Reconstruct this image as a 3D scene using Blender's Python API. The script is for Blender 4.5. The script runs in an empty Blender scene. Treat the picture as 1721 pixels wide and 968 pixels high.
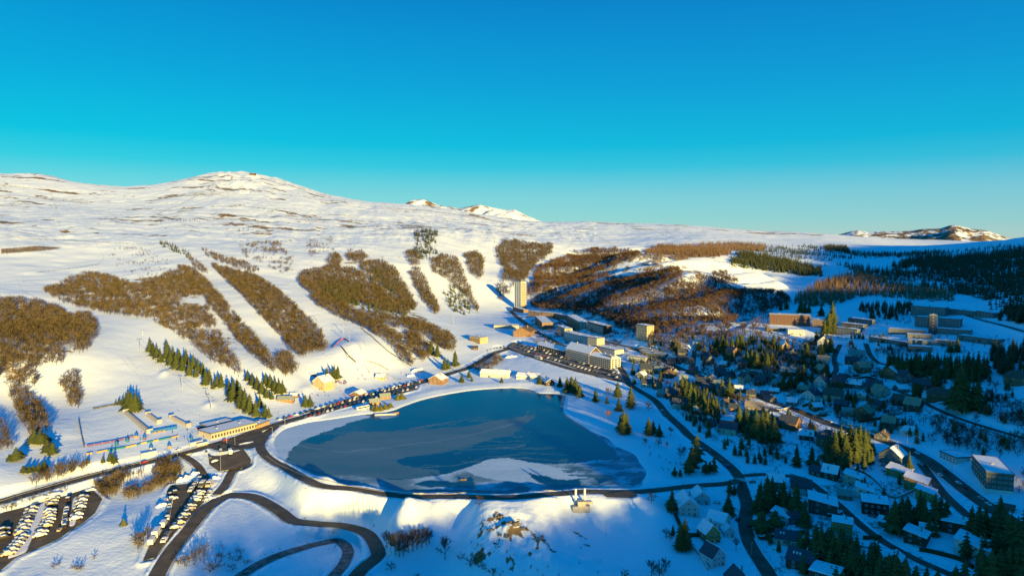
import bpy, math, random
import numpy as np
from mathutils import Vector
random.seed(11); RNG = np.random.default_rng(11)
SC = bpy.context.scene; COL = SC.collection

# ---------------------------------------------------------------- camera
H = 150.0; FPX = 1148.0; CX, CY = 860.5, 484.0
PITCH = math.atan((CY-400.0)/FPX)
cam = bpy.data.cameras.new("camera"); camo = bpy.data.objects.new("camera", cam); COL.objects.link(camo)
camo.location = (0, 0, H); camo.rotation_euler = (math.pi/2-PITCH, 0, 0)
cam.sensor_width = 36; cam.lens = 36*FPX/1721; cam.clip_start = 1; cam.clip_end = 40000
SC.camera = camo
# ---------------------------------------------------------------- sun and sky
SUN_EL = math.radians(7.0); SUN_AZ = math.radians(28)       # light travels towards the left and forward
sun = bpy.data.lights.new("sun", 'SUN'); suno = bpy.data.objects.new("sun", sun); COL.objects.link(suno)
sun.energy = 5.0; sun.angle = math.radians(0.5); sun.color = (1.0, 0.70, 0.20)
ldir = Vector((-math.sin(SUN_AZ)*math.cos(SUN_EL), math.cos(SUN_AZ)*math.cos(SUN_EL), -math.sin(SUN_EL)))
suno.rotation_euler = ldir.to_track_quat('-Z', 'Y').to_euler()
W = bpy.data.worlds.new("World"); SC.world = W; W.use_nodes = True
nt = W.node_tree; nt.nodes.clear()
def N(t, ty, **k):
    n = t.nodes.new(ty)
    for a, b in k.items(): setattr(n, a, b)
    return n
out = N(nt, 'ShaderNodeOutputWorld'); bg = N(nt, 'ShaderNodeBackground')
sky = N(nt, 'ShaderNodeTexSky', sky_type='NISHITA', sun_disc=False, sun_elevation=SUN_EL, sun_rotation=math.pi-(-SUN_AZ))
sky.altitude = 1300; sky.air_density = 1.0; sky.dust_density = 0.2; sky.ozone_density = 3.0
tc = N(nt, 'ShaderNodeTexCoord'); sep = N(nt, 'ShaderNodeSeparateXYZ'); nt.links.new(tc.outputs['Generated'], sep.inputs[0])
ramp = N(nt, 'ShaderNodeValToRGB'); nt.links.new(sep.outputs['Z'], ramp.inputs[0])
def s2l(c): return tuple(((v/255)/12.92 if v/255 <= .04045 else ((v/255+.055)/1.055)**2.4) for v in c)
EXPO = 1.2
els = ramp.color_ramp.elements
stops = [(0.0, (176, 220, 204)), (0.025, (148, 220, 214)), (0.06, (124, 214, 221)), (0.10, (50, 202, 224)), (0.13, (0, 192, 223)), (0.21, (0, 166, 219)), (0.33, (0, 132, 205)), (0.6, (0, 122, 200)), (1.0, (0, 114, 196))]
while len(els) < len(stops): els.new(.5)
for e, (p, c) in zip(els, stops):
    e.position = p; l = s2l(c); k = 2**-EXPO; e.color = (l[0]*k, l[1]*k, l[2]*k, 1)
skm = N(nt, 'ShaderNodeVectorMath', operation='SCALE'); skm.inputs['Scale'].default_value = 0.10
nt.links.new(sky.outputs[0], skm.inputs[0])
mx = N(nt, 'ShaderNodeMix', data_type='RGBA'); mx.inputs[0].default_value = 0.98
nt.links.new(skm.outputs[0], mx.inputs[6]); nt.links.new(ramp.outputs[0], mx.inputs[7])
hx = N(nt, 'ShaderNodeMapRange'); hx.inputs[1].default_value = -.55; hx.inputs[2].default_value = .6; nt.links.new(sep.outputs['X'], hx.inputs[0])
hm_ = N(nt, 'ShaderNodeMix', data_type='RGBA', blend_type='MULTIPLY'); hm_.inputs[0].default_value = 1; hc = N(nt, 'ShaderNodeMix', data_type='RGBA'); nt.links.new(hx.outputs[0], hc.inputs[0])
hc.inputs[6].default_value = (1, 1.05, 1.02, 1); hc.inputs[7].default_value = (.95, .84, .93, 1); nt.links.new(mx.outputs[2], hm_.inputs[6]); nt.links.new(hc.outputs[2], hm_.inputs[7])
nt.links.new(hm_.outputs[2], bg.inputs[0]); bg.inputs[1].default_value = 1.0
nt.links.new(bg.outputs[0], out.inputs[0])
SC.view_settings.view_transform = 'Standard'; SC.view_settings.look = 'None'
SC.view_settings.exposure = EXPO; SC.view_settings.gamma = 1.0; SC.view_settings.use_curve_mapping = False
SC.render.engine = 'CYCLES'
SC.cycles.max_bounces = 4; SC.cycles.diffuse_bounces = 2; SC.cycles.glossy_bounces = 2; SC.cycles.transparent_max_bounces = 4; SC.cycles.transmission_bounces = 1
SC.cycles.use_denoising = True

# ---------------------------------------------------------------- projection helpers
cP, sP = math.cos(PITCH), math.sin(PITCH)
def ray(px, py):
    x = (np.asarray(px, float)-CX)/FPX; y = -(np.asarray(py, float)-CY)/FPX
    return x+0*y, cP+y*sP+0*x, -sP+y*cP+0*x
def project(x, y, z):
    dz = z-H; f = y*cP-dz*sP; up = y*sP+dz*cP
    f = np.where(f < 1, 1, f)
    return CX+FPX*x/f, CY-FPX*up/f
def atD(px, py, D):
    dx, dy, dz = ray(px, py); t = D/dy; return dx*t, D, H+dz*t
def atZ(px, py, z):
    dx, dy, dz = ray(px, py); t = (z-H)/dz; return dx*t, dy*t, z+0*dx
def inpoly(px, py, poly):
    px = np.asarray(px, float); py = np.asarray(py, float); r = np.zeros(px.shape, bool); n = len(poly)
    for i in range(n):
        x1, y1 = poly[i]; x2, y2 = poly[(i+1) % n]
        if y1 == y2: continue
        c = ((y1 > py) != (y2 > py)) & (px < (x2-x1)*(py-y1)/(y2-y1)+x1); r ^= c
    return r
def segdist(px, py, line):
    d = np.full(np.shape(px), 1e9)
    for (x1, y1), (x2, y2) in zip(line[:-1], line[1:]):
        L = (x2-x1)**2+(y2-y1)**2+1e-9
        t = np.clip(((px-x1)*(x2-x1)+(py-y1)*(y2-y1))/L, 0, 1)
        d = np.minimum(d, np.hypot(px-x1-t*(x2-x1), py-y1-t*(y2-y1)))
    return d
def smooth(a, b, x):
    t = np.clip((x-a)/(b-a), 0, 1); return t*t*(3-2*t)
_NT = np.random.default_rng(5).random((256, 256))
def vnoise(x, y):
    xi = np.floor(x).astype(int); yi = np.floor(y).astype(int); fx = x-xi; fy = y-yi
    fx = fx*fx*(3-2*fx); fy = fy*fy*(3-2*fy)
    a = _NT[xi & 255, yi & 255]; b = _NT[(xi+1) & 255, yi & 255]; c = _NT[xi & 255, (yi+1) & 255]; d = _NT[(xi+1) & 255, (yi+1) & 255]
    return (a*(1-fx)+b*fx)*(1-fy)+(c*(1-fx)+d*fx)*fy
def fbm(x, y, s, o=4):
    v = 0; amp = 1; tot = 0
    for k in range(o):
        v = v+amp*(vnoise(x/s+17.3*k, y/s+5.1*k)-.5); tot += amp; amp *= .5; s = s/2.03
    return v/tot*2

# ---------------------------------------------------------------- terrain control points: (px, py, 'z', height) or (px, py, 'd', distance)
LAKE = [(457,741),(465,758),(480,776),(530,798),(580,813),(630,822),(705,828),(792,830),(855,829),(960,825),(1010,822),(1072,819),(1080,808),(1086,793),(1075,778),(1065,763),(1035,750),(1020,736),(995,726),(985,719),(950,697),(947,682),(949,665),(935,662),(905,661),(892,655),(860,652),(805,655),(767,660),(717,670),(680,682),(660,690),(630,695),(605,697),(555,705),(517,710),(480,720),(465,730)]
CP = []
def Z(*a):
    for p in a: CP.append((p[0], p[1], 'z', p[2]))
def Dd(*a):
    for p in a: CP.append((p[0], p[1], 'd', p[2]))
for p in LAKE[::2]: Z((p[0], p[1], 1))
Z((650,760,1),(800,740,1),(900,720,1),(750,700,1),(980,790,1),(600,780,1),
  (455,772,2),(560,825,2),(680,843,2),(800,846,2),(940,840,2),(1100,832,1),(1215,812,0),(435,750,2),
  (470,825,-8),(560,865,-11),(680,880,-12),(780,880,-12),(950,860,-5),(1060,870,-8),(1000,920,-12),
  (430,836,-7),(540,880,-12),(630,925,-13),(500,940,-12),(700,930,-14),(800,960,-14),(900,965,-13),(600,1000,-14),(1000,1000,-14),(400,1000,-12),(300,960,-10),(1100,950,-13),
  (360,830,-5),(290,870,-6),(200,880,-6),(100,880,-5),(0,900,-5),(-150,900,-5),(100,960,-9),(0,1000,-8),(250,800,-4),(150,810,-3),(0,850,-1),(-200,840,-1),(380,775,-1),(330,765,0),(250,775,0),(420,790,-3),
  (400,735,2),(300,755,2),(150,790,2),(0,835,2),(520,695,2),(600,672,2),(700,645,2),(760,625,3),(800,612,5),(850,590,8),
  (380,715,3),(300,730,4),(200,745,5),(140,750,6),(60,770,6),(0,790,8),(-200,790,8),
  (1130,850,-4),(1160,880,-8),(1200,930,-12),(1250,870,-9),(1260,940,-13),(1300,1000,-14),(1243,806,0),(1330,900,-9),(1400,850,-4),(1450,900,-8),(1420,960,-12),(1520,930,-8),(1600,960,-9),(1700,960,-8),(1850,960,-6),(1600,890,-4),(1700,880,-2),(1850,880,2),
  (1330,800,1),(1450,790,1),(1560,800,0),(1620,825,0),(1700,850,0),(1800,850,4),(1660,830,1),(1700,780,8),(1600,750,10),(1500,740,7),(1850,760,16),
  (1160,730,2),(1100,670,4),(1060,640,6),(1000,650,4),(960,650,3),(1000,700,2),(1120,750,1),(1180,780,0),(880,640,3),(930,640,4),
  (1250,720,5),(1300,700,7),(1400,700,9),(1340,690,8),(1200,650,10),(1500,690,14),(1600,700,18),(1700,720,20),(1850,700,28),
  (1100,600,18),(1200,600,24),(1300,620,26),(1400,630,27),(1500,640,27),(1600,640,32),(1700,640,36),(1850,640,46),
  (1000,620,9),(960,600,12),(920,590,13),(900,560,17),(950,570,18),(1010,570,22),(1060,575,26),
  (1120,560,38),(1200,560,42),(1300,570,42),(1400,570,42),(1500,580,46),(1600,570,52),(1700,580,54),(1850,570,66),
  (1320,535,52),(1450,540,56),(1550,530,62),(1650,530,66),(1721,520,72),(1850,510,86))
Dd((872,519,1300),(840,520,1280),(900,525,1200),(950,540,1080),(1020,540,980),(1100,530,950),
   (930,505,1330),(960,470,1560),(1000,440,1850),(940,440,1800),(900,460,1600),(1020,500,1180),(1080,480,1250),(1060,440,1650),(1120,450,1380),(1160,470,1200),(1180,510,1020),(1250,530,960),
   (1200,480,1230),(1290,480,1260),(1370,478,1300),(1250,448,1500),(1180,430,1650),(1110,430,1800),(1330,450,1500),(1420,450,1500),(1500,500,1000),(1400,500,1050),(1420,480,1180),(1500,470,1250),(1600,490,1100),(1700,480,1080),(1850,470,1080),
   (1500,440,1700),(1600,450,1500),(1700,440,1500),(1850,430,1500),(1430,425,2100),(1540,425,2200),
   (1430,412,2700),(1520,413,2600),(1600,411,2300),(1680,405,2100),(1721,400,2000),(1850,385,1900),(2000,375,1900),
   (1600,425,3000),(1720,425,2900),(1900,425,2900),
   (1300,412,2500),(1200,408,2300),(1100,412,2200),(1000,412,2200),(930,405,2200),(1160,392,2900),(1050,392,2900),(1300,400,3300),(1400,404,3400),(1480,409,3600),(1560,411,4200),(1640,412,4200))
# left bowl and slopes
Z((780,530,20),(820,545,18),(780,560,18),(820,570,15),(720,590,14),(650,620,8),(600,640,6),(700,560,28),(650,560,32),(600,580,32),(560,600,24),(540,640,8),(500,660,8),(450,680,6),(400,690,6),(350,690,7),
  (250,700,9),(150,710,9),(60,720,12),(-100,720,16),(300,660,14),(200,660,15),(100,660,16),(0,660,22),(-200,650,30),(400,640,18),(450,620,26),(380,600,32),(300,610,26),(250,590,33),(150,600,36),(50,600,42),(-100,600,50))
Dd((550,580,770),(500,520,900),(450,470,1080),(400,440,1200),(350,420,1300),(480,570,790),(420,520,870),(350,470,1050),(300,450,1130),(300,520,850),(230,470,1050),(200,520,860),(130,490,970),(100,540,800),(0,500,880),(0,550,760),(-150,500,880),
   (60,460,1080),(150,440,1220),(0,430,1200),(-150,430,1200),(250,415,1330),(0,400,1350),(100,400,1420),(250,398,1500),(400,400,1560),(520,400,1620),(620,400,1680),(700,400,1720),(780,400,1850),(860,402,2000),
   (560,450,1250),(650,450,1330),(740,450,1420),(820,450,1550),(860,470,1460),(600,500,1060),(680,500,1150),(760,500,1270),(820,500,1350),
   (100,360,2000),(250,365,2000),(400,345,2350),(500,360,2300),(620,370,2350),(750,378,2500),(860,385,2700),(960,385,2900),(50,330,2600),(180,345,2500))
SKY = [(-300,305,3400),(-100,298,3400),(0,296,3400),(60,293,3400),(90,297,3350),(120,312,3450),(185,325,3700),(215,320,3600),(300,303,3500),(380,290,3500),(425,292,3500),(480,308,3450),(540,327,3400),(600,338,3350),(680,345,3300),(760,353,3300),(850,366,3400),(905,374,3500),(990,373,3600),(1080,376,3800),(1140,378,3900),(1250,386,4200),(1350,391,4400),(1420,396,4700),(1500,401,5000),(1620,406,5200),(1750,410,5200),(1900,412,5200)]
for p in SKY: Dd(p); Dd((p[0], p[1]+10, p[2]*1.25)); Dd((p[0], 400, p[2]*1.7))
pts = []
for px, py, k, v in CP:
    pts.append(atZ(px, py, v) if k == 'z' else atD(px, py, v))
pts = np.array(pts, float)
cr = np.hypot(pts[:, 0], pts[:, 1]); ca = np.arctan2(pts[:, 0], pts[:, 1]); cl = np.log(cr)
cq = pts[:, 2]/cr
def tps_k(d2): return np.where(d2 > 1e-12, .5*d2*np.log(d2+1e-12), 0)
SA = 1.6
n = len(pts); A = np.zeros((n+3, n+3)); dx = (ca[:, None]-ca[None])*SA; dy = cl[:, None]-cl[None]
A[:n, :n] = tps_k(dx*dx+dy*dy)+np.eye(n)*4e-5
P = np.stack([np.ones(n), ca*SA, cl], 1); A[:n, n:] = P; A[n:, :n] = P.T
WT = np.linalg.solve(A, np.concatenate([cq, np.zeros(3)]))
def tps(a, l):
    r = WT[n]+WT[n+1]*a*SA+WT[n+2]*l
    for i in range(n): r = r+WT[i]*tps_k(((a-ca[i])*SA)**2+(l-cl[i])**2)
    return r
# shading ridge behind the camera: crest height as a function of v (across the light)
UD = (-math.sin(SUN_AZ), math.cos(SUN_AZ)); VD = (math.cos(SUN_AZ), math.sin(SUN_AZ))
TE = math.tan(SUN_EL)
# (v, height the shadow plane should have at distance u)
RV = [(-900,40),(-300,60),(-110,66),(-40,78),(0,87),(22,107),(60,107),(90,106),(150,104.5),(200,102.5),(231,101),(243,105),(261,115),(290,121),(313,122.5),(357,128),(396,126),(401,101),(431,101),(435,128),(440,130),(444,94),(462,94),(466,134),(490,150),(520,151),(560,156),(615,160),(660,166),(700,176),(719,204),(770,224),(800,246),(830,258),(886,238),(940,225),(1000,221),(1110,244),(1230,268),(1500,318),(1800,354),(2500,400),(4000,460),(6000,480)]
rv_v = np.array([a[0] for a in RV], float); rv_h = np.array([a[1] for a in RV], float)
TREE_BACK = 14.0
def ridge_h(v): return np.interp(v, rv_v, rv_h)-TREE_BACK
NEAR_R, FAR_R = 170.0, 7500.0
LN0, LN1 = math.log(NEAR_R), math.log(FAR_R)
AZM = math.radians(46)
NA, NR = 1250, 1200
def base_z(a, l):
    ac = np.clip(a, -math.radians(43), math.radians(43)); r = np.exp(l)
    z = np.clip(tps(ac, l), -.2, 1)*r
    x = r*np.sin(a); y = r*np.cos(a)
    hill = smooth(12, 90, z)
    z = z+hill*(fbm(x, y, 420, 3)*10*smooth(700, 1500, r)+fbm(x+900, y, 140, 3)*4+fbm(x, y+300, 45, 3)*1.4)*np.where(r > 2400, .5+0*r, 1)
    z = z+fbm(x+50, y+80, 22, 3)*.35
    return z
# ---------------------------------------------------------------- terrain height grid
avals = np.linspace(-AZM, AZM, NA); lvals = np.linspace(LN0, LN1, NR)
GA, GL = np.meshgrid(avals, lvals, indexing='ij')
# evaluate the smooth part coarsely, then upsample
ca_ = np.linspace(-AZM, AZM, 320); cl_ = np.linspace(LN0, LN1, 320)
CA, CL = np.meshgrid(ca_, cl_, indexing='ij')
cq_ = tps(np.clip(CA, -math.radians(43), math.radians(43)), CL)
def bil(grid, fa, fl):
    ia = np.clip(fa.astype(int), 0, grid.shape[0]-2); il = np.clip(fl.astype(int), 0, grid.shape[1]-2)
    ta = fa-ia; tl = fl-il
    return (grid[ia, il]*(1-ta)+grid[ia+1, il]*ta)*(1-tl)+(grid[ia, il+1]*(1-ta)+grid[ia+1, il+1]*ta)*tl
GR = np.exp(GL); GX = GR*np.sin(GA); GY = GR*np.cos(GA)
q = bil(cq_, (GA+AZM)/(2*AZM)*319, (GL-LN0)/(LN1-LN0)*319)
GZ = np.clip(q, -.2, 1)*GR
hill = smooth(12, 90, GZ)
GPX, GPY = project(GX, GY, GZ)
calm = smooth(.0, 1., 1-smooth(2400, 3000, GR)*.55)
GZ = GZ+hill*(fbm(GX, GY, 420, 3)*9*smooth(700, 1500, GR)+fbm(GX+900, GY, 140, 3)*4+fbm(GX, GY+300, 45, 3)*1.5)*calm
GZ = GZ+fbm(GX+50, GY+80, 24, 3)*.45+fbm(GX, GY, 7, 3)*.12*np.where(GR < 1400, 1, 0)+smooth(900, 1500, GR)*(fbm(GX, GY, 55, 4)*3.0+fbm(GA*2600, GR*.22, 70, 4)*7)*smooth(110, 160, GZ)*np.where(GPX < 1000, 1, .4)+smooth(2600, 3200, GR)*np.exp(-((GPX-400)/90)**2)*fbm(GA*3500, GR*.4, 60, 4)*16
GPX, GPY = project(GX, GY, GZ)
# spurs and gullies of the wooded hill on the right: they run across the light
HILLP = [(885,520),(900,450),(960,412),(1080,405),(1160,425),(1240,425),(1330,480),(1320,520),(1230,560),(1120,560),(1040,540),(950,522)]
hm = np.where((GPX > 860) & (GPX < 1360) & (GPY > 400) & (GPY < 590)); hk = np.where(inpoly(GPX[hm], GPY[hm], HILLP), smooth(0, 22, segdist(GPX[hm], GPY[hm], HILLP+HILLP[:1])), 0)
uu = GX[hm]*UD[0]+GY[hm]*UD[1]; vv_ = GX[hm]*VD[0]+GY[hm]*VD[1]
GZ[hm] += hk*(17*fbm(uu, vv_*.45, 95, 3)+8*np.sin(uu/24+2.5*fbm(uu, vv_, 160, 2)+vv_/90))
GPX, GPY = project(GX, GY, GZ)
GZ0 = GZ.copy()
def ground0(x, y):
    a = np.arctan2(x, y); l = np.log(np.hypot(x, y)+1e-6)
    return bil(GZ, np.clip((np.asarray(a)+AZM)/(2*AZM)*(NA-1), 0, NA-1.001), np.clip((np.asarray(l)-LN0)/(LN1-LN0)*(NR-1), 0, NR-1.001))
def ground(x, y): return float(ground0(np.array([x]), np.array([y]))[0])
def hits(P):
    """pixels -> ground points by marching along each ray"""
    P = np.asarray(P, float).reshape(-1, 2); dx, dy, dz = ray(P[:, 0], P[:, 1])
    ts = np.exp(np.linspace(math.log(190), math.log(7000), 1400)); X = dx[:, None]*ts; Y = dy[:, None]*ts; ZZ = H+dz[:, None]*ts
    dlt = ZZ-ground0(X, Y); i = np.argmax(dlt < 0, axis=1); i = np.where((dlt < 0).any(1), i, 1399); i = np.maximum(i, 1)
    k = np.arange(len(P)); d0 = dlt[k, i-1]; d1 = dlt[k, i]; t = ts[i-1]+(ts[i]-ts[i-1])*np.clip(d0/(d0-d1+1e-9), 0, 1)
    x = dx*t; y = dy*t; return np.stack([x, y, ground0(x, y)], 1)
def hit(px, py): return hits([(px, py)])[0]
def spline(P, step):
    P = np.asarray(P, float); out_ = []
    Q = np.vstack([2*P[0]-P[1], P, 2*P[-1]-P[-2]])
    for i in range(1, len(Q)-2):
        p0, p1, p2, p3 = Q[i-1], Q[i], Q[i+1], Q[i+2]; m = max(2, int(np.linalg.norm(p2[:2]-p1[:2])/step))
        for k in range(m):
            t = k/m; out_.append(.5*((2*p1)+(-p0+p2)*t+(2*p0-5*p1+4*p2-p3)*t*t+(-p0+3*p1-3*p2+p3)*t**3))
    out_.append(P[-1]); return np.array(out_)
# lake basin: the outline in world coordinates at water level
lk = np.array([atZ(a, b, 0.0) for a, b in LAKE]); 
lx0, lx1, ly0, ly1 = lk[:, 0].min()-60, lk[:, 0].max()+60, lk[:, 1].min()-60, lk[:, 1].max()+60
LKS = spline(np.vstack([lk, lk[:1]]), 4)[:-1, :2]
nearl = (GX > lx0) & (GX < lx1) & (GY > ly0) & (GY < ly1)
ii = np.where(nearl); 
ins = inpoly(GX[ii], GY[ii], LKS)
dd = segdist(GX[ii], GY[ii], np.vstack([LKS, LKS[:1]])[::2])
shore = smooth(0, 3.5, dd)
zi = GZ[ii]; wv = smooth(-1, 16, dd); near_ = np.maximum(.12, zi)*wv+.15*(1-wv)+.5*smooth(0, 4, dd); wb = smooth(10, 30, dd)
GZ[ii] = np.where(ins, -.3-shore*3, np.where(dd < 30, near_*(1-wb)+zi*wb, zi))
# roads: (name, width, pixel polyline)
ROADS = [
 ('dam_road', 6.6, [(462,716),(445,732),(437,748),(445,763),(462,777),(480,787),(530,809),(605,825),(680,833),(755,835),(855,833),(935,829),(985,827),(1072,825),(1160,818),(1222,811),(1243,806)]),
 ('village_road', 7, [(1243,804),(1230,786),(1195,758),(1160,733),(1147,720),(1120,695),(1100,672),(1072,655),(1057,645),(1050,630),(1040,615),(1030,606)]),
 ('lake_street', 9, [(842,584),(862,588),(897,600),(960,620),(1010,632),(1050,642)]),
 ('south_road', 7.5, [(1243,804),(1251,830),(1256,851),(1252,881),(1260,913),(1280,946),(1302,980)]),
 ('chalet_lane', 5, [(1250,800),(1285,796),(1318,797),(1352,803),(1382,826),(1410,848),(1450,886),(1490,913),(1540,938),(1604,968),(1650,990)]),
 ('main_road', 10, [(1060,584),(1080,591),(1110,603),(1147,622),(1185,635),(1235,651),(1290,672),(1340,690),(1390,711),(1425,722),(1460,731),(1502,746),(1552,768),(1590,798),(1627,826),(1665,853),(1721,886),(1780,925)]),
 ('slip_road', 5.5, [(1548,776),(1556,790),(1567,806),(1590,833),(1627,866),(1660,891),(1690,921),(1730,950)]),
 ('hill_lane', 4.5, [(1167,585),(1166,602),(1163,620),(1150,626)]),
 ('hill_lane', 4.5, [(1412,578),(1402,602),(1405,622),(1388,640)]),
 ('hill_lane', 4.5, [(1455,576),(1462,595),(1475,610),(1492,616)]),
 ('hill_lane', 4.5, [(1500,652),(1540,670),(1590,695),(1640,712),(1695,728),(1750,745)]),
 ('hill_lane', 5, [(1625,530),(1650,538),(1690,548),(1730,560)]),
 ('lakeside_road', 9, [(-60,860),(0,842),(60,825),(150,801),(230,781),(300,763),(350,750),(400,735),(430,724),(480,709),(530,694),(580,677),(630,662),(680,650),(717,640),(755,628),(792,616),(830,594),(855,586),(872,575)]),
 ('valley_road', 8, [(437,748),(405,752),(375,756)]),
 ('valley_road', 5.5, [(400,784),(390,793),(380,813),(364,832)]),
 ('valley_road', 7.6, [(258,985),(265,966),(288,926),(320,886),(350,851),(378,833),(400,832),(430,838),(467,855),(492,871),(530,879),(580,887),(617,902),(635,918),(632,936),(610,958),(590,978)]),
 ('loop_road', 6, [(395,975),(430,950),(460,933),(505,918),(542,912),(570,917),(585,929),(577,947),(555,972)]),
 ('parking_lane', 5, [(307,763),(330,781),(342,798),(350,812)]),
 ('town_street', 8, [(858,522),(869,533),(884,544),(901,557),(929,572),(960,590)]),
 ('town_street', 6, [(872,535),(905,531),(940,538),(975,560),(1010,572),(1060,584)]),
]
LOTS = [
 ('parking_lot', [(-40,880),(-40,965),(0,961),(25,940),(100,903),(112,893),(140,877),(160,862),(172,842),(155,826),(140,823),(112,833),(82,836),(50,846),(15,856)]),
 ('parking_lot', [(287,817),(317,813),(335,801),(352,811),(343,844),(317,872),(299,889),(285,905),(262,938),(240,945),(252,914),(266,890),(279,862),(284,840),(280,828)]),
 ('parking_lot', [(347,751),(370,746),(410,756),(422,771),(420,783),(395,791),(367,792),(352,781),(350,763)]),
 ('parking_lot', [(852,584),(862,576),(900,584),(960,602),(1030,617),(1046,636),(1046,640),(1000,634),(940,618),(880,599)]),
 ('parking_lot', [(530,700),(560,690),(620,674),(700,655),(705,641),(640,655),(570,676),(520,692)]),
 ('parking_lot', [(350,753),(400,737),(438,723),(452,738),(436,749),(405,754),(365,758)]),
 ('parking_lot', [(1052,826),(1012,831),(1020,836),(1060,838),(1072,832)]),
]
roadW = []
for nm, w, P_ in ROADS:
    S = spline(hits(P_), 3.0)
    for k in range(3):
        zz = S[:, 2].copy(); ker = np.ones(9)/9; zz = np.convolve(np.pad(zz, 4, 'edge'), ker, 'valid'); S[:, 2] = zz
    roadW.append((nm, w, S))
lotW = []
for nm, P_ in LOTS:
    h_ = hits(P_); cz = h_[:, 2]
    A_ = np.c_[h_[:, :2], np.ones(len(h_))]; pl, *_ = np.linalg.lstsq(A_, cz, rcond=None)
    lotW.append((nm, h_, pl))
def flatten(x0, x1, y0, y1, fn):
    m = np.where((GX > x0) & (GX < x1) & (GY > y0) & (GY < y1)); fn(m)
bank = np.zeros_like(GZ)
for nm, h_, pl in lotW:
    def fn(m, h_=h_, pl=pl):
        poly = [tuple(p[:2]) for p in h_]; x = GX[m]; y = GY[m]
        i_ = inpoly(x, y, poly); d = segdist(x, y, poly+poly[:1]); w = np.where(i_, 1, 1-smooth(0, 6, d))
        GZ[m] = GZ[m]*(1-w)+(pl[0]*x+pl[1]*y+pl[2])*w
        bank[m] = np.where(i_, -9, np.maximum(bank[m], np.exp(-((d-2.2)/1.2)**2)))
    flatten(h_[:, 0].min()-8, h_[:, 0].max()+8, h_[:, 1].min()-8, h_[:, 1].max()+8, fn)
DMIN = np.full(GZ.shape, 99.0); GPRE = GZ.copy()
for nm, w, S in roadW:
    for c in range(0, len(S)-1, 24):
        s = S[c:c+26]
        def fn(m, s=s, w=w):
            if not len(m[0]): return
            x = GX[m]; y = GY[m]; best = np.full(x.shape, 1e9); bz = np.zeros(x.shape)
            for (x1, y1, z1), (x2, y2, z2) in zip(s[:-1], s[1:]):
                L = (x2-x1)**2+(y2-y1)**2+1e-9; t = np.clip(((x-x1)*(x2-x1)+(y-y1)*(y2-y1))/L, 0, 1)
                d = np.hypot(x-x1-t*(x2-x1), y-y1-t*(y2-y1)); u = d < best; best = np.where(u, d, best); bz = np.where(u, z1+t*(z2-z1), bz)
            dm = DMIN[m]; use = best < np.minimum(dm+.01, w/2+9)
            k = 1-smooth(w/2+.8, w/2+8, best); g = GZ[m]
            GZ[m] = np.where(use, GPRE[m]*(1-k)+(bz-.25)*k, g)
            DMIN[m] = np.minimum(dm, best)
            bk = np.exp(-((best-w/2-1.6)/.9)**2); b = bank[m]
            bank[m] = np.where(best < w/2+.3, -9, np.where(b > -5, np.maximum(b, bk), b))
        flatten(s[:, 0].min()-w-9, s[:, 0].max()+w+9, s[:, 1].min()-w-9, s[:, 1].max()+w+9, fn)
GZ = GZ+np.clip(bank, 0, 1)*(.55+.45*fbm(GX, GY, 6, 2))*np.where(GR < 1500, 1, 0)
# features: dunes of snow, rocky mound below the dam, jumps
def bump(px, py, rx, ry, h, rot=0, rough=0):
    global GZ
    p = hit(px, py); x = GX-p[0]; y = GY-p[1]; c, s = math.cos(rot), math.sin(rot)
    e = np.exp(-(((x*c+y*s)/rx)**2+((-x*s+y*c)/ry)**2))
    GZ = GZ+e*h+(e*rough*fbm(GX, GY, 7, 4) if rough else 0)
bump(850,925,20,17,5,.3,4); bump(905,935,20,11,2.5,-.2,1.6); bump(955,945,16,9,1.5,-.2,1)
bump(275,628,4,9,2.2,.3); bump(352,680,5,9,1.8,.2); bump(515,655,6,16,2.0,0)
GPX, GPY = project(GX, GY, GZ)
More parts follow.
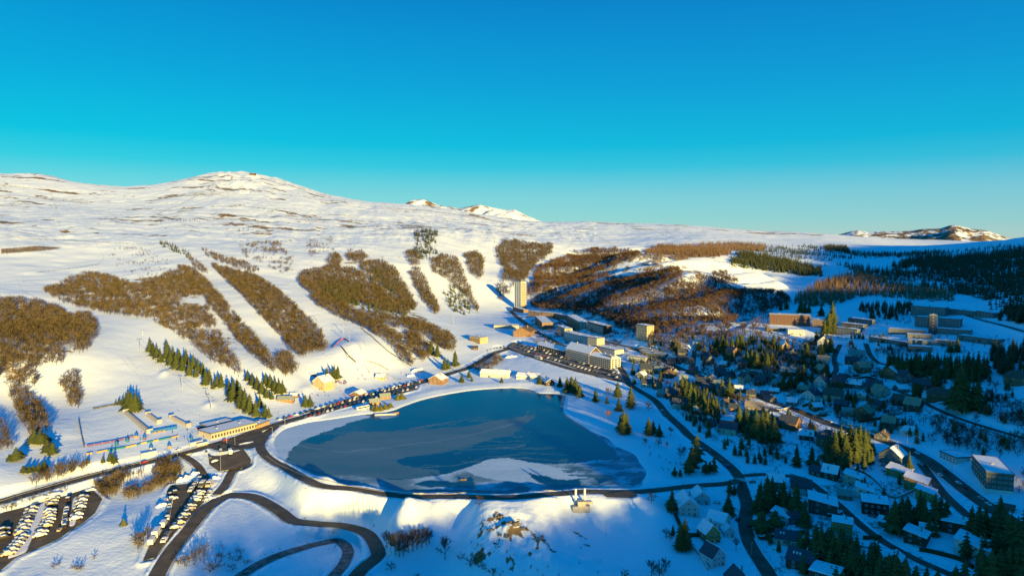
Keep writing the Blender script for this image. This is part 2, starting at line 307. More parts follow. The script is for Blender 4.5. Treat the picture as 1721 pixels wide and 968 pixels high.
# ---------------------------------------------------------------- mesh and material helpers
MATS = {}
def mat(name, col, rough=.8, var=.0, scale=.5, col2=None, spec=.3, metal=0, bump_=0, bscale=5, emit=None, objvar=0):
    if name in MATS: return MATS[name]
    m = bpy.data.materials.new(name); m.use_nodes = True; t = m.node_tree; b = t.nodes['Principled BSDF']
    b.inputs['Roughness'].default_value = rough; b.inputs['Metallic'].default_value = metal; b.inputs['Specular IOR Level'].default_value = spec
    b.inputs['Base Color'].default_value = (*col, 1)
    src = None
    geo = N(t, 'ShaderNodeNewGeometry')
    if var or col2:
        nz = N(t, 'ShaderNodeTexNoise'); nz.inputs['Scale'].default_value = scale; nz.inputs['Detail'].default_value = 3
        t.links.new(geo.outputs['Position'], nz.inputs['Vector'])
        mp = N(t, 'ShaderNodeMapRange'); mp.inputs[1].default_value = .35; mp.inputs[2].default_value = .65
        t.links.new(nz.outputs[0], mp.inputs[0])
        mxn = N(t, 'ShaderNodeMix', data_type='RGBA'); t.links.new(mp.outputs[0], mxn.inputs[0])
        c2 = col2 if col2 else tuple(c*(1+var) for c in col); c1 = col if col2 else tuple(c*(1-var) for c in col)
        mxn.inputs[6].default_value = (*c1, 1); mxn.inputs[7].default_value = (*c2, 1); src = mxn.outputs[2]
    if objvar:
        oi = N(t, 'ShaderNodeObjectInfo'); mr = N(t, 'ShaderNodeMapRange'); mr.inputs[3].default_value = 1-objvar; mr.inputs[4].default_value = 1+objvar
        t.links.new(oi.outputs['Random'], mr.inputs[0])
        vm = N(t, 'ShaderNodeVectorMath', operation='SCALE'); t.links.new(mr.outputs[0], vm.inputs['Scale'])
        if src: t.links.new(src, vm.inputs[0])
        else: vm.inputs[0].default_value = col
        src = vm.outputs[0]
    if src: t.links.new(src, b.inputs['Base Color'])
    if bump_:
        bz = N(t, 'ShaderNodeTexNoise'); bz.inputs['Scale'].default_value = bscale; bz.inputs['Detail'].default_value = 3
        t.links.new(geo.outputs['Position'], bz.inputs['Vector'])
        bp = N(t, 'ShaderNodeBump'); bp.inputs['Strength'].default_value = 1; bp.inputs['Distance'].default_value = bump_
        t.links.new(bz.outputs[0], bp.inputs['Height']); t.links.new(bp.outputs[0], b.inputs['Normal'])
    if emit: b.inputs['Emission Color'].default_value = (*emit, 1); b.inputs['Emission Strength'].default_value = 1
    MATS[name] = m; return m
def raw_mesh(name, V, Fc, mats, k=None, smooth_=False, mi=None, attrs=None, parent=None):
    """V (n,3); Fc (m,k) same-size faces"""
    V = np.asarray(V, np.float32); Fc = np.asarray(Fc, np.int32)
    me = bpy.data.meshes.new(name); me.vertices.add(len(V)); me.vertices.foreach_set('co', V.ravel())
    m, kk = Fc.shape; me.loops.add(m*kk); me.loops.foreach_set('vertex_index', Fc.ravel())
    me.polygons.add(m); me.polygons.foreach_set('loop_start', np.arange(0, m*kk, kk, dtype=np.int32))
    if smooth_: me.polygons.foreach_set('use_smooth', np.ones(m, bool))
    for q_ in (mats if isinstance(mats, (list, tuple)) else [mats]): me.materials.append(q_)
    if mi is not None: me.polygons.foreach_set('material_index', np.asarray(mi, np.int32))
    me.update(calc_edges=True)
    for an, av in (attrs or {}).items():
        at_ = me.attributes.new(an, 'FLOAT', 'POINT'); at_.data.foreach_set('value', np.asarray(av, np.float32))
    o = bpy.data.objects.new(name, me); COL.objects.link(o)
    if parent: o.parent = parent
    return o
def struct(o): o['kind'] = 'structure'; return o
def tag(o, label=None, cat=None, group=None, kind=None):
    if label: o['label'] = label
    if cat: o['category'] = cat
    if group: o['group'] = group
    if kind: o['kind'] = kind
    return o
def empty(name, loc, rz=0, label=None, cat=None, group=None):
    o = bpy.data.objects.new(name, None); COL.objects.link(o); o.location = loc; o.rotation_euler = (0, 0, rz); o.empty_display_size = .1
    return tag(o, label, cat, group)
class MB:
    def __init__(s): s.v = []; s.f = []; s.m = []
    def quadset(s, vs, fs, m=0):
        b = len(s.v); s.v += [tuple(p) for p in vs]; s.f += [tuple(b+i for i in f) for f in fs]; s.m += [m]*len(fs); return s
    def box(s, x0, x1, y0, y1, z0, z1, m=0):
        return s.quadset([(x0,y0,z0),(x1,y0,z0),(x1,y1,z0),(x0,y1,z0),(x0,y0,z1),(x1,y0,z1),(x1,y1,z1),(x0,y1,z1)],
          [(0,3,2,1),(4,5,6,7),(0,1,5,4),(1,2,6,5),(2,3,7,6),(3,0,4,7)], m)
    def prism(s, poly, y0, y1, m=0):
        """polygon in xz extruded along y"""
        n_ = len(poly); b = [(p[0], y0, p[1]) for p in poly]+[(p[0], y1, p[1]) for p in poly]
        return s.quadset(b, [tuple(range(n_))[::1], tuple(range(2*n_-1, n_-1, -1))]+[(i, i+n_, (i+1) % n_+n_, (i+1) % n_) for i in range(n_)], m)
    def zprism(s, poly, z0, z1, m=0):
        n_ = len(poly); b = [(p[0], p[1], z0) for p in poly]+[(p[0], p[1], z1) for p in poly]
        return s.quadset(b, [tuple(range(n_))[::-1], tuple(range(n_, 2*n_))]+[(i, (i+1) % n_, (i+1) % n_+n_, i+n_) for i in range(n_)], m)
    def cyl(s, p, q_, r0, r1=None, n_=8, m=0):
        r1 = r0 if r1 is None else r1; a = Vector(p); b = Vector(q_); d = (b-a).normalized(); u = d.orthogonal().normalized(); w = d.cross(u)
        vs = [a+(u*math.cos(2*math.pi*i/n_)+w*math.sin(2*math.pi*i/n_))*r0 for i in range(n_)]+[b+(u*math.cos(2*math.pi*i/n_)+w*math.sin(2*math.pi*i/n_))*r1 for i in range(n_)]
        return s.quadset(vs, [(i, (i+1) % n_, (i+1) % n_+n_, i+n_) for i in range(n_)]+[tuple(range(n_-1, -1, -1)), tuple(range(n_, 2*n_))], m)
    def build(s, name, mats, parent=None, smooth_=False, bevel=0):
        me = bpy.data.meshes.new(name); me.from_pydata(s.v, [], s.f)
        for q_ in (mats if isinstance(mats, (list, tuple)) else [mats]): me.materials.append(q_)
        me.polygons.foreach_set('material_index', s.m)
        if smooth_: me.polygons.foreach_set('use_smooth', [True]*len(s.f))
        me.update(); o = bpy.data.objects.new(name, me); COL.objects.link(o)
        if parent: o.parent = parent
        return o
def copy_tree(o, parent=None):
    c = o.copy(); COL.objects.link(c)
    if parent: c.parent = parent
    for ch in CH.get(o.name, []): copy_tree(ch, c)
    return c
CH = {}
def reg(o):
    """remember the children of a prototype so that copies do not need slow look-ups"""
    CH[o.name] = list(o.children)
    for c in CH[o.name]: reg(c)
    return o

# ---------------------------------------------------------------- materials
def snow_mat():
    m = bpy.data.materials.new('snow'); m.use_nodes = True; t = m.node_tree; b = t.nodes['Principled BSDF']; L = t.links.new
    b.inputs['Roughness'].default_value = .75; b.inputs['Specular IOR Level'].default_value = .15
    geo = N(t, 'ShaderNodeNewGeometry'); at_ = N(t, 'ShaderNodeAttribute', attribute_name='dirt'); a2 = N(t, 'ShaderNodeAttribute', attribute_name='rock')
    n1 = N(t, 'ShaderNodeTexNoise'); n1.inputs['Scale'].default_value = .35; n1.inputs['Detail'].default_value = 6; n1.inputs['Roughness'].default_value = .65; L(geo.outputs['Position'], n1.inputs['Vector'])
    n2 = N(t, 'ShaderNodeTexNoise'); n2.inputs['Scale'].default_value = .03; n2.inputs['Detail'].default_value = 5; L(geo.outputs['Position'], n2.inputs['Vector'])
    # dirt edge broken by noise
    ad = N(t, 'ShaderNodeMath', operation='ADD'); L(at_.outputs['Fac'], ad.inputs[0]); L(n1.outputs[0], ad.inputs[1])
    mr = N(t, 'ShaderNodeMapRange'); mr.inputs[1].default_value = .86; mr.inputs[2].default_value = 1.08; L(ad.outputs[0], mr.inputs[0])
    c0 = N(t, 'ShaderNodeMix', data_type='RGBA'); c0.inputs[6].default_value = (.70, .80, .86, 1); c0.inputs[7].default_value = (.80, .88, .92, 1); L(n2.outputs[0], c0.inputs[0])
    dc = N(t, 'ShaderNodeMix', data_type='RGBA'); dc.inputs[6].default_value = (.10, .065, .03, 1); dc.inputs[7].default_value = (.30, .20, .085, 1); L(n2.outputs[0], dc.inputs[0])
    c1 = N(t, 'ShaderNodeMix', data_type='RGBA'); L(mr.outputs[0], c1.inputs[0]); L(c0.outputs[2], c1.inputs[6]); L(dc.outputs[2], c1.inputs[7])
    ad2 = N(t, 'ShaderNodeMath', operation='ADD'); L(a2.outputs['Fac'], ad2.inputs[0]); L(n1.outputs[0], ad2.inputs[1])
    mr2 = N(t, 'ShaderNodeMapRange'); mr2.inputs[1].default_value = .9; mr2.inputs[2].default_value = 1.02; L(ad2.outputs[0], mr2.inputs[0])
    c2 = N(t, 'ShaderNodeMix', data_type='RGBA'); L(mr2.outputs[0], c2.inputs[0]); L(c1.outputs[2], c2.inputs[6]); c2.inputs[7].default_value = (.075, .06, .045, 1)
    L(c2.outputs[2], b.inputs['Base Color'])
    n3 = N(t, 'ShaderNodeTexNoise'); n3.inputs['Scale'].default_value = .45; n3.inputs['Detail'].default_value = 5; L(geo.outputs['Position'], n3.inputs['Vector'])
    bp = N(t, 'ShaderNodeBump'); bp.inputs['Distance'].default_value = .3; bp.inputs['Strength'].default_value = .9; L(n3.outputs[0], bp.inputs['Height']); L(bp.outputs[0], b.inputs['Normal'])
    MATS['snow'] = m; return m
SNOW = snow_mat()
ASPH = mat('asphalt', (.075, .060, .042), .8, col2=(.13, .105, .075), scale=.15, bump_=.03, bscale=1.5)
ASPHW = mat('asphalt_with_slush', (.065, .055, .045), .8, col2=(.24, .22, .20), scale=.3, bump_=.06, bscale=1)
ROOFSNOW = mat('roof_snow', (.82, .84, .87), .8, col2=(.72, .75, .8), scale=.6, bump_=.12, bscale=1.2)
def water_mat():
    m = bpy.data.materials.new('lake_water'); m.use_nodes = True; t = m.node_tree; b = t.nodes['Principled BSDF']; L = t.links.new
    at_ = N(t, 'ShaderNodeAttribute', attribute_name='ice'); geo = N(t, 'ShaderNodeNewGeometry')
    mp = N(t, 'ShaderNodeMapping'); mp.inputs['Scale'].default_value = (.02, .07, 1); mp.inputs['Rotation'].default_value = (0, 0, .25); L(geo.outputs['Position'], mp.inputs[0])
    n1 = N(t, 'ShaderNodeTexNoise'); n1.inputs['Scale'].default_value = 1; n1.inputs['Detail'].default_value = 6; L(mp.outputs[0], n1.inputs['Vector'])
    n2 = N(t, 'ShaderNodeTexNoise'); n2.inputs['Scale'].default_value = .35; n2.inputs['Detail'].default_value = 5; L(geo.outputs['Position'], n2.inputs['Vector'])
    a1 = N(t, 'ShaderNodeMath', operation='MULTIPLY_ADD'); L(n2.outputs[0], a1.inputs[0]); a1.inputs[1].default_value = .2; a1.inputs[2].default_value = -.1
    a2 = N(t, 'ShaderNodeMath', operation='MULTIPLY_ADD'); L(n1.outputs[0], a2.inputs[0]); a2.inputs[1].default_value = .3; a2.inputs[2].default_value = -.15
    s1 = N(t, 'ShaderNodeMath', operation='ADD'); L(at_.outputs['Fac'], s1.inputs[0]); L(a1.outputs[0], s1.inputs[1])
    s2 = N(t, 'ShaderNodeMath', operation='ADD'); L(s1.outputs[0], s2.inputs[0]); L(a2.outputs[0], s2.inputs[1])
    r = N(t, 'ShaderNodeValToRGB'); L(s2.outputs[0], r.inputs[0]); e = r.color_ramp.elements
    st = [(.0, (.003, .05, .11)), (.12, (.005, .06, .125)), (.3, (.05, .14, .19)), (.55, (.14, .26, .33)), (.66, (.36, .52, .62)), (.9, (.66, .78, .86))]
    while len(e) < len(st): e.new(.5)
    for el, (p, c) in zip(e, st): el.position = p; el.color = (*c, 1)
    L(r.outputs[0], b.inputs['Base Color'])
    rr = N(t, 'ShaderNodeMapRange'); rr.inputs[1].default_value = .1; rr.inputs[2].default_value = .5; rr.inputs[3].default_value = .12; rr.inputs[4].default_value = .7; L(s2.outputs[0], rr.inputs[0]); L(rr.outputs[0], b.inputs['Roughness'])
    b.inputs['Specular IOR Level'].default_value = .35
    bp = N(t, 'ShaderNodeBump'); bp.inputs['Distance'].default_value = .04; L(n2.outputs[0], bp.inputs['Height']); L(bp.outputs[0], b.inputs['Normal'])
    MATS['lake'] = m; return m
WATER = water_mat()

# ---------------------------------------------------------------- terrain colour masks
D = np.zeros_like(GZ); R_ = np.zeros_like(GZ)
far = smooth(1150, 1700, GR)
st1 = fbm(GX, GY*3.2, 150, 4)+.35*fbm(GX, GY*2, 30, 3)
D += far*smooth(.26, .6, st1)*.6*smooth(140, 165, GZ)+far*smooth(.25, .7, fbm(GX, GY, 16, 3)+.4*fbm(GX, GY, 90, 3))*.5*smooth(140, 165, GZ)*np.where(GPX < 950, 1, .3)
D += smooth(1300, 1600, GR)*smooth(.1, .7, fbm(GX+400, GY*5, 420, 3)+.35*fbm(GX, GY*4, 60, 3))*.42*smooth(150, 200, GZ)
def pxmask(poly, soft=6):
    d = segdist(GPX[pm], GPY[pm], list(poly)+[poly[0]]); return np.where(inpoly(GPX[pm], GPY[pm], poly), smooth(0, soft, d)*.5+.5, .5-.5*smooth(0, soft*.6, d))
def paint(arr, poly, amt, soft=6, speck=None):
    global pm
    xs = [p[0] for p in poly]; ys = [p[1] for p in poly]
    pm = np.where((GPX > min(xs)-15) & (GPX < max(xs)+15) & (GPY > min(ys)-15) & (GPY < max(ys)+15))
    k = pxmask(poly, soft)
    if speck: k = k*smooth(speck[1], speck[2], fbm(GX[pm], GY[pm], speck[0], 4))
    arr[pm] = np.maximum(arr[pm], k*amt)
def stroke(arr, line, wpx, amt):
    xs = [p[0] for p in line]; ys = [p[1] for p in line]
    pm_ = np.where((GPX > min(xs)-9) & (GPX < max(xs)+9) & (GPY > min(ys)-9) & (GPY < max(ys)+9))
    d = segdist(GPX[pm_], GPY[pm_], line)
    arr[pm_] = np.maximum(arr[pm_], amt*(1-smooth(wpx*.5, wpx, d)))
for a in [[(0,417),(60,412),(112,414),(110,420),(60,424),(0,428)], [(0,398),(70,402),(68,404),(0,401)], [(72,295),(95,296),(104,301),(90,299),(74,298)], [(540,441),(600,438),(606,446)],
          [(1240,390),(1300,389),(1390,394),(1380,398),(1260,394)], [(225,318),(245,315),(240,319)], [(1110,374),(1170,377),(1165,380),(1115,378)],
          [(1350,394),(1380,393),(1365,398)], [(150,462),(165,458),(160,466),(130,470)]]:
    paint(D, a, .62, 3, (60, -.6, .1))
for a in [[(80,495),(130,505),(180,520),(150,522),(100,508)], [(265,440),(285,440),(280,455),(262,452)], [(420,395),(440,392),(520,395),(440,399)], [(350,560),(400,565),(400,590),(370,585)],
          [(1125,440),(1180,436),(1205,444),(1200,455),(1150,470),(1125,452)], [(800,800),(900,860),(1000,905),(1010,930),(850,900)]]:
    paint(D, a, .5, 4, (12, -.1, .5))
for a in [[(560,400),(570,398),(575,404)], [(400,400),(450,405),(500,396),(560,402),(520,406),(430,410),(390,408)], [(690,375),(740,378),(700,384)]]:
    paint(R_, a, .5, 3, (14, 0, .4))
for a in [[(72,490),(118,472),(180,466),(285,461),(305,456),(330,486),(355,530),(395,604),(410,626),(370,616),(310,572),(240,534),(130,516)], [(300,452),(345,472),(400,534),(470,618),(455,626),(400,574),(345,504)], [(355,445),(420,462),(510,528),(552,582),(505,600),(440,534),(372,466)], [(-30,505),(60,508),(163,545),(166,562),(112,606),(65,616),(30,645),(-30,630)], [(500,470),(590,450),(690,510),(765,570),(760,590),(690,610),(600,530),(520,496)], [(905,452),(1080,420),(1290,490),(1330,510),(1215,570),(1060,560),(890,518)]]:
    paint(D, a, .56, 6, (12, -.45, .25))
# dry scrub showing on the steep bowl slopes
paint(D, [(340,410),(470,398),(600,400),(690,430),(640,470),(560,470),(480,450),(400,430)], .5, 12, (10, .05, .6))
paint(D, [(700,380),(740,385),(735,440),(690,440),(670,410)], .5, 8, (8, 0, .5))
paint(D, [(830,400),(930,410),(900,450),(850,470),(835,440)], .5, 8, (9, 0, .5))
# rocky mound
paint(D, [(800,880),(830,855),(880,870),(930,895),(940,930),(880,968),(800,968),(785,930)], .66, 8, (4, -.12, .35))
paint(D, [(940,900),(1000,915),(1020,935),(960,930)], .5, 8, (4, .1, .5))
# groomed pistes and lift lines: slightly worn streaks
for ln in [[(80,312),(95,350),(103,390),(108,402)], [(365,303),(345,322),(300,345),(258,362),(250,368)], [(157,402),(165,418),(176,432),(165,444),(130,450),(60,458)], [(30,474),(40,490),(60,500)],
           [(606,552),(640,580),(690,620),(700,628)], [(520,575),(600,640)], [(200,598),(242,640),(250,640),(213,600)], [(265,650),(300,690),(345,700),(430,690)],
           [(0,395),(60,402),(140,405),(260,412)], [(575,398),(590,402)], [(820,385),(832,400),(830,412)], [(1000,395),(1025,408),(1035,415)], [(975,395),(955,415)], [(265,360),(300,372)], [(640,350),(700,352),(760,360),(880,380)],
           [(230,460),(300,500),(345,560),(370,600)], [(135,700),(138,735)], [(115,412),(60,395),(0,385)]]:
    stroke(D, ln, 1.6, .42)
paint(D, [(1050,600),(1150,575),(1300,575),(1450,590),(1560,640),(1600,720),(1480,740),(1400,720),(1300,665),(1180,640)], .52, 12, (9, -.25, .35))
paint(D, [(1100,640),(1180,640),(1300,690),(1420,730),(1500,760),(1640,900),(1700,968),(1280,968),(1260,820),(1180,740)], .46, 12, (9, -.1, .4))
paint(D, [(890,525),(960,530),(1060,560),(1060,620),(960,610),(880,570)], .54, 6, (9, -.35, .3))
paint(D, [(0,845),(100,800),(300,760),(330,790),(250,850),(130,830)], .42, 8, (10, -.2, .5))
# tyre-brown verges next to asphalt
D = np.maximum(D, np.where((DMIN < 7.5) & (GR < 1400), .30, 0))
dmap = np.clip(D, 0, 1)
def grid_faces(na, nr):
    i = np.arange(na-1)[:, None]*nr+np.arange(nr-1)[None]; i = i.ravel()
    return np.stack([i, i+nr, i+nr+1, i+1], 1)
hidden = None
terr = struct(raw_mesh('terrain', np.stack([GX.ravel(), GY.ravel(), GZ.ravel()], 1), grid_faces(NA, NR), SNOW, smooth_=True, attrs={'dirt': dmap.ravel(), 'rock': R_.ravel()}))
# country around and behind the viewpoint, with the ridge that shades the valley
a2 = np.concatenate([np.linspace(AZM, 2*math.pi-AZM, 420)]); r2 = np.exp(np.linspace(math.log(6), LN1, 300))
def outer_z(A_, R2):
    aa = np.where(A_ > math.pi, A_-2*math.pi, A_); x = R2*np.sin(aa); y = R2*np.cos(aa)
    rr = np.clip(R2, NEAR_R*1.001, FAR_R*.999); e = np.clip(aa, -AZM*.9999, AZM*.9999)
    ze = ground0(rr*np.sin(e), rr*np.cos(e)); w = smooth(AZM, AZM+.45, np.abs(aa))
    u = x*UD[0]+y*UD[1]; v = x*VD[0]+y*VD[1]
    rid = ridge_h(v)*np.exp(-((u+500)/np.where(u < -500, 400, 170))**2)
    return np.maximum(ze*(1-w)+(-10)*w, np.where(np.abs(aa) > AZM*.99, rid, -99)), x, y, u, v
A2, R2 = np.meshgrid(a2, r2, indexing='ij'); z2, x2, y2, _, _ = outer_z(A2, R2)
zero = np.zeros(z2.size)
struct(raw_mesh('terrain', np.stack([x2.ravel(), y2.ravel(), z2.ravel()], 1), grid_faces(*A2.shape)[:, ::-1] if False else grid_faces(*A2.shape), SNOW, smooth_=True, attrs={'dirt': zero, 'rock': zero}))
a3 = np.linspace(-AZM, AZM, 80); r3 = np.exp(np.linspace(math.log(6), math.log(NEAR_R), 40)); A3, R3 = np.meshgrid(a3, r3, indexing='ij')
z3 = ground0(NEAR_R*1.001*np.sin(A3), NEAR_R*1.001*np.cos(A3)); zero = np.zeros(z3.size)
struct(raw_mesh('terrain', np.stack([(R3*np.sin(A3)).ravel(), (R3*np.cos(A3)).ravel(), z3.ravel()], 1), grid_faces(*A3.shape), SNOW, smooth_=True, attrs={'dirt': zero, 'rock': zero}))
# ---------------------------------------------------------------- distant mountains
def mountain(name, prof, Dm, base, depth, rough, dirt):
    """prof: skyline pixels; a ridge standing at distance Dm with real depth towards and away from the viewer"""
    px = np.linspace(prof[0][0], prof[-1][0], 260); py = np.interp(px, [p[0] for p in prof], [p[1] for p in prof])
    ts = np.linspace(-1, 1, 120); V = []; dm = []
    X0, Y0, Z0 = atD(px, py, Dm)
    T = ts[None]+0*px[:, None]; hgt = np.maximum(Z0-base, 0)[:, None]
    sh = np.where(T < 0, (1+T)**1.0, (1-T)**1.3)
    x = X0[:, None]*(1+T*depth/Dm); y = Dm+T*depth
    nz = fbm(x, y, 520, 5); z = base-40+(hgt+40)*sh+(1-np.abs(2*sh-1))*hgt*nz*rough
    dirtv = smooth(.0, .6, fbm(x, y+99, 60, 4)+.5*fbm(x, y, 200, 3)+dirt+.4*nz)*.66
    return struct(raw_mesh(name, np.stack([x.ravel(), y.ravel(), z.ravel()], 1), grid_faces(*x.shape), SNOW, smooth_=True, attrs={'dirt': dirtv.ravel(), 'rock': (smooth(.35, .7, fbm(x, y, 30, 3)+dirt)*.62).ravel()}))
mountain('mountain', [(650,372),(684,341),(695,336),(705,335),(718,337),(735,344),(755,349),(770,351),(790,347),(806,344),(830,349),(850,353),(865,352),(885,362),(905,370),(925,380)], 6500, 180, 1500, 1.1, .08)
mountain('mountain', [(1385,400),(1418,392),(1432,388),(1440,387),(1460,390),(1480,389),(1500,389),(1530,388),(1550,385),(1580,384),(1596,379),(1606,378),(1618,381),(1635,385),(1655,387),(1675,393),(1700,402),(1730,412)], 6200, 100, 1200, .8, .42)

# ---------------------------------------------------------------- lake with its ice
gx = np.arange(lx0, lx1, 1.1); gy = np.arange(ly0, ly1, 1.1); LX, LY = np.meshgrid(gx, gy, indexing='ij')
lpx, lpy = project(LX, LY, 0*LX)
jx = fbm(LX, LY, 9, 3)*5; jy = fbm(LX+70, LY, 9, 3)*2.5
qx, qy = lpx+jx, lpy+jy
ice = .06+.07*smooth(-.2, .6, fbm(LX*.5, LY*1.5, 60, 3))
THIN = [(507,741),(600,729),(700,722),(780,716),(860,702),(905,693),(880,715),(860,730),(760,755),(700,765),(665,772),(672,782),(740,790),(742,798),(700,803),(655,806),(555,801),(492,775),(480,767)]
ice = np.where(inpoly(qx, qy, THIN), .33+.10*fbm(LX*.3, LY*1.5, 30, 4), ice)
ice = np.where(inpoly(qx, qy, [(540,730),(570,735),(545,745),(505,745)]), .1, ice)
for ln, w, a in [([(497,748),(540,756),(580,759),(655,751),(755,738),(805,728),(835,718),(870,712)], 1.4, .52), ([(560,738),(640,730),(720,726),(810,721)], 1.2, .36), ([(690,730),(760,724),(870,706)], 1, .33),
                 ([(860,712),(880,702),(888,690)], 1.2, .45), ([(520,728),(600,728),(700,722)], .8, .3), ([(480,765),(560,772),(700,765),(790,750)], 3, .28), ([(860,755),(900,752),(960,752)], 1.2, .25), ([(700,785),(760,782),(820,768),(900,762)], 1.3, .3)]:
    ice = np.maximum(ice, a*(1-smooth(w*.4, w, segdist(qx, qy, ln))))
for k in range(16):
    y_ = 722+k*4.6; x0_ = 520+6*k; ln = [(x0_+t*(300+8*k)/8, y_+9*math.sin(t*.55+k*.7)-t*1.6) for t in range(9)]
    ice = np.maximum(ice, (.30+.16*random.random())*(1-smooth(.25, .9, segdist(qx, qy, ln)))*np.where(fbm(LX, LY, 18, 2) > -.15, 1, 0))
S1 = [(430,760),(430,700),(500,700),(600,690),(625,700),(585,711),(560,720),(542,727),(507,741),(492,753),(482,768),(470,780)]
S2 = [(560,830),(540,800),(600,800),(655,807),(700,803),(742,798),(760,793),(780,786),(820,773),(855,768),(885,776),(922,778),(960,777),(1010,773),(1042,771),(1035,758),(1022,748),(1000,728),(1120,740),(1120,840),(700,850)]
S3 = [(470,770),(500,795),(560,806),(600,812),(600,830),(480,810)]
ice = np.where(inpoly(qx, qy, S1), .78, ice); ice = np.where(inpoly(qx, qy, S2), .60+.2*fbm(LX, LY, 14, 3), ice); ice = np.where(inpoly(qx, qy, S3), .5, ice)
ice = np.where(inpoly(qx, qy, [(760,770),(860,766),(960,790),(975,812),(880,812),(800,800)]) & inpoly(qx, qy, S2), .74, ice)
ice = np.where(inpoly(qx, qy, [(640,688),(660,690),(670,700),(640,704),(630,700)]), .6, ice)
for h_ in [[(697,812),(720,808),(765,810),(785,803),(794,801),(799,822),(780,820),(720,818)], [(888,794),(905,799),(922,801),(942,807),(972,803),(977,817),(935,820),(912,812),(892,801)], [(995,798),(1030,798),(1025,806),(1005,813)], [(1060,803),(1082,801),(1075,812),(1062,816)], [(1036,750),(1052,752),(1056,756),(1038,756)], [(560,817),(700,829),(700,833),(560,822)], [(690,822),(860,824),(870,816),(890,820),(890,830),(690,832)]]:
    ice = np.where(inpoly(qx, qy, h_), .1, ice)
ice = np.where(inpoly(qx, qy, [(900,770),(1060,772),(1085,795),(1070,812),(990,815)]) & (fbm(LX, LY*2.2, 7, 3) > .22), .3, ice)
dsh = segdist(LX, LY, np.vstack([LKS, LKS[:1]])[::2])
ice = np.where((dsh < 2.4+2*fbm(LX, LY, 20, 2)) & (lpx < 1090), np.maximum(ice, .5), ice)
keep = inpoly(LX, LY, LKS) | (dsh < 5)
fc = grid_faces(*LX.shape); kf = keep.ravel()[fc].all(1); fc = fc[kf]
used, inv = np.unique(fc, return_inverse=True)
LVv = np.stack([LX.ravel(), LY.ravel(), 0*LX.ravel()], 1)[used]
lake = struct(raw_mesh('lake', LVv, inv.reshape(fc.shape), WATER, smooth_=True, attrs={'ice': ice.ravel()[used]}))

# ---------------------------------------------------------------- roads and car parks
GZF = GZ
def ribbon(name, w, S, m, dz=.0):
    T = np.gradient(S[:, :2], axis=0); T /= np.linalg.norm(T, axis=1)[:, None]+1e-9; Nn = np.stack([-T[:, 1], T[:, 0]], 1)
    k = np.array([-.5, -.25, 0, .25, .5])*w
    X = S[:, 0:1]+Nn[:, 0:1]*k; Y = S[:, 1:2]+Nn[:, 1:2]*k; Zr = S[:, 2:3]+.12*(1-(k/w*2)**2)+dz
    n_ = len(S)
    return struct(raw_mesh(name, np.stack([X.ravel(), Y.ravel(), Zr.ravel()], 1), grid_faces(n_, 5), m, smooth_=True))
for i, (nm, w, S) in enumerate(roadW):
    ribbon(nm, w, S, ASPHW if nm in ('loop_road',) or (nm == 'valley_road' and w > 8.5) else ASPH, .03+.012*i)
for j, (nm, h_, pl) in enumerate(lotW):
    poly = [tuple(p[:2]) for p in h_]; mb = MB(); zo = .30+.012*j+(0 if j < 2 else 0)
    mb.v = [(x, y, pl[0]*x+pl[1]*y+pl[2]+zo) for x, y in poly]; mb.f = [tuple(range(len(poly)))]; mb.m = [0]
    o = mb.build(nm, ASPHW if j in (3, 4) else ASPH); struct(o)
    import bmesh
    bm = bmesh.new(); bm.from_mesh(o.data); bmesh.ops.triangulate(bm, faces=bm.faces[:]); bm.normal_update()
    for f in bm.faces:
        if f.normal.z < 0: f.normal_flip()
    bm.to_mesh(o.data); bm.free()
for pl_ in [[(14,940),(30,912),(46,880),(60,855),(74,842),(84,843),(76,862),(62,888),(50,915),(42,930)], [(118,885),(120,862),(123,838),(131,836),(130,860),(126,882)]]:
    hh_ = hits(pl_); pq = lotW[0][2]; g_ = spline(np.vstack([hh_, hh_[:1]]), 1.5)[:-1]; c_ = g_[:, :2].mean(0); mb = MB(); n_ = len(g_)
    zf = lambda x, y: pq[0]*x+pq[1]*y+pq[2]+.33
    mb.v = [(x, y, zf(x, y)-.1) for x, y in g_[:, :2]]+[(x+(c_[0]-x)*.12, y+(c_[1]-y)*.06, zf(x, y)+.3+random.random()*.15) for x, y in g_[:, :2]]
    mb.f = [(i, (i+1) % n_, (i+1) % n_+n_, i+n_) for i in range(n_)]+[tuple(range(n_, 2*n_))]; mb.m = [0]*len(mb.f)
    o = mb.build('snow_strip', ROOFSNOW); struct(o)
# surface height including roads and lots, used to stand things on
def surf(x, y):
    z = ground(x, y)
    for nm, h_, pl in lotW:
        if inpoly(np.array([x]), np.array([y]), [tuple(p[:2]) for p in h_])[0]: return max(z, pl[0]*x+pl[1]*y+pl[2]+.33)
    return z
# ---------------------------------------------------------------- trees
NEEDLE = mat('spruce_needles', (.045, .065, .018), .85, col2=(.085, .10, .025), scale=.8, objvar=.18)
NEEDLE_DARK = mat('dark_needles', (.028, .045, .018), .85, col2=(.05, .065, .022), scale=.6)
BARK = mat('bark', (.09, .06, .04), .9)
TWIG = mat('bare_twigs', (.034, .028, .017), .9, col2=(.18, .138, .070), scale=.16)
TWIG_PALE = mat('pale_twigs', (.075, .05, .032), .9, col2=(.19, .115, .065), scale=.1)
TWIG_ROSE = mat('rosy_twigs', (.30, .13, .08), .9, col2=(.38, .20, .12), scale=.4)
LARCH = mat('larch_twigs', (.13, .08, .04), .9, col2=(.33, .20, .09), scale=.12)
SHRUB_GREEN = mat('shrub_leaves', (.09, .10, .02), .9, col2=(.17, .15, .03), scale=.5)

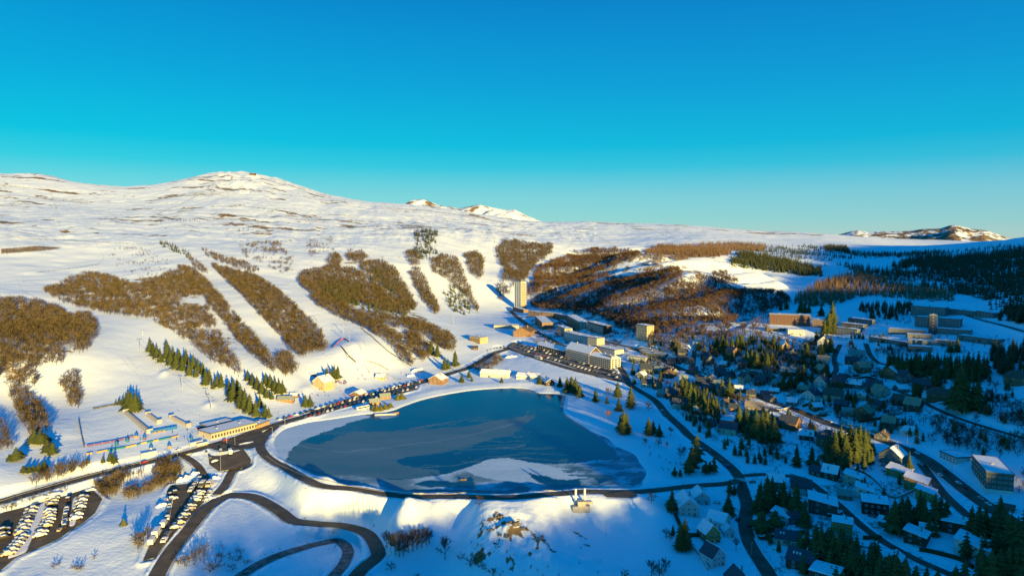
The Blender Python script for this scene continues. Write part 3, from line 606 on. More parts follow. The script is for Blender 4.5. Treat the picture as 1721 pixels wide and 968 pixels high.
def conifer_geo(rng, layers=11, blades=9, rmax=.24, droop=.1, trunk=.06, top=.0, ragged=.35):
    rmax *= 1.15
    """unit height; returns crown triangles and trunk triangles"""
    V = []; T = []
    for i in range(layers):
        f = i/(layers-1); z = trunk+(1-trunk)*(.06+.90*f); R = rmax*((1-f)**.85*.96+.05); 
        R *= 1+ragged*(rng.random()-.5)
        ph = rng.random()*6.28; nb = max(4, int(blades*(1-.45*f)))
        for b in range(nb):
            a = ph+b/nb*6.283+rng.normal()*.12; r = R*(1+ragged*(rng.random()-.6)); w = (6.283/nb)*.62
            tip = (r*math.cos(a), r*math.sin(a), z-droop*r/rmax*.45-rng.random()*.012)
            l = (R*.62*math.cos(a-w), R*.62*math.sin(a-w), z-.012-rng.random()*.02); rr = (R*.62*math.cos(a+w), R*.62*math.sin(a+w), z-.012-rng.random()*.02)
            up = (0, 0, z+R*.55)
            k = len(V); V += [up, l, tip, rr]; T += [(k, k+1, k+2), (k, k+2, k+3)]
    k = len(V); V += [(0, 0, 1.0), (.016, 0, .9), (-.008, .014, .9), (-.008, -.014, .9)]; T += [(k, k+1, k+2), (k, k+2, k+3), (k, k+3, k+1)]
    tv = []; tt = []
    for j in range(5):
        a = j/5*6.283; tv += [(.018*math.cos(a), .018*math.sin(a), -.03), (.008*math.cos(a), .008*math.sin(a), .8)]
    for j in range(5):
        p, q_ = 2*j, 2*((j+1) % 5); tt += [(p, q_, q_+1), (p, q_+1, p+1)]
    return np.array(V), np.array(T), np.array(tv), np.array(tt)
def bare_geo(rng, nlimb=6, ntwig=10, spread=.42, w=.012, low=.25, flat=1.0):
    """unit height bare tree: trunk, limbs and fans of twigs as thin triangles"""
    V = []; T = []
    def sl(p, q_, w0):
        p = np.array(p); q_ = np.array(q_); d = q_-p; s = np.cross(d, rng.normal(size=3)); s = s/(np.linalg.norm(s)+1e-9)*w0
        k = len(V); V.extend([p-s, p+s, q_]); T.append((k, k+1, k+2))
        s = np.cross(d, s); s = s/(np.linalg.norm(s)+1e-9)*w0; k = len(V); V.extend([p-s, p+s, q_]); T.append((k, k+1, k+2))
    tv = []; tt = []
    for j in range(4):
        a = j/4*6.283; tv += [(.02*math.cos(a), .02*math.sin(a), -.04), (.007*math.cos(a), .007*math.sin(a), .8)]
    for j in range(4):
        p, q_ = 2*j, 2*((j+1) % 4); tt += [(p, q_, q_+1), (p, q_+1, p+1)]
    cz = (1+low)/2; rz = (1-low)/2
    for i in range(nlimb):
        a = i/nlimb*6.283+rng.random(); el = rng.uniform(-.5, 1.2); e = spread*rng.uniform(.6, .95)
        c = np.array([e*math.cos(a)*math.cos(el), e*math.sin(a)*math.cos(el), cz+rz*.85*math.sin(el)])
        p0 = np.array([0, 0, max(.08, min(c[2]-.12, c[2]*.55))]); sl(p0, c, w*1.15)
        for k in range(ntwig):
            t = .35+.65*rng.random(); b = p0+(c-p0)*t; u = c-np.array([0, 0, cz*.6]); u = u/(np.linalg.norm(u)+1e-9)
            d = rng.normal(size=3)+u*.9+np.array([0, 0, .45]); d /= np.linalg.norm(d)
            q_ = b+d*(.10+.16*rng.random()); q_[2] = min(q_[2], 1.0-.22*(np.hypot(q_[0], q_[1])/spread)**2); sl(b, q_, w*.85)
    return np.array(V), np.array(T), np.array(tv), np.array(tt)
def inst(V, T, pos, sc, rot, sxy=None):
    n_ = len(pos); c = np.cos(rot)[:, None]; s = np.sin(rot)[:, None]; sx = (sc if sxy is None else sxy)[:, None]
    X = (V[None, :, 0]*c-V[None, :, 1]*s)*sx+pos[:, 0:1]; Y = (V[None, :, 0]*s+V[None, :, 1]*c)*sx+pos[:, 1:2]; Zz = V[None, :, 2]*sc[:, None]+pos[:, 2:3]
    F_ = T[None]+(np.arange(n_)*len(V))[:, None, None]
    return np.stack([X.ravel(), Y.ravel(), Zz.ravel()], 1), F_.reshape(-1, 3)
def join(parts):
    Vs, Fs, Ms = [], [], []; o = 0
    for V, F_, m in parts:
        Vs.append(V); Fs.append(F_+o); Ms.append(np.full(len(F_), m)); o += len(V)
    return np.vstack(Vs), np.vstack(Fs), np.concatenate(Ms)
r_ = np.random.default_rng(3)
FARCON = [conifer_geo(r_, 5, 6, .21) for _ in range(3)]
MIDCON = [conifer_geo(r_, 8, 7, .22) for _ in range(3)]
FARBARE = [bare_geo(r_, 4, 6, .46, .020, .15) for _ in range(4)]
MIDBARE = [bare_geo(r_, 5, 11, .46, .013, .15) for _ in range(4)]
SHRUB = [bare_geo(r_, 8, 8, .7, .012, .0) for _ in range(3)]
LARCHG = [conifer_geo(r_, 6, 6, .15, ragged=.6) for _ in range(3)]
runmin = np.minimum.accumulate(GPY, axis=1); VIS = GPY <= runmin+1.5
AREA = np.zeros_like(GZ); AREA[:, :-1] = (GR[:, 1:]-GR[:, :-1])*GR[:, :-1]*(avals[1]-avals[0])
def wood(name, label, cat, poly, spacing, h, geos, mats_, hvar=.3, excl=(), lift=.5, thin=None, group=None, wide=1.0, steepok=True):
    xs = [p[0] for p in poly]; ys = [p[1] for p in poly]
    m = np.where((GPX > min(xs)-5) & (GPX < max(xs)+5) & (GPY > min(ys)-5) & (GPY < max(ys)+40) & VIS & (DMIN > 9))
    x, y, z = GX[m], GY[m], GZ[m]; a = AREA[m]
    px, py = project(x, y, z+h*lift); jx = fbm(x, y, 14, 2)*5; ok = inpoly(px+jx, py+jx*.6, poly)
    for e in excl: ok &= ~inpoly(px+jx, py+jx*.6, e)
    if thin: ok &= fbm(x+31, y+7, thin[0], 3) > thin[1]
    ok &= ~inpoly(x, y, LKS)
    x, y, z, a = x[ok], y[ok], z[ok], a[ok]
    if not len(x): print('EMPTY WOOD', label); return None
    n_ = max(1, int(a.sum()/spacing**2)); i = RNG.choice(len(x), n_, p=a/a.sum()); cell = np.sqrt(a[i])
    X = x[i]+(RNG.random(n_)-.5)*cell; Y = y[i]+(RNG.random(n_)-.5)*cell; Z_ = ground0(X, Y)-.2
    sc = h*(1+hvar*(RNG.random(n_)-.6)); rot = RNG.random(n_)*6.28; gi = RNG.integers(0, len(geos), n_)
    parts = []
    for g in range(len(geos)):
        k = gi == g
        if not k.any(): continue
        pos = np.stack([X[k], Y[k], Z_[k]], 1); V, F_ = inst(geos[g][0], geos[g][1], pos, sc[k], rot[k], sc[k]*wide); parts.append((V, F_, 0))
        V, F_ = inst(geos[g][2], geos[g][3], pos, sc[k], rot[k]); parts.append((V, F_, 1))
    V, F_, M = join(parts); o = raw_mesh(name, V, F_, mats_, mi=M); tag(o, label, cat, group, 'stuff'); return n_
BW = (TWIG, BARK); TOT = 0
def bw(label, poly, sp=4.2, h=9, **k):
    k.setdefault('thin', (16, -.62)); sp *= .98; return wood('bare_wood', label, 'wood', poly, sp, h, k.pop('geos', FARBARE), k.pop('mats_', BW), **k)
bw('bare brown wood at the left edge above the small round thicket', [(-30,500),(25,499),(60,503),(100,515),(120,530),(125,524),(150,526),(163,540),(166,556),(155,572),(140,585),(128,588),(115,580),(95,575),(112,590),(112,602),(98,607),(80,602),(65,612),(50,620),(70,628),(62,640),(45,642),(30,640),(15,632),(-30,625)], 3.4, 8.5, geos=MIDBARE)
bw('bare trees winding down the left edge of the ski slope', [(10,640),(40,640),(48,655),(65,672),(75,690),(82,712),(65,725),(50,728),(35,705),(25,680),(12,655)], 3.2, 8, geos=MIDBARE)
bw('small separate bare thicket beside the left ski slope', [(98,640),(112,622),(128,620),(136,640),(138,665),(132,682),(118,678),(108,655)], 3, 8, geos=MIDBARE)
bw('scrap of bare wood cut by the left edge of the picture', [(-20,690),(8,708),(16,730),(18,745),(-20,755)], 3, 7, geos=MIDBARE)
bw('large bare wood with light gaps on the left hillside', [(72,484),(100,476),(118,466),(140,458),(180,460),(225,478),(255,468),(285,455),(305,452),(330,480),(355,525),(375,565),(395,600),(410,622),(395,625),(370,612),(340,590),(310,568),(290,552),(262,538),(240,530),(205,526),(170,520),(130,512),(95,500)], 4.0, 8.5, thin=(26, -.42), geos=MIDBARE)
bw('narrow bare strip of wood between two ski runs', [(300,446),(325,450),(345,468),(375,500),(400,530),(430,565),(450,590),(470,615),(455,622),(430,598),(400,570),(375,540),(345,500),(316,468)], 3.4, 8, geos=MIDBARE)
bw('small bare clump at the foot of the narrow strip between ski runs', [(466,590),(485,590),(502,612),(495,625),(475,626),(462,610)], 3, 8, geos=MIDBARE)
bw('broad dense bare strip of wood slanting down beside the main run', [(355,441),(385,450),(420,458),(445,470),(480,495),(510,525),(540,555),(552,578),(535,588),(505,596),(492,588),(470,560),(440,530),(405,490),(372,462)], 3.3, 8, geos=MIDBARE)
bw('thin bare strip high on the left slope', [(338,415),(370,428),(400,435),(430,447),(440,456),(425,457),(390,446),(350,430)], 4, 7)
bw('short bare strip at the top of the left runs', [(315,429),(330,436),(352,455),(345,459),(325,446)], 4, 7)
bw('thin bare shrubs on the bowl below the left peak', [(405,412),(470,403),(492,430),(497,456),(470,456),(440,440),(412,432)], 6, 7, thin=(20, -.05))
bw('scattered bare shrubs under the plateau rim', [(515,402),(560,398),(560,420),(520,430)], 7, 6, thin=(20, 0))
bw('scattered small shrubs on the upper left snowfield', [(180,420),(230,412),(300,440),(290,460),(240,470),(190,445)], 8, 5, thin=(18, .12))
bw('round bare clump below the plateau rim', [(552,432),(563,424),(575,432),(572,448),(555,449)], 4, 9)
bw('small oval bare clump right of the round clump', [(580,424),(608,420),(617,430),(600,439),(585,436)], 4, 9)
bw('mixed wood of bare trees and pines in the middle of the slope', [(500,466),(520,452),(550,446),(590,448),(620,461),(640,480),(655,500),(665,519),(650,520),(610,508),(570,506),(530,493),(505,478)], 3.6, 9)
bw('bare wood curving down right of the mixed wood', [(605,440),(640,436),(665,450),(680,475),(695,500),(702,516),(685,516),(660,490),(625,465),(607,450)], 3.6, 9)
bw('bare wood tail below the curving wood', [(620,478),(640,480),(665,498),(692,522),(680,528),(650,518)], 4, 9)
bw('lower bare strip along the wide piste', [(518,494),(545,492),(570,504),(600,520),(605,528),(640,538),(670,560),(688,590),(694,606),(682,608),(668,590),(645,566),(610,545),(570,530),(535,512)], 3.6, 9, geos=MIDBARE)
bw('bare strip of wood that ends above the village car park', [(668,530),(700,538),(730,546),(766,566),(767,580),(762,587),(747,582),(720,566),(680,548)], 3.6, 9, geos=MIDBARE)
bw('short bare strip between the two lower strips', [(683,554),(705,560),(722,574),(722,594),(710,606),(700,596),(684,575)], 3.6, 9, geos=MIDBARE)
bw('bare wood linking the strips in mid slope', [(600,520),(640,522),(680,535),(672,548),(640,540),(606,534)], 4, 8)
bw('slim bare strip between two pistes below the pines', [(688,454),(706,450),(722,480),(738,520),(730,524),(710,500),(695,475)], 3.6, 9)
bw('bare wood bending down between the pistes above the tower', [(725,437),(740,427),(765,430),(775,445),(780,460),(790,480),(805,518),(800,524),(786,497),(765,480),(750,466),(728,457)], 3.8, 9)
bw('small bare clump under the pines', [(683,424),(695,418),(706,430),(706,446),(690,447)], 4, 8)
bw('single bare clump between the upper pistes', [(780,427),(800,420),(813,432),(812,458),(802,468),(786,450)], 3.8, 9)
bw('bare wood rising from the tower to the plateau', [(836,430),(833,415),(850,402),(880,405),(905,410),(930,408),(925,425),(905,440),(885,465),(868,478),(842,503),(835,488),(848,455)], 4, 10, thin=(30, -.5))
bw('bare lakeside bushes by the head of the lake', [(795,616),(815,597),(830,590),(845,600),(834,615),(802,620)], 3, 6, geos=MIDBARE)
# right hand side
MW = (TWIG_PALE, BARK)
bw('mixed wood on the shaded slope right of the tower', [(888,480),(905,450),(930,437),(960,425),(1000,417),(1050,418),(1080,425),(1060,435),(1030,442),(1000,456),(970,470),(940,480),(905,492),(885,500)], 4.3, 12, mats_=MW)
bw('wide bare wood across the hill behind the apartment blocks', [(888,505),(930,480),(960,470),(1000,462),(1050,457),(1100,452),(1140,446),(1150,470),(1190,460),(1220,455),(1240,470),(1205,480),(1190,490),(1215,482),(1290,487),(1320,492),(1330,505),(1290,520),(1240,530),(1215,560),(1150,566),(1100,566),(1060,556),(1010,530),(950,518),(900,516)], 4.6, 11.5, thin=(45, -.55), mats_=MW, excl=[[(1015,452),(1050,433),(1085,432),(1092,446),(1062,462),(1040,466)]])
bw('scattered bare trees between the houses and the wood', [(1060,550),(1150,562),(1215,555),(1290,530),(1300,560),(1230,590),(1160,590),(1080,575)], 8, 11, thin=(30, -.2), mats_=MW, geos=MIDBARE)
wood('larch_wood', 'rust brown larch plantation on the plateau edge', 'wood', [(1083,418),(1110,411),(1150,412),(1200,416),(1228,420),(1215,427),(1180,429),(1150,431),(1110,434),(1090,431)], 4.6, 13, LARCHG, (LARCH, BARK))
wood('larch_wood', 'thin line of larches behind the rust brown plantation', 'wood', [(1150,409),(1240,406),(1290,410),(1280,419),(1222,418)], 8, 13, LARCHG, (LARCH, BARK))
wood('larch_wood', 'golden larch wood above the long apartment buildings', 'wood', [(1328,502),(1350,485),(1400,463),(1440,453),(1470,462),(1500,470),(1550,478),(1605,492),(1600,499),(1540,496),(1480,490),(1440,494),(1400,506),(1350,508)], 6.2, 14, LARCHG, (LARCH, BARK))
CWM = (NEEDLE_DARK, BARK)
def cw(label, poly, sp, h, **k): return wood('conifer_wood', label, 'wood', poly, sp, h, k.pop('geos', FARCON), k.pop('mats_', CWM), **k)
cw('dense green spruce plantation with straight edges above the snowfield', [(1228,432),(1245,422),(1290,427),(1340,437),(1378,447),(1381,459),(1340,457),(1290,450),(1230,444)], 4.4, 13, mats_=(NEEDLE, BARK))
cw('thin pines scattered among the mixed wood', [(540,470),(575,468),(612,480),(605,508),(570,506),(540,495)], 6, 12, mats_=(NEEDLE, BARK))
cw('pines along the right edge of the curving wood', [(625,448),(655,452),(680,480),(700,515),(690,520),(660,500),(625,470)], 8, 12, mats_=(NEEDLE, BARK))
cw('pines below the mixed wood along the lower strip', [(605,510),(650,500),(690,525),(680,535),(640,528)], 9, 11, mats_=(NEEDLE, BARK))
cw('dark pines standing on the steep slope under the plateau rim', [(695,388),(712,384),(735,386),(736,400),(722,410),(735,420),(735,430),(708,432),(690,424),(700,408)], 7, 12, thin=(15, -.15))
cw('small stand of pines above the tower between pistes', [(742,482),(765,472),(785,488),(792,520),(770,527),(750,504)], 7, 11, mats_=(NEEDLE, BARK), thin=(14, -.2))
cw('pines at the tip of the slim strip', [(700,480),(722,485),(736,518),(728,522)], 10, 11)
cw('short row of dwarf pines on the upper left runs', [(266,405),(280,405),(300,414),(320,424),(318,430),(300,422),(275,412)], 7, 9, mats_=(NEEDLE, BARK))
cw('thin lines of dwarf pines along the plateau rim', [(280,366),(310,366),(335,368),(334,371),(282,369)], 14, 6)
cw('dark specks of pine along the rim of the bowl', [(395,385),(430,381),(440,384),(400,388)], 12, 6)
cw('dark conifers mixed into the shaded slope right of the tower', [(960,430),(1010,420),(1050,420),(1020,445),(1000,465),(950,490),(900,505),(900,490),(940,460)], 12, 13)
cw('sparse dark conifers dotted over the blue snow of the far valley', [(1240,408),(1290,412),(1400,412),(1440,422),(1425,440),(1380,445),(1340,432),(1290,424),(1250,418)], 15, 12, thin=(60, -.15))
cw('dark green wood strip at the edge of the sunlit plain', [(1385,412),(1425,413),(1428,421),(1390,419)], 7, 12)
cw('long thin line of conifers under the far rocky hill', [(1410,420),(1500,424),(1560,420),(1620,420),(1700,408),(1700,414),(1620,426),(1540,430),(1450,430)], 13, 12)
cw('dense dark conifer forest on the right hand hill', [(1500,442),(1560,428),(1600,431),(1640,421),(1721,412),(1760,410),(1760,475),(1700,480),(1620,466),(1560,456),(1500,446)], 7.5, 15, thin=(60, -.38))
cw('open dark conifer forest below the dense forest on the right', [(1418,442),(1500,448),(1600,465),(1721,478),(1750,500),(1690,500),(1620,490),(1560,482),(1480,466),(1430,452)], 8, 13, thin=(50, -.3))
cw('dark conifers at the right edge above the curved road', [(1678,524),(1700,510),(1760,510),(1760,545),(1700,548),(1680,540)], 6, 14, geos=MIDCON)
cw('dark conifer block at the right edge below the road', [(1660,583),(1690,577),(1760,577),(1760,622),(1700,622),(1662,616)], 5.5, 14, geos=MIDCON)
cw('dark pines and shrubs behind the small terraced blocks', [(1440,512),(1470,508),(1530,508),(1540,515),(1500,532),(1460,530)], 9, 11, geos=MIDCON)
cw('few dark conifers on the snow above the big grey block', [(1628,502),(1700,500),(1690,514),(1630,512)], 14, 12, thin=(20, 0))
# ridge wood that throws the jagged shade into the valley
vv = np.arange(-420, 3400, 5.5)+RNG.random(len(np.arange(-420, 3400, 5.5)))*3; rows = []
for k_ in range(6):
    v_ = vv+k_*2; u_ = -500+(k_-1.5)*9+RNG.normal(size=len(v_))*2; rows.append(np.stack([u_*UD[0]+v_*VD[0], u_*UD[1]+v_*VD[1], ridge_h(v_)-1.0], 1))
pos = np.vstack(rows); parts = []
vp_ = pos[:, 0]*VD[0]+pos[:, 1]*VD[1]; sc = TREE_BACK*np.where(vp_ < 250, .82+.34*RNG.random(len(pos))**2, .55+.35*RNG.random(len(pos))+1.3*vnoise(vp_/13, vp_*0+3)*vnoise(vp_/50, vp_*0+9)); gi = RNG.integers(0, 3, len(pos))
for g in range(3):
    k = gi == g; V, F_ = inst(FARCON[g][0], FARCON[g][1], pos[k], sc[k], RNG.random(k.sum())*6.28, sc[k]*1.2); parts.append((V, F_, 0))
V, F_, M = join(parts); tag(raw_mesh('conifer_wood', V, F_, [NEEDLE_DARK], mi=M), 'conifer wood along the ridge behind the viewpoint', 'wood', None, 'stuff')
# ---------------------------------------------------------------- individual trees, each a thing with crown and trunk
rt = np.random.default_rng(21)
def proto(name, geo, mats_, cat):
    root = empty(name, (0, 0, -500)); 
    raw_mesh('crown', geo[0], geo[1], mats_[0], parent=root); raw_mesh('trunk', geo[2], geo[3], mats_[1], parent=root)
    return root
class Kind:
    def __init__(s, name, geos, mats_, cat): s.name, s.geos, s.mats, s.cat = name, geos, mats_, cat; s.p = [None]*len(geos)
    def put(s, x, y, z, h, label, group, wide=1.0, i=None):
        i = random.randrange(len(s.geos)) if i is None else i
        if s.p[i] is None:
            r = proto(s.name, s.geos[i], s.mats, s.cat); s.p[i] = (r, [(c.name, c.data) for c in r.children]); o = r
        else:
            r, ch = s.p[i]; o = bpy.data.objects.new(s.name, None); COL.objects.link(o)
            for nm, d in ch:
                c = bpy.data.objects.new(nm.split('.')[0], d); COL.objects.link(c); c.parent = o
        o.location = (x, y, z); o.rotation_euler = (0, 0, random.random()*6.28); o.scale = (h*wide, h*wide, h); o.empty_display_size = .1
        tag(o, label, s.cat, group); return o
SPR = Kind('spruce_tree', [conifer_geo(rt, 19, 15, .20, .15, .03, ragged=.75) for _ in range(5)], (NEEDLE, BARK), 'spruce')
PIN = Kind('pine_tree', [conifer_geo(rt, 12, 11, .30, .06, .12, ragged=.8) for _ in range(3)], (NEEDLE, BARK), 'pine')
BIR = Kind('bare_tree', [bare_geo(rt, 16, 26, .40, .0055, .02) for _ in range(4)], (TWIG, BARK), 'bare tree')
ROS = Kind('bare_tree', [bare_geo(rt, 9, 26, .36, .0075, .12) for _ in range(2)], (TWIG_ROSE, BARK), 'bare tree')
BSH = Kind('bare_bush', [bare_geo(rt, 12, 22, .75, .012, .0) for _ in range(3)], (TWIG, BARK), 'bush')
GSH = Kind('round_shrub', [conifer_geo(rt, 7, 12, .55, .02, .0, ragged=.4) for _ in range(2)], (SHRUB_GREEN, BARK), 'shrub')
ORD = ['first', 'second', 'third', 'fourth', 'fifth', 'sixth', 'seventh', 'eighth', 'ninth', 'tenth', 'eleventh', 'twelfth', 'thirteenth', 'fourteenth', 'fifteenth', 'sixteenth', 'seventeenth', 'eighteenth', 'nineteenth', 'twentieth', 'twenty-first', 'twenty-second', 'twenty-third', 'twenty-fourth', 'twenty-fifth', 'twenty-sixth', 'twenty-seventh', 'twenty-eighth', 'twenty-ninth', 'thirtieth']
def ordlab(n_, total):
    if total > 1 and n_ == 0: return 'leftmost'
    if total > 2 and n_ == total-1: return 'rightmost'
    return ORD[n_]+' from the left'
def cluster(kind, what, where, group, L, wide=1.0):
    """L: (px, py of the foot, height in px); labels count from the left"""
    L = sorted(L); P = hits([(a, b) for a, b, c in L]); tot = len(L)
    for n_, ((a, b, c), p) in enumerate(zip(L, P)):
        d = float(np.dot(p-np.array([0, 0, H]), [0, cP, -sP])); h = c*d/FPX*(1.18 if a > 1100 and kind in (SPR, PIN) else 1.0)
        lab = (what+' '+where if where else what) if tot == 1 else what+', '+ordlab(n_, tot)+' '+where
        if len(lab.split()) > 15: lab = lab.replace(' from the left', ' from left')
        if len(lab.split()) > 16: print('LONG', lab)
        kind.put(p[0], p[1], p[2]-.15, h, lab, group if tot > 1 else None, wide*(.9+.2*random.random()))
G1 = 'spruces in the row down the ski slope'
cluster(SPR, 'sunlit green spruce', 'in the row down the ski slope', G1, [(252,592,27),(258,598,24),(264,603,28),(270,609,25),(281,604,36),(287,613,32),(292,606,26),(296,620,30),(301,608,24),(307,624,30),(313,612,28),(318,631,28),(325,619,26),(329,634,20),(333,624,24),(341,630,24),(346,648,32),(352,641,24),(358,654,16),(365,650,24),(372,652,28)], 1.25)
cluster(SPR, 'sunlit tall spruce', 'between the big jump and the lift station', 'spruces above the lift station', [(386,664,28),(392,673,40),(399,668,34),(405,686,44),(412,689,40),(420,693,34),(430,700,30),(437,684,24),(446,700,24),(452,702,20)], 1.25)
cluster(SPR, 'dense green spruce', 'in the small clump above the snow walls', 'spruces above the snow walls', [(194,681,10),(200,680,13),(206,679,16),(212,688,32),(217,690,37),(222,691,36),(228,691,36),(233,688,28)], 1.3)
cluster(SPR, 'green spruce', 'in the slanting pair of rows left of the yellow chalet', 'spruces left of the yellow chalet', [(416,640,20),(424,648,24),(432,655,26),(440,662,26),(447,646,22),(448,668,22),(454,652,26),(457,671,16),(462,657,28),(469,661,28),(475,660,24)], 1.3)
cluster(SPR, 'green spruce', 'standing alone by the lakeside road verge', 'spruces by the lakeside road', [(513,683,22),(521,683,22)], 1.4)
cluster(SPR, 'bushy green spruce', 'directly behind the yellow chalet', 'spruces behind the yellow chalet', [(550,638,24),(556,641,23),(562,637,27),(568,637,25)], 1.3)
cluster(SPR, 'dark green spruce', 'at the foot of the lower bare strip', 'spruces at the foot of the bare strip', [(725,594,26),(735,600,24),(747,622,24),(753,620,20),(765,616,30)], 1.2)
cluster(GSH, 'green shore bush', 'on the lakeside point by the cabins', 'bushes on the lake point', [(627,689,11),(633,690,12),(640,690,12),(648,687,11),(656,684,9),(668,672,12),(675,670,12),(742,640,14),(746,641,12)], 1.0)
cluster(SPR, 'small round spruce', 'on the snowy lawn at the head of the lake', 'small spruces at the head of the lake', [(776,643,17),(788,635,14),(793,641,10),(843,643,11)], 1.5)
cluster(SPR, 'golden tipped spruce', 'on the lakeshore below the white restaurant', 'spruces on the northern lakeshore', [(907,645,17),(918,642,12),(941,650,19),(953,660,28),(960,656,26),(967,662,30),(974,667,24)], 1.5)
cluster(SPR, 'dark spruce with golden tip', 'scattered on the snowfield right of the lake', 'spruces on the snowfield right of the lake', [(1001,675,24),(1020,678,14),(1038,667,28),(1040,690,24),(1043,722,28),(1048,729,44),(1053,728,38),(1060,686,40),(1090,731,32),(1098,728,24),(1108,733,20)], 1.35)
cluster(PIN, 'dark pine', 'between the lake and the road junction', 'pines near the road junction', [(1134,801,16),(1143,801,13),(1157,798,30),(1163,792,40),(1170,782,48),(1186,797,22),(1193,793,18),(1200,796,27)], .9)
cluster(SPR, 'dark spruce', 'on the lawn south of the dam road', 'spruces south of the dam road', [(1129,857,34),(1131,899,17),(1143,925,46),(1151,924,50),(1224,865,38),(1226,828,22),(1234,831,18)], 1.2)
cluster(SPR, 'tall spruce with golden top', 'in the gardens right of the south road', 'spruces right of the south road', [(1274,862,44),(1288,856,54),(1297,850,46),(1316,853,42),(1337,867,56),(1352,884,42)], 1.2)
cluster(PIN, 'dark spreading pine', 'in the garden beside the hedge', 'pines beside the south road', [(1280,898,38),(1302,893,34)], 1.3)
cluster(SPR, 'dark spruce', 'in the thick row along the bottom edge', 'spruces along the bottom edge', [(1355,930,40),(1369,940,52),(1379,945,58),(1390,945,54),(1400,950,50),(1411,955,62),(1422,958,50),(1431,968,58),(1442,970,44),(1450,972,46),(1461,972,48),(1478,985,50),(1492,988,54),(1505,992,58),(1520,995,56),(1538,996,44),(1556,998,44),(1575,998,40)], 1.25)
cluster(SPR, 'tall spruce with sunlit top', 'in the group below the orange fronted houses', 'spruces below the orange fronted houses', [(1496,894,40),(1502,896,54),(1514,893,56),(1524,886,48),(1545,882,54),(1552,884,50),(1570,886,52),(1580,885,50),(1590,880,38)], 1.2)
cluster(SPR, 'big sunlit spruce', 'in the stand at the bottom right corner', 'spruces in the bottom right corner', [(1632,903,50),(1644,912,60),(1655,908,56),(1668,914,52),(1680,880,44),(1686,912,54),(1697,935,66),(1708,945,70),(1716,960,78),(1650,985,56),(1664,990,62),(1680,988,62),(1694,990,66),(1708,995,72),(1722,1000,90),(1620,990,48),(1605,996,44)], 1.25)
cluster(SPR, 'single golden green spruce', 'beside the grey gabled chalet near the main road', None, [(1527,795,34)], 1.2)
cluster(SPR, 'dark young spruce', 'on the snowfield left of the wide chalet', 'young spruces on the snowfield', [(1339,783,30),(1364,783,32),(1374,790,22),(1441,797,18)], 1.2)
cluster(GSH, 'low clipped pine', 'beside the wooden hut', 'clipped pines', [(1410,780,12),(1421,782,12)], 1)
cluster(SPR, 'dark spruce', 'in the dense clump beside the main road', 'spruces in the clump beside the main road', [(1390,774,34),(1402,772,46),(1412,770,50),(1420,776,44),(1428,770,54),(1436,774,50),(1444,768,50),(1452,770,46),(1458,760,34)], 1.35)
cluster(SPR, 'dark green spruce', 'in the tall screen below the terraced blocks', 'spruces below the terraced blocks', [(1494,624,28),(1501,627,30),(1508,630,30),(1515,632,34),(1523,632,32),(1530,628,26),(1538,628,30),(1545,634,36),(1561,628,36),(1568,630,30),(1576,629,28),(1590,633,32),(1597,630,28)], 1.25)
cluster(SPR, 'tall green spruce', 'in the stand right of the screen', 'spruces in the stand to the right', [(1605,634,30),(1611,636,34),(1618,638,38),(1626,637,42),(1634,638,38),(1643,636,42),(1652,634,34),(1658,628,26)], 1.3)
cluster(SPR, 'very tall spruce with golden flank', 'in front of the brown hipped house', 'tallest spruces of the village', [(1606,688,50),(1613,690,66),(1621,690,56),(1635,684,36),(1642,690,48)], 1.35)
cluster(SPR, 'dark spruce', 'among the chalets on the upper slope', 'spruces among the upper chalets', [(1571,649,28),(1577,651,24),(1539,671,28),(1546,668,22),(1597,592,20),(1609,592,22)], 1.4)
cluster(SPR, 'spruce with sunlit crown', 'around the reddish block', 'spruces around the reddish block', [(1312,522,14),(1322,520,16),(1345,526,20),(1352,527,18),(1359,526,16),(1380,531,18),(1385,562,24),(1392,561,34),(1398,549,38),(1402,560,26)], 1.3)
cluster(SPR, 'dark spruce', 'between the A-shaped white house and the lane', 'spruces near the white gabled house', [(1372,580,22),(1380,600,22),(1387,592,24),(1396,592,24),(1356,600,22),(1350,612,20)], 1.5)
cluster(SPR, 'yellow green spruce', 'among the upper village gardens', 'spruces in the upper village gardens', [(1316,655,24),(1328,652,24),(1337,651,20),(1350,636,22),(1390,632,20),(1344,640,18),(1412,665,14),(1425,672,18),(1436,676,16)], 1.5)
cluster(SPR, 'dark spruce', 'in the dark grove of the village centre', 'spruces in the village grove', [(1146,663,28),(1153,668,30),(1160,678,34),(1166,688,34),(1174,692,34),(1182,694,32),(1190,698,28),(1198,694,24),(1204,690,20),(1213,660,22),(1225,668,30),(1232,662,18),(1200,664,16)], 1.4)
cluster(SPR, 'dark tall spruce', 'in the gardens above the chalet lane', 'spruces above the chalet lane', [(1242,712,30),(1252,724,36),(1262,732,40),(1270,735,44),(1280,730,36),(1288,722,30),(1300,742,40)], 1.4)
cluster(SPR, 'dark spruce', 'in the wide grove behind the upper chalets', 'spruces behind the upper chalets', [(1255,612,22),(1263,616,26),(1271,620,28),(1280,617,26),(1289,619,24),(1297,612,20),(1205,588,22),(1213,592,26),(1221,594,24),(1230,590,22),(1239,586,22),(1246,582,20),(1300,586,22),(1310,596,20)], 1.5)
cluster(SPR, 'small dark spruce', 'on the slope above the village street', 'spruces above the village street', [(1064,630,18),(1066,645,14),(1130,588,16),(1139,592,18),(1175,588,16),(1184,594,14),(1110,640,16),(1230,634,14)], 1.4)
cluster(PIN, 'round green pine', 'above the lower left parking bays', 'spruces above the left car park', [(16,775,14),(28,775,26),(36,772,18),(58,746,26),(68,748,28),(75,746,22),(80,762,26),(89,765,24),(40,795,15),(49,795,14),(56,793,13),(66,792,16),(75,788,16)], 1.5)
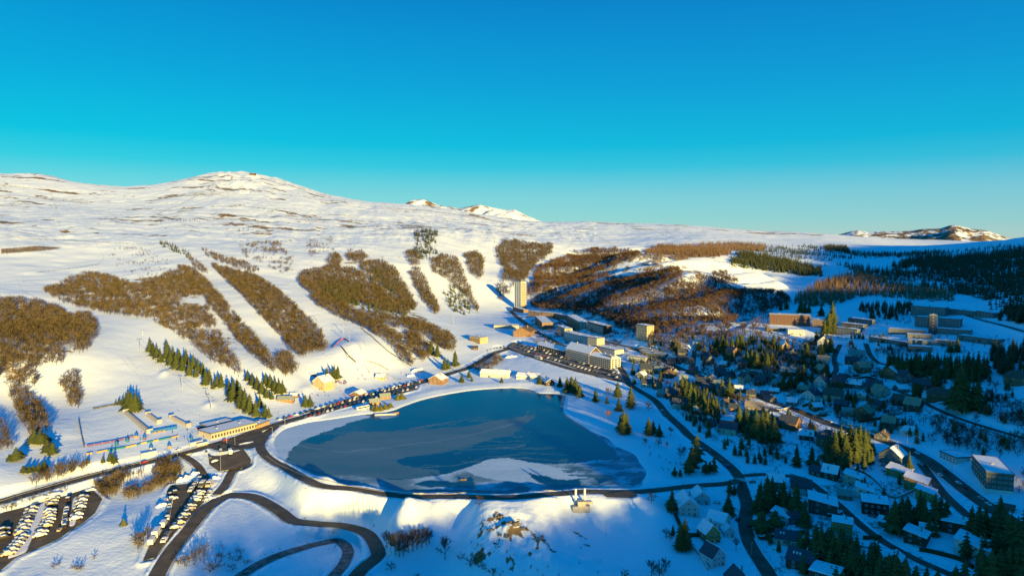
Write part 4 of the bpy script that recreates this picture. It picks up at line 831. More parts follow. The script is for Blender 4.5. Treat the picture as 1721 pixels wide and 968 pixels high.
cluster(SPR, 'small green spruce', 'beside the lower piste fence', 'small spruces beside the lower piste', [(147,778,13),(173,778,14),(185,776,20),(192,778,22)], 1.3)
# bare trees and bushes
cluster(BIR, 'tall bare poplar', 'in the group beside the loop road', 'bare poplars beside the loop road', [(650,920,32),(657,928,38),(664,932,42),(671,935,48),(678,934,44),(686,928,40),(694,926,42),(701,922,38),(709,920,36),(717,916,34),(722,914,28)], .9)
cluster(BIR, 'dark bare tree', 'left of the rocky mound', None, [(748,940,44)], 1)
cluster(BSH, 'small dark bush', 'below the bare poplars', None, [(657,958,16)], 1)
cluster(BIR, 'pale bare tree', 'lit by the sun at the foot of the dam', None, [(805,850,20)], 1.2)
cluster(BSH, 'dark bare bush', 'at the foot of the rocky mound', 'bushes below the rocky mound', [(775,940,14),(790,950,16),(810,958,18),(828,968,18),(700,975,14)], .9)
cluster(BIR, 'bare tree', 'on the lawn just south of the dam road', None, [(1095,843,18)], 1.3)
cluster(BIR, 'bare grey tree', 'near the bottom edge right of the mound', 'bare trees near the bottom edge', [(1095,968,30),(1108,972,34),(1118,960,26),(1050,975,22),(1120,905,20),(1127,908,16)], 1.1)
cluster(BIR, 'bare tree', 'around the pines by the junction', 'bare trees around the junction pines', [(1084,748,14),(1107,750,16),(1121,752,12),(1143,770,20),(1150,766,18)], 1.1)
cluster(BIR, 'slender bare tree', 'beside the snowy right bank of the lake', 'bare trees on the right bank', [(1022,665,16),(1023,700,14),(1090,690,18),(1064,673,10)], 1.1)
cluster(ROS, 'rosy bare tree', 'standing apart in the village gardens', 'rosy bare trees in the gardens', [(1022,706,18),(1464,692,30),(1127,733,18),(1462,660,10),(1237,925,24),(1545,700,18),(1572,712,20),(1583,708,16)], 1.2)
cluster(BIR, 'bare garden tree', 'between the village houses', 'bare trees between the houses', [(1230,672,14),(1240,676,16),(1250,680,16),(1222,676,12),(1425,560,16),(1432,545,14),(1475,600,18),(1395,690,14),(1348,700,14),(1316,715,16),(1290,760,22),(1300,768,24),(1310,762,20),(1282,752,20),(1120,650,12),(1170,640,12)], 1.2)
cluster(BIR, 'large grey bare tree', 'on the shrubby slope at the right edge', 'grey bare trees at the right edge', [(1668,686,36),(1682,690,30),(1700,700,28),(1715,690,24),(1660,700,22),(1640,712,18)], 1.1)
cluster(BSH, 'brown bush', 'on the sunlit snow at the bottom left', 'bushes on the bottom left snow', [(90,955,11),(99,950,9),(124,956,10),(130,958,12),(137,957,12),(158,940,10),(134,880,8)], .9)
cluster(GSH, 'small olive bush', 'alone on the snow between the car parks', None, [(208,882,13)], .75)
cluster(BIR, 'golden brown bare tree', 'left of the narrow car park', 'bare trees left of the narrow car park', [(228,912,22),(234,918,26),(241,916,28),(248,908,26),(232,928,24)], 1.1)
cluster(BSH, 'bare bush', 'in the blue shade left of the loop road', 'bushes in the shade by the loop road', [(300,948,16),(310,952,18),(318,945,20),(328,940,20),(336,930,18),(345,925,16),(352,962,20),(363,955,18),(372,940,14),(390,960,16),(401,944,14),(405,930,10),(415,948,12)], 1)
cluster(BIR, 'yellowish leafless tree', 'on the rough ground at the lower right', 'yellowish trees at the lower right', [(1637,725,16),(1688,708,22),(1712,712,20),(1705,745,26),(1718,748,24)], 1.1)
# thickets nobody could count
TH = (TWIG, BARK); TD = (TWIG_PALE, BARK)
def th(label, poly, sp, h, **k): return wood('thicket', label, 'thicket', poly, sp, h, k.pop('geos', MIDBARE), k.pop('mats_', TH), **k)
th('brown thicket along the road above the left car park', [(35,812),(60,795),(100,780),(125,774),(150,780),(152,798),(110,808),(70,820),(40,825)], 1.7, 7)
th('bare thicket between the lakeside road and the car parks', [(155,805),(200,795),(230,785),(240,795),(215,800),(205,815),(182,830),(165,822)], 1.8, 6.5)
th('dense brown thicket left of the bus turning circle', [(255,790),(262,775),(285,768),(302,772),(300,788),(280,798)], 1.7, 6.5)
th('long brown thicket above the narrow snow bank', [(205,822),(240,812),(262,795),(290,792),(296,804),(265,815),(230,830),(208,832)], 1.8, 5.5)
th('olive scrub beside the road at the left edge', [(0,845),(30,835),(60,830),(90,820),(112,815),(110,826),(60,838),(20,852),(0,858)], 1.8, 4.5, mats_=(SHRUB_GREEN, BARK))
th('grey shrubs on the shaded slope at the right edge', [(1570,700),(1640,700),(1721,690),(1740,760),(1650,762),(1600,745),(1560,728)], 3, 6, mats_=TD, thin=(25, -.5))
th('shrubs right of the large green apartment building', [(1690,790),(1740,780),(1740,840),(1705,830)], 4, 5, mats_=TD)
th('low bare shrubs behind the small terraced blocks', [(1478,580),(1520,578),(1550,585),(1545,600),(1500,600),(1478,596)], 3.2, 5, mats_=TD)
th('shrubs on the rocky mound below the dam', [(800,870),(830,860),(860,885),(850,905),(815,900)], 4, 2.2, thin=(10, 0))
th('dark shrubs at the lower left of the rocky mound', [(780,905),(800,900),(830,940),(860,965),(800,965),(775,940)], 4, 2.4, thin=(12, -.1))
th('weeds on the bank of the small stream at the bottom', [(900,940),(1000,935),(1080,968),(900,968)], 6, 2.2, thin=(14, 0), mats_=TD)
th('bare bushes filling the lower village gardens', [(1100,640),(1180,640),(1260,660),(1330,700),(1420,720),(1380,760),(1290,770),(1220,760),(1160,710)], 5.5, 4, thin=(22, -.02), mats_=TD)
th('bare bushes of the gardens right of the south road', [(1270,860),(1340,800),(1480,830),(1620,900),(1700,960),(1600,990),(1400,990),(1290,960)], 7.5, 3.2, thin=(18, .02), mats_=TD)
th('dark bushes of the gardens below the main road', [(1300,770),(1440,760),(1560,850),(1640,940),(1500,960),(1380,880)], 8, 3, thin=(16, .1), mats_=(NEEDLE_DARK, BARK), geos=SHRUB)
th('bare shrubs on the snow between lake and village road', [(1080,735),(1160,745),(1200,790),(1140,806),(1095,780)], 8, 3, thin=(14, .05), mats_=TD)
th('bushes among the upper village houses', [(1060,600),(1150,575),(1300,580),(1450,590),(1540,640),(1560,690),(1480,720),(1400,700),(1300,655),(1180,630),(1090,625)], 5.5, 4.5, thin=(22, -.10), mats_=(NEEDLE_DARK, BARK), geos=SHRUB)
th('bare trees among the upper village houses', [(1050,575),(1150,562),(1290,565),(1410,575),(1540,630),(1590,700),(1480,720),(1400,700),(1300,655),(1180,630),(1090,615)], 8, 7, thin=(26, -.05), mats_=TD)
th('dark bushes between the apartment blocks', [(895,530),(960,540),(1060,560),(1060,590),(1000,575),(930,570)], 6, 5, thin=(16, -.05), mats_=TD)
th('low bushes at the edge of the terraced residences', [(1400,565),(1470,550),(1530,560),(1640,585),(1700,590),(1640,600),(1560,600),(1450,590)], 9, 4, thin=(22, .05), mats_=(NEEDLE_DARK, BARK), geos=SHRUB)

for poly, sp, h, lab in [([(1185,578),(1250,570),(1300,572),(1305,600),(1240,606),(1190,600)], 6.5, 9, 'dark grove of conifers in the upper village'),
  ([(1135,650),(1165,642),(1200,668),(1222,690),(1205,712),(1160,700),(1140,675)], 6, 9, 'dark grove in the middle of the village below the main road'),
  ([(1385,738),(1455,728),(1470,750),(1462,778),(1390,778)], 5.5, 13, 'dense dark spruce clump beside the main road bend'),
  ([(1300,600),(1340,596),(1352,640),(1310,648)], 7, 8, 'dark conifers left of the sunlit chalet roofs'), ([(1360,590),(1400,588),(1405,640),(1365,650)], 7, 8, 'dark garden trees along the curved lane'),
  ([(1420,565),(1490,560),(1500,590),(1440,600)], 8, 8, 'dark trees between the stepped slabs and the chalets'), ([(1240,700),(1300,690),(1312,738),(1255,742)], 7, 9, 'dark garden trees below the cream villa'),
  ([(1060,600),(1095,600),(1100,640),(1066,640)], 8, 7, 'dark trees behind the village road'), ([(1488,604),(1560,600),(1660,606),(1662,636),(1560,636),(1490,630)], 7, 12, 'dark screen of conifers below the residences'),
  ([(1340,905),(1420,900),(1500,945),(1560,990),(1360,990)], 6.5, 13, 'dark conifer wood at the bottom edge'), ([(1625,890),(1700,870),(1740,900),(1740,1000),(1600,1000)], 7.5, 17, 'spruce wood filling the lower right corner'),
  ([(1100,655),(1130,650),(1140,700),(1115,690)], 8, 6, 'dark bushes beside the village road'), ([(1265,820),(1300,815),(1345,850),(1290,860)], 8, 11, 'dark conifers right of the junction'),
  ([(1480,860),(1530,850),(1600,862),(1600,890),(1500,895)], 7, 12, 'dark conifers below the orange fronted houses')]:
    cw(lab, poly, sp, h, geos=MIDCON, mats_=(NEEDLE, BARK), lift=.35)

UPV = [(1050,575),(1150,562),(1290,560),(1410,572),(1540,620),(1700,640),(1740,760),(1600,760),(1480,722),(1400,705),(1300,660),(1180,630),(1090,615)]
MIDV = [(1090,640),(1180,636),(1290,680),(1430,730),(1380,775),(1290,778),(1215,765),(1150,705)]
LOWV = [(1275,800),(1400,775),(1520,800),(1640,880),(1700,980),(1290,980)]
cw('small dark conifers scattered among the upper village houses', UPV, 11, 9, geos=MIDCON, mats_=(NEEDLE, BARK), lift=.3, thin=(28, -.12))
cw('small dark conifers scattered through the middle village', MIDV, 11, 9, geos=MIDCON, mats_=(NEEDLE, BARK), lift=.3, thin=(24, -.1))
cw('garden conifers scattered through the lower village', LOWV, 13, 8, geos=MIDCON, mats_=(NEEDLE, BARK), lift=.3, thin=(24, -.05))
th('brown bare trees scattered through the upper village', UPV, 7.5, 7.5, mats_=TD, thin=(30, -.2), lift=.3)
th('bare trees and scrub scattered through the middle village', MIDV, 7.5, 6, mats_=TD, thin=(24, -.15), lift=.3)
th('bare garden trees scattered through the lower village', LOWV, 9, 5, mats_=TD, thin=(24, -.1), lift=.3)
th('bare trees around the apartment blocks of the village centre', [(890,540),(960,545),(1060,560),(1090,600),(1050,625),(960,595),(905,575)], 8, 7, mats_=TD, thin=(20, -.15), lift=.3)
th('scrub on the slope between the terraced residences', [(1400,530),(1530,530),(1700,570),(1720,600),(1500,600),(1400,570)], 10, 5, mats_=TD, thin=(30, 0), lift=.3)
th('dark scrub on the blue snow beside the loop road', [(280,920),(340,900),(420,930),(400,968),(280,968)], 4.5, 3.5, mats_=TD, thin=(14, .02), lift=.3)
# ---------------------------------------------------------------- buildings
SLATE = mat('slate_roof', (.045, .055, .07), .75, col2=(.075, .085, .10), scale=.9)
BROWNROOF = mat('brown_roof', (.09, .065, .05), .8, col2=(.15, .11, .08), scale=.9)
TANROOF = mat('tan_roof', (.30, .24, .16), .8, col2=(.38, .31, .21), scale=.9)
GREENROOF = mat('grey_green_roof', (.20, .25, .22), .8, col2=(.27, .31, .27), scale=.9)
WHITEW = mat('white_render', (.66, .64, .58), .85, var=.08, scale=.4)
CREAM = mat('cream_render', (.46, .41, .31), .85, var=.08, scale=.4)
YELLOW = mat('yellow_render', (.42, .34, .20), .85, var=.1, scale=.3)
TIMBER = mat('dark_timber', (.075, .045, .03), .8, col2=(.12, .07, .04), scale=1.5)
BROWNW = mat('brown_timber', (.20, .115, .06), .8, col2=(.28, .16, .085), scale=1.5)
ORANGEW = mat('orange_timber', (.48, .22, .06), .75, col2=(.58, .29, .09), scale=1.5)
REDW = mat('red_cladding', (.13, .07, .055), .8, col2=(.18, .09, .065), scale=.8)
GREYW = mat('grey_concrete', (.15, .16, .15), .85, var=.12, scale=.4)
PALEB = mat('pale_grey_render', (.42, .47, .47), .85, var=.08, scale=.4)
GREENW = mat('dark_green_cladding', (.065, .095, .08), .6, col2=(.085, .12, .10), scale=.8)
BLACKW = mat('black_timber', (.03, .027, .025), .8)
STONE = mat('stone_wall', (.28, .25, .20), .9, col2=(.38, .34, .28), scale=1.2)
GLASS = mat('window_glass', (.03, .04, .05), .12, spec=.6)
FRAME = mat('window_frame', (.62, .62, .60), .6)
METAL = mat('galvanised_metal', (.42, .43, .44), .45, metal=.4)
CONC = mat('concrete', (.36, .35, .33), .85, var=.1, scale=.8)
BALC = mat('balcony_wood', (.17, .10, .055), .8)
LITW = mat('lit_shutter', (.75, .68, .5), .6)
def world_foot(px, py):
    p = hit(px, py); d = float(np.dot(p-np.array([0, 0, H]), [0, cP, -sP])); return p, d/FPX
_wm = {}
def win_mesh(w, h, fm, deep=.12):
    k = (round(w, 1), round(h, 1), fm.name)
    if k not in _wm:
        f = MB(); t = .12
        f.box(-w/2, w/2, -deep, 0, -h/2, -h/2+t, 0); f.box(-w/2, w/2, -deep, 0, h/2-t, h/2, 0); f.box(-w/2, -w/2+t, -deep, 0, -h/2+t, h/2-t, 0); f.box(w/2-t, w/2, -deep, 0, -h/2+t, h/2-t, 0)
        f.box(-.04, .04, -deep*.8, 0, -h/2+t, h/2-t, 0)
        f.box(-w/2+t, w/2-t, -.04, .02, -h/2+t, h/2-t, 1)
        o = f.build('window', [fm, GLASS]); _wm[k] = o.data; bpy.data.objects.remove(o)
    return _wm[k]
def window(parent, x, y, z, w, h, rz=0, fm=None, name='window'):
    o = bpy.data.objects.new(name, win_mesh(w, h, fm or FRAME)); COL.objects.link(o); o.parent = parent; o.location = (x, y, z); o.rotation_euler = (0, 0, rz); return o
def slab(mb, a, b, c, d, t, m=0):
    """roof slab: corners a b c d (ccw from above), thickness t downwards"""
    P = [Vector(p) for p in (a, b, c, d)]; n_ = (P[1]-P[0]).cross(P[3]-P[0]).normalized()
    if n_.z < 0: n_ = -n_
    mb.quadset(P+[p-n_*t for p in P], [(0, 1, 2, 3), (7, 6, 5, 4), (0, 4, 5, 1), (1, 5, 6, 2), (2, 6, 7, 3), (3, 7, 4, 0)], m)
def house(px, py, wpx, hpx, yaw, style, wall, roof, label, group='houses of the village', dr=1.0, snow=0, front=None, nwin=2, cat='house', name='house', balcony=False, skylights=0, chim=True, front_mat=None):
    p, mpp = world_foot(px, py); w = wpx*mpp*1.0; h = hpx*mpp*1.05; d = min(14, w*dr) if w < 18 else w*dr
    gy = style == 'gy'
    root = empty(name, (p[0], p[1], p[2]), math.radians(yaw)+math.atan2(-p[0], p[1])*.55, label, cat, group)
    wh = h*.55 if style in ('gx', 'gy', 'hip') else h*.86
    hw, hd = w/2, d/2; y0, y1 = -hd+hd, 2*hd      # the front stands on the foot pixel
    ov = .5; mb = MB(); zb = -2.0
    if style in ('gx', 'gy', 'hip'):
        mb.box(-hw, hw, 0, d, zb, wh, 0)
        if style == 'gx': mb2 = [(-hw, 'x'), (hw, 'x')]; mb.quadset([(-hw, 0, wh), (-hw, d, wh), (-hw, hd, h-.2), (hw, 0, wh), (hw, d, wh), (hw, hd, h-.2)], [(0, 2, 1), (3, 4, 5), (0, 3, 5, 2), (1, 2, 5, 4)], 0)
        if style == 'gy': mb.quadset([(-hw, 0, wh), (hw, 0, wh), (0, 0, h-.2), (-hw, d, wh), (hw, d, wh), (0, d, h-.2)], [(0, 1, 2), (4, 3, 5), (0, 2, 5, 3), (1, 4, 5, 2)], 0)
    elif style == 'mono':
        mb.quadset([(-hw, 0, zb), (hw, 0, zb), (hw, d, zb), (-hw, d, zb), (-hw, 0, h*.95), (hw, 0, h*.68), (hw, d, h*.68), (-hw, d, h*.95)], [(0, 3, 2, 1), (4, 5, 6, 7), (0, 1, 5, 4), (1, 2, 6, 5), (2, 3, 7, 6), (3, 0, 4, 7)], 0)
    else: mb.box(-hw, hw, 0, d, zb, wh, 0)
    mb.build('wall', wall, root)
    if front_mat:
        f = MB(); 
        if gy: f.quadset([(-hw+.2, -.12, wh*.35), (hw-.2, -.12, wh*.35), (hw-.2, -.12, wh), (0, -.12, h-.35), (-hw+.2, -.12, wh), (-hw+.2, -.01, wh*.35), (hw-.2, -.01, wh*.35), (hw-.2, -.01, wh), (0, -.01, h-.35), (-hw+.2, -.01, wh)], [(0, 1, 2, 3, 4), (9, 8, 7, 6, 5), (0, 5, 6, 1), (1, 6, 7, 2), (2, 7, 8, 3), (3, 8, 9, 4), (4, 9, 5, 0)])
        else: f.box(-hw+.15, hw-.15, -.12, -.01, wh*.4, wh-.1)
        f.build('front_panel', front_mat, root)
    rb = MB(); e = ov; t = .28
    sn = ROOFSNOW
    if style == 'gx':
        sl = (h-wh)/hd; zE = wh-sl*e+.15
        slab(rb, (-hw-e, -e, zE), (hw+e, -e, zE), (hw+e, hd, h+.15), (-hw-e, hd, h+.15), t, 1 if snow & 1 else 0)
        slab(rb, (-hw-e, hd, h+.15), (hw+e, hd, h+.15), (hw+e, d+e, zE), (-hw-e, d+e, zE), t, 1 if snow & 2 else 0)
    elif style == 'gy':
        sl = (h-wh)/hw; zE = wh-sl*e+.15
        slab(rb, (-hw-e, -e, zE), (0, -e, h+.15), (0, d+e, h+.15), (-hw-e, d+e, zE), t, 1 if snow & 1 else 0)
        slab(rb, (0, -e, h+.15), (hw+e, -e, zE), (hw+e, d+e, zE), (0, d+e, h+.15), t, 1 if snow & 2 else 0)
    elif style == 'hip':
        k = hd*.8; v = [(-hw-e, -e, wh), (hw+e, -e, wh), (hw+e, d+e, wh), (-hw-e, d+e, wh), (-hw+k, hd, h), (hw-k, hd, h)]
        rb.quadset(v, [(0, 1, 5, 4), (1, 2, 5), (2, 3, 4, 5), (3, 0, 4), (3, 2, 1, 0)], 0)
        if snow: rb.m[-5] = 1
    elif style == 'mono':
        slab(rb, (-hw-e, -e, h*.95+.3), (hw+e, -e, h*.68+.3), (hw+e, d+e, h*.68+.3), (-hw-e, d+e, h*.95+.3), .35, 1 if snow else 0)
    else:
        rb.box(-hw-e, hw+e, -e, d+e, wh, wh+.3, 0)
    ro = rb.build('roof', [roof, sn], root)
    if style in ('flat',) and snow:
        s = MB(); s.quadset([(-hw-e+.1, -e+.1, wh+.3), (hw+e-.1, -e+.1, wh+.3), (hw+e-.1, d+e-.1, wh+.3), (-hw-e+.1, d+e-.1, wh+.3), (-hw+.3, .3, wh+.75), (hw-.3, .3, wh+.75), (hw-.3, d-.3, wh+.7), (-hw+.3, d-.3, wh+.7)], [(4, 5, 6, 7), (0, 1, 5, 4), (1, 2, 6, 5), (2, 3, 7, 6), (3, 0, 4, 7)]); s.build('snow_cover', sn, ro)
    elif snow:
        pass
    if chim:
        c = MB(); cx = hw*.35; cy = hd+.6
        c.box(cx-.35, cx+.35, cy-.35, cy+.35, h*.7, h+.9); c.box(cx-.42, cx+.42, cy-.42, cy+.42, h+.9, h+1.05); c.build('chimney', STONE, ro)
    for k in range(skylights):
        s = MB(); sx = -hw*.6+k*1.5; sl = (h-wh)/hd; yy = hd*.45
        slab(s, (sx, yy, wh+sl*yy+.34), (sx+.8, yy, wh+sl*yy+.34), (sx+.8, yy+1.2, wh+sl*(yy+1.2)+.34), (sx, yy+1.2, wh+sl*(yy+1.2)+.34), .15); s.build('skylight', FRAME, ro)
    ww = min(1.3, w*.14); st = 2 if wh > 4.6 else 1
    for s_ in range(st):
        z = wh*(.5 if st == 1 else (.28 if s_ == 0 else .74))
        for k in range(nwin):
            x = -hw+w*(k+.7)/(nwin+.4)
            if s_ == 0 and k == nwin-1 and st > 1: continue
            window(root, x, -.14 if front_mat else -.0, z, ww, min(1.25, wh*.3))
    if gy and h-wh > 2.2: window(root, 0, -.14 if front_mat else 0, wh+(h-wh)*.3, ww, 1.0)
    sx = -hw if p[0] > 0 else hw
    for k in range(1): window(root, sx, d*.35, wh*.6, ww, min(1.2, wh*.3), -math.pi/2 if sx < 0 else math.pi/2)
    dm = MB(); dm.box(-.5, .5, -.08, .02, 0, 2.05); dd_ = dm.build('door', BROWNW, root); dd_.location = (hw-w*.22, -.06 if front_mat else 0, 0.05)
    if balcony:
        b = MB(); zb_ = wh*.42; b.box(-hw+.2, hw-.2, -1.3, -.02, zb_-.15, zb_); b.box(-hw+.2, hw-.2, -1.34, -1.26, zb_, zb_+.95); b.box(-hw+.2, -hw+.28, -1.26, -.02, zb_, zb_+.95); b.box(hw-.28, hw-.2, -1.26, -.02, zb_, zb_+.95)
        b.build('balcony', BALC if front_mat is None else front_mat, root)
    return root
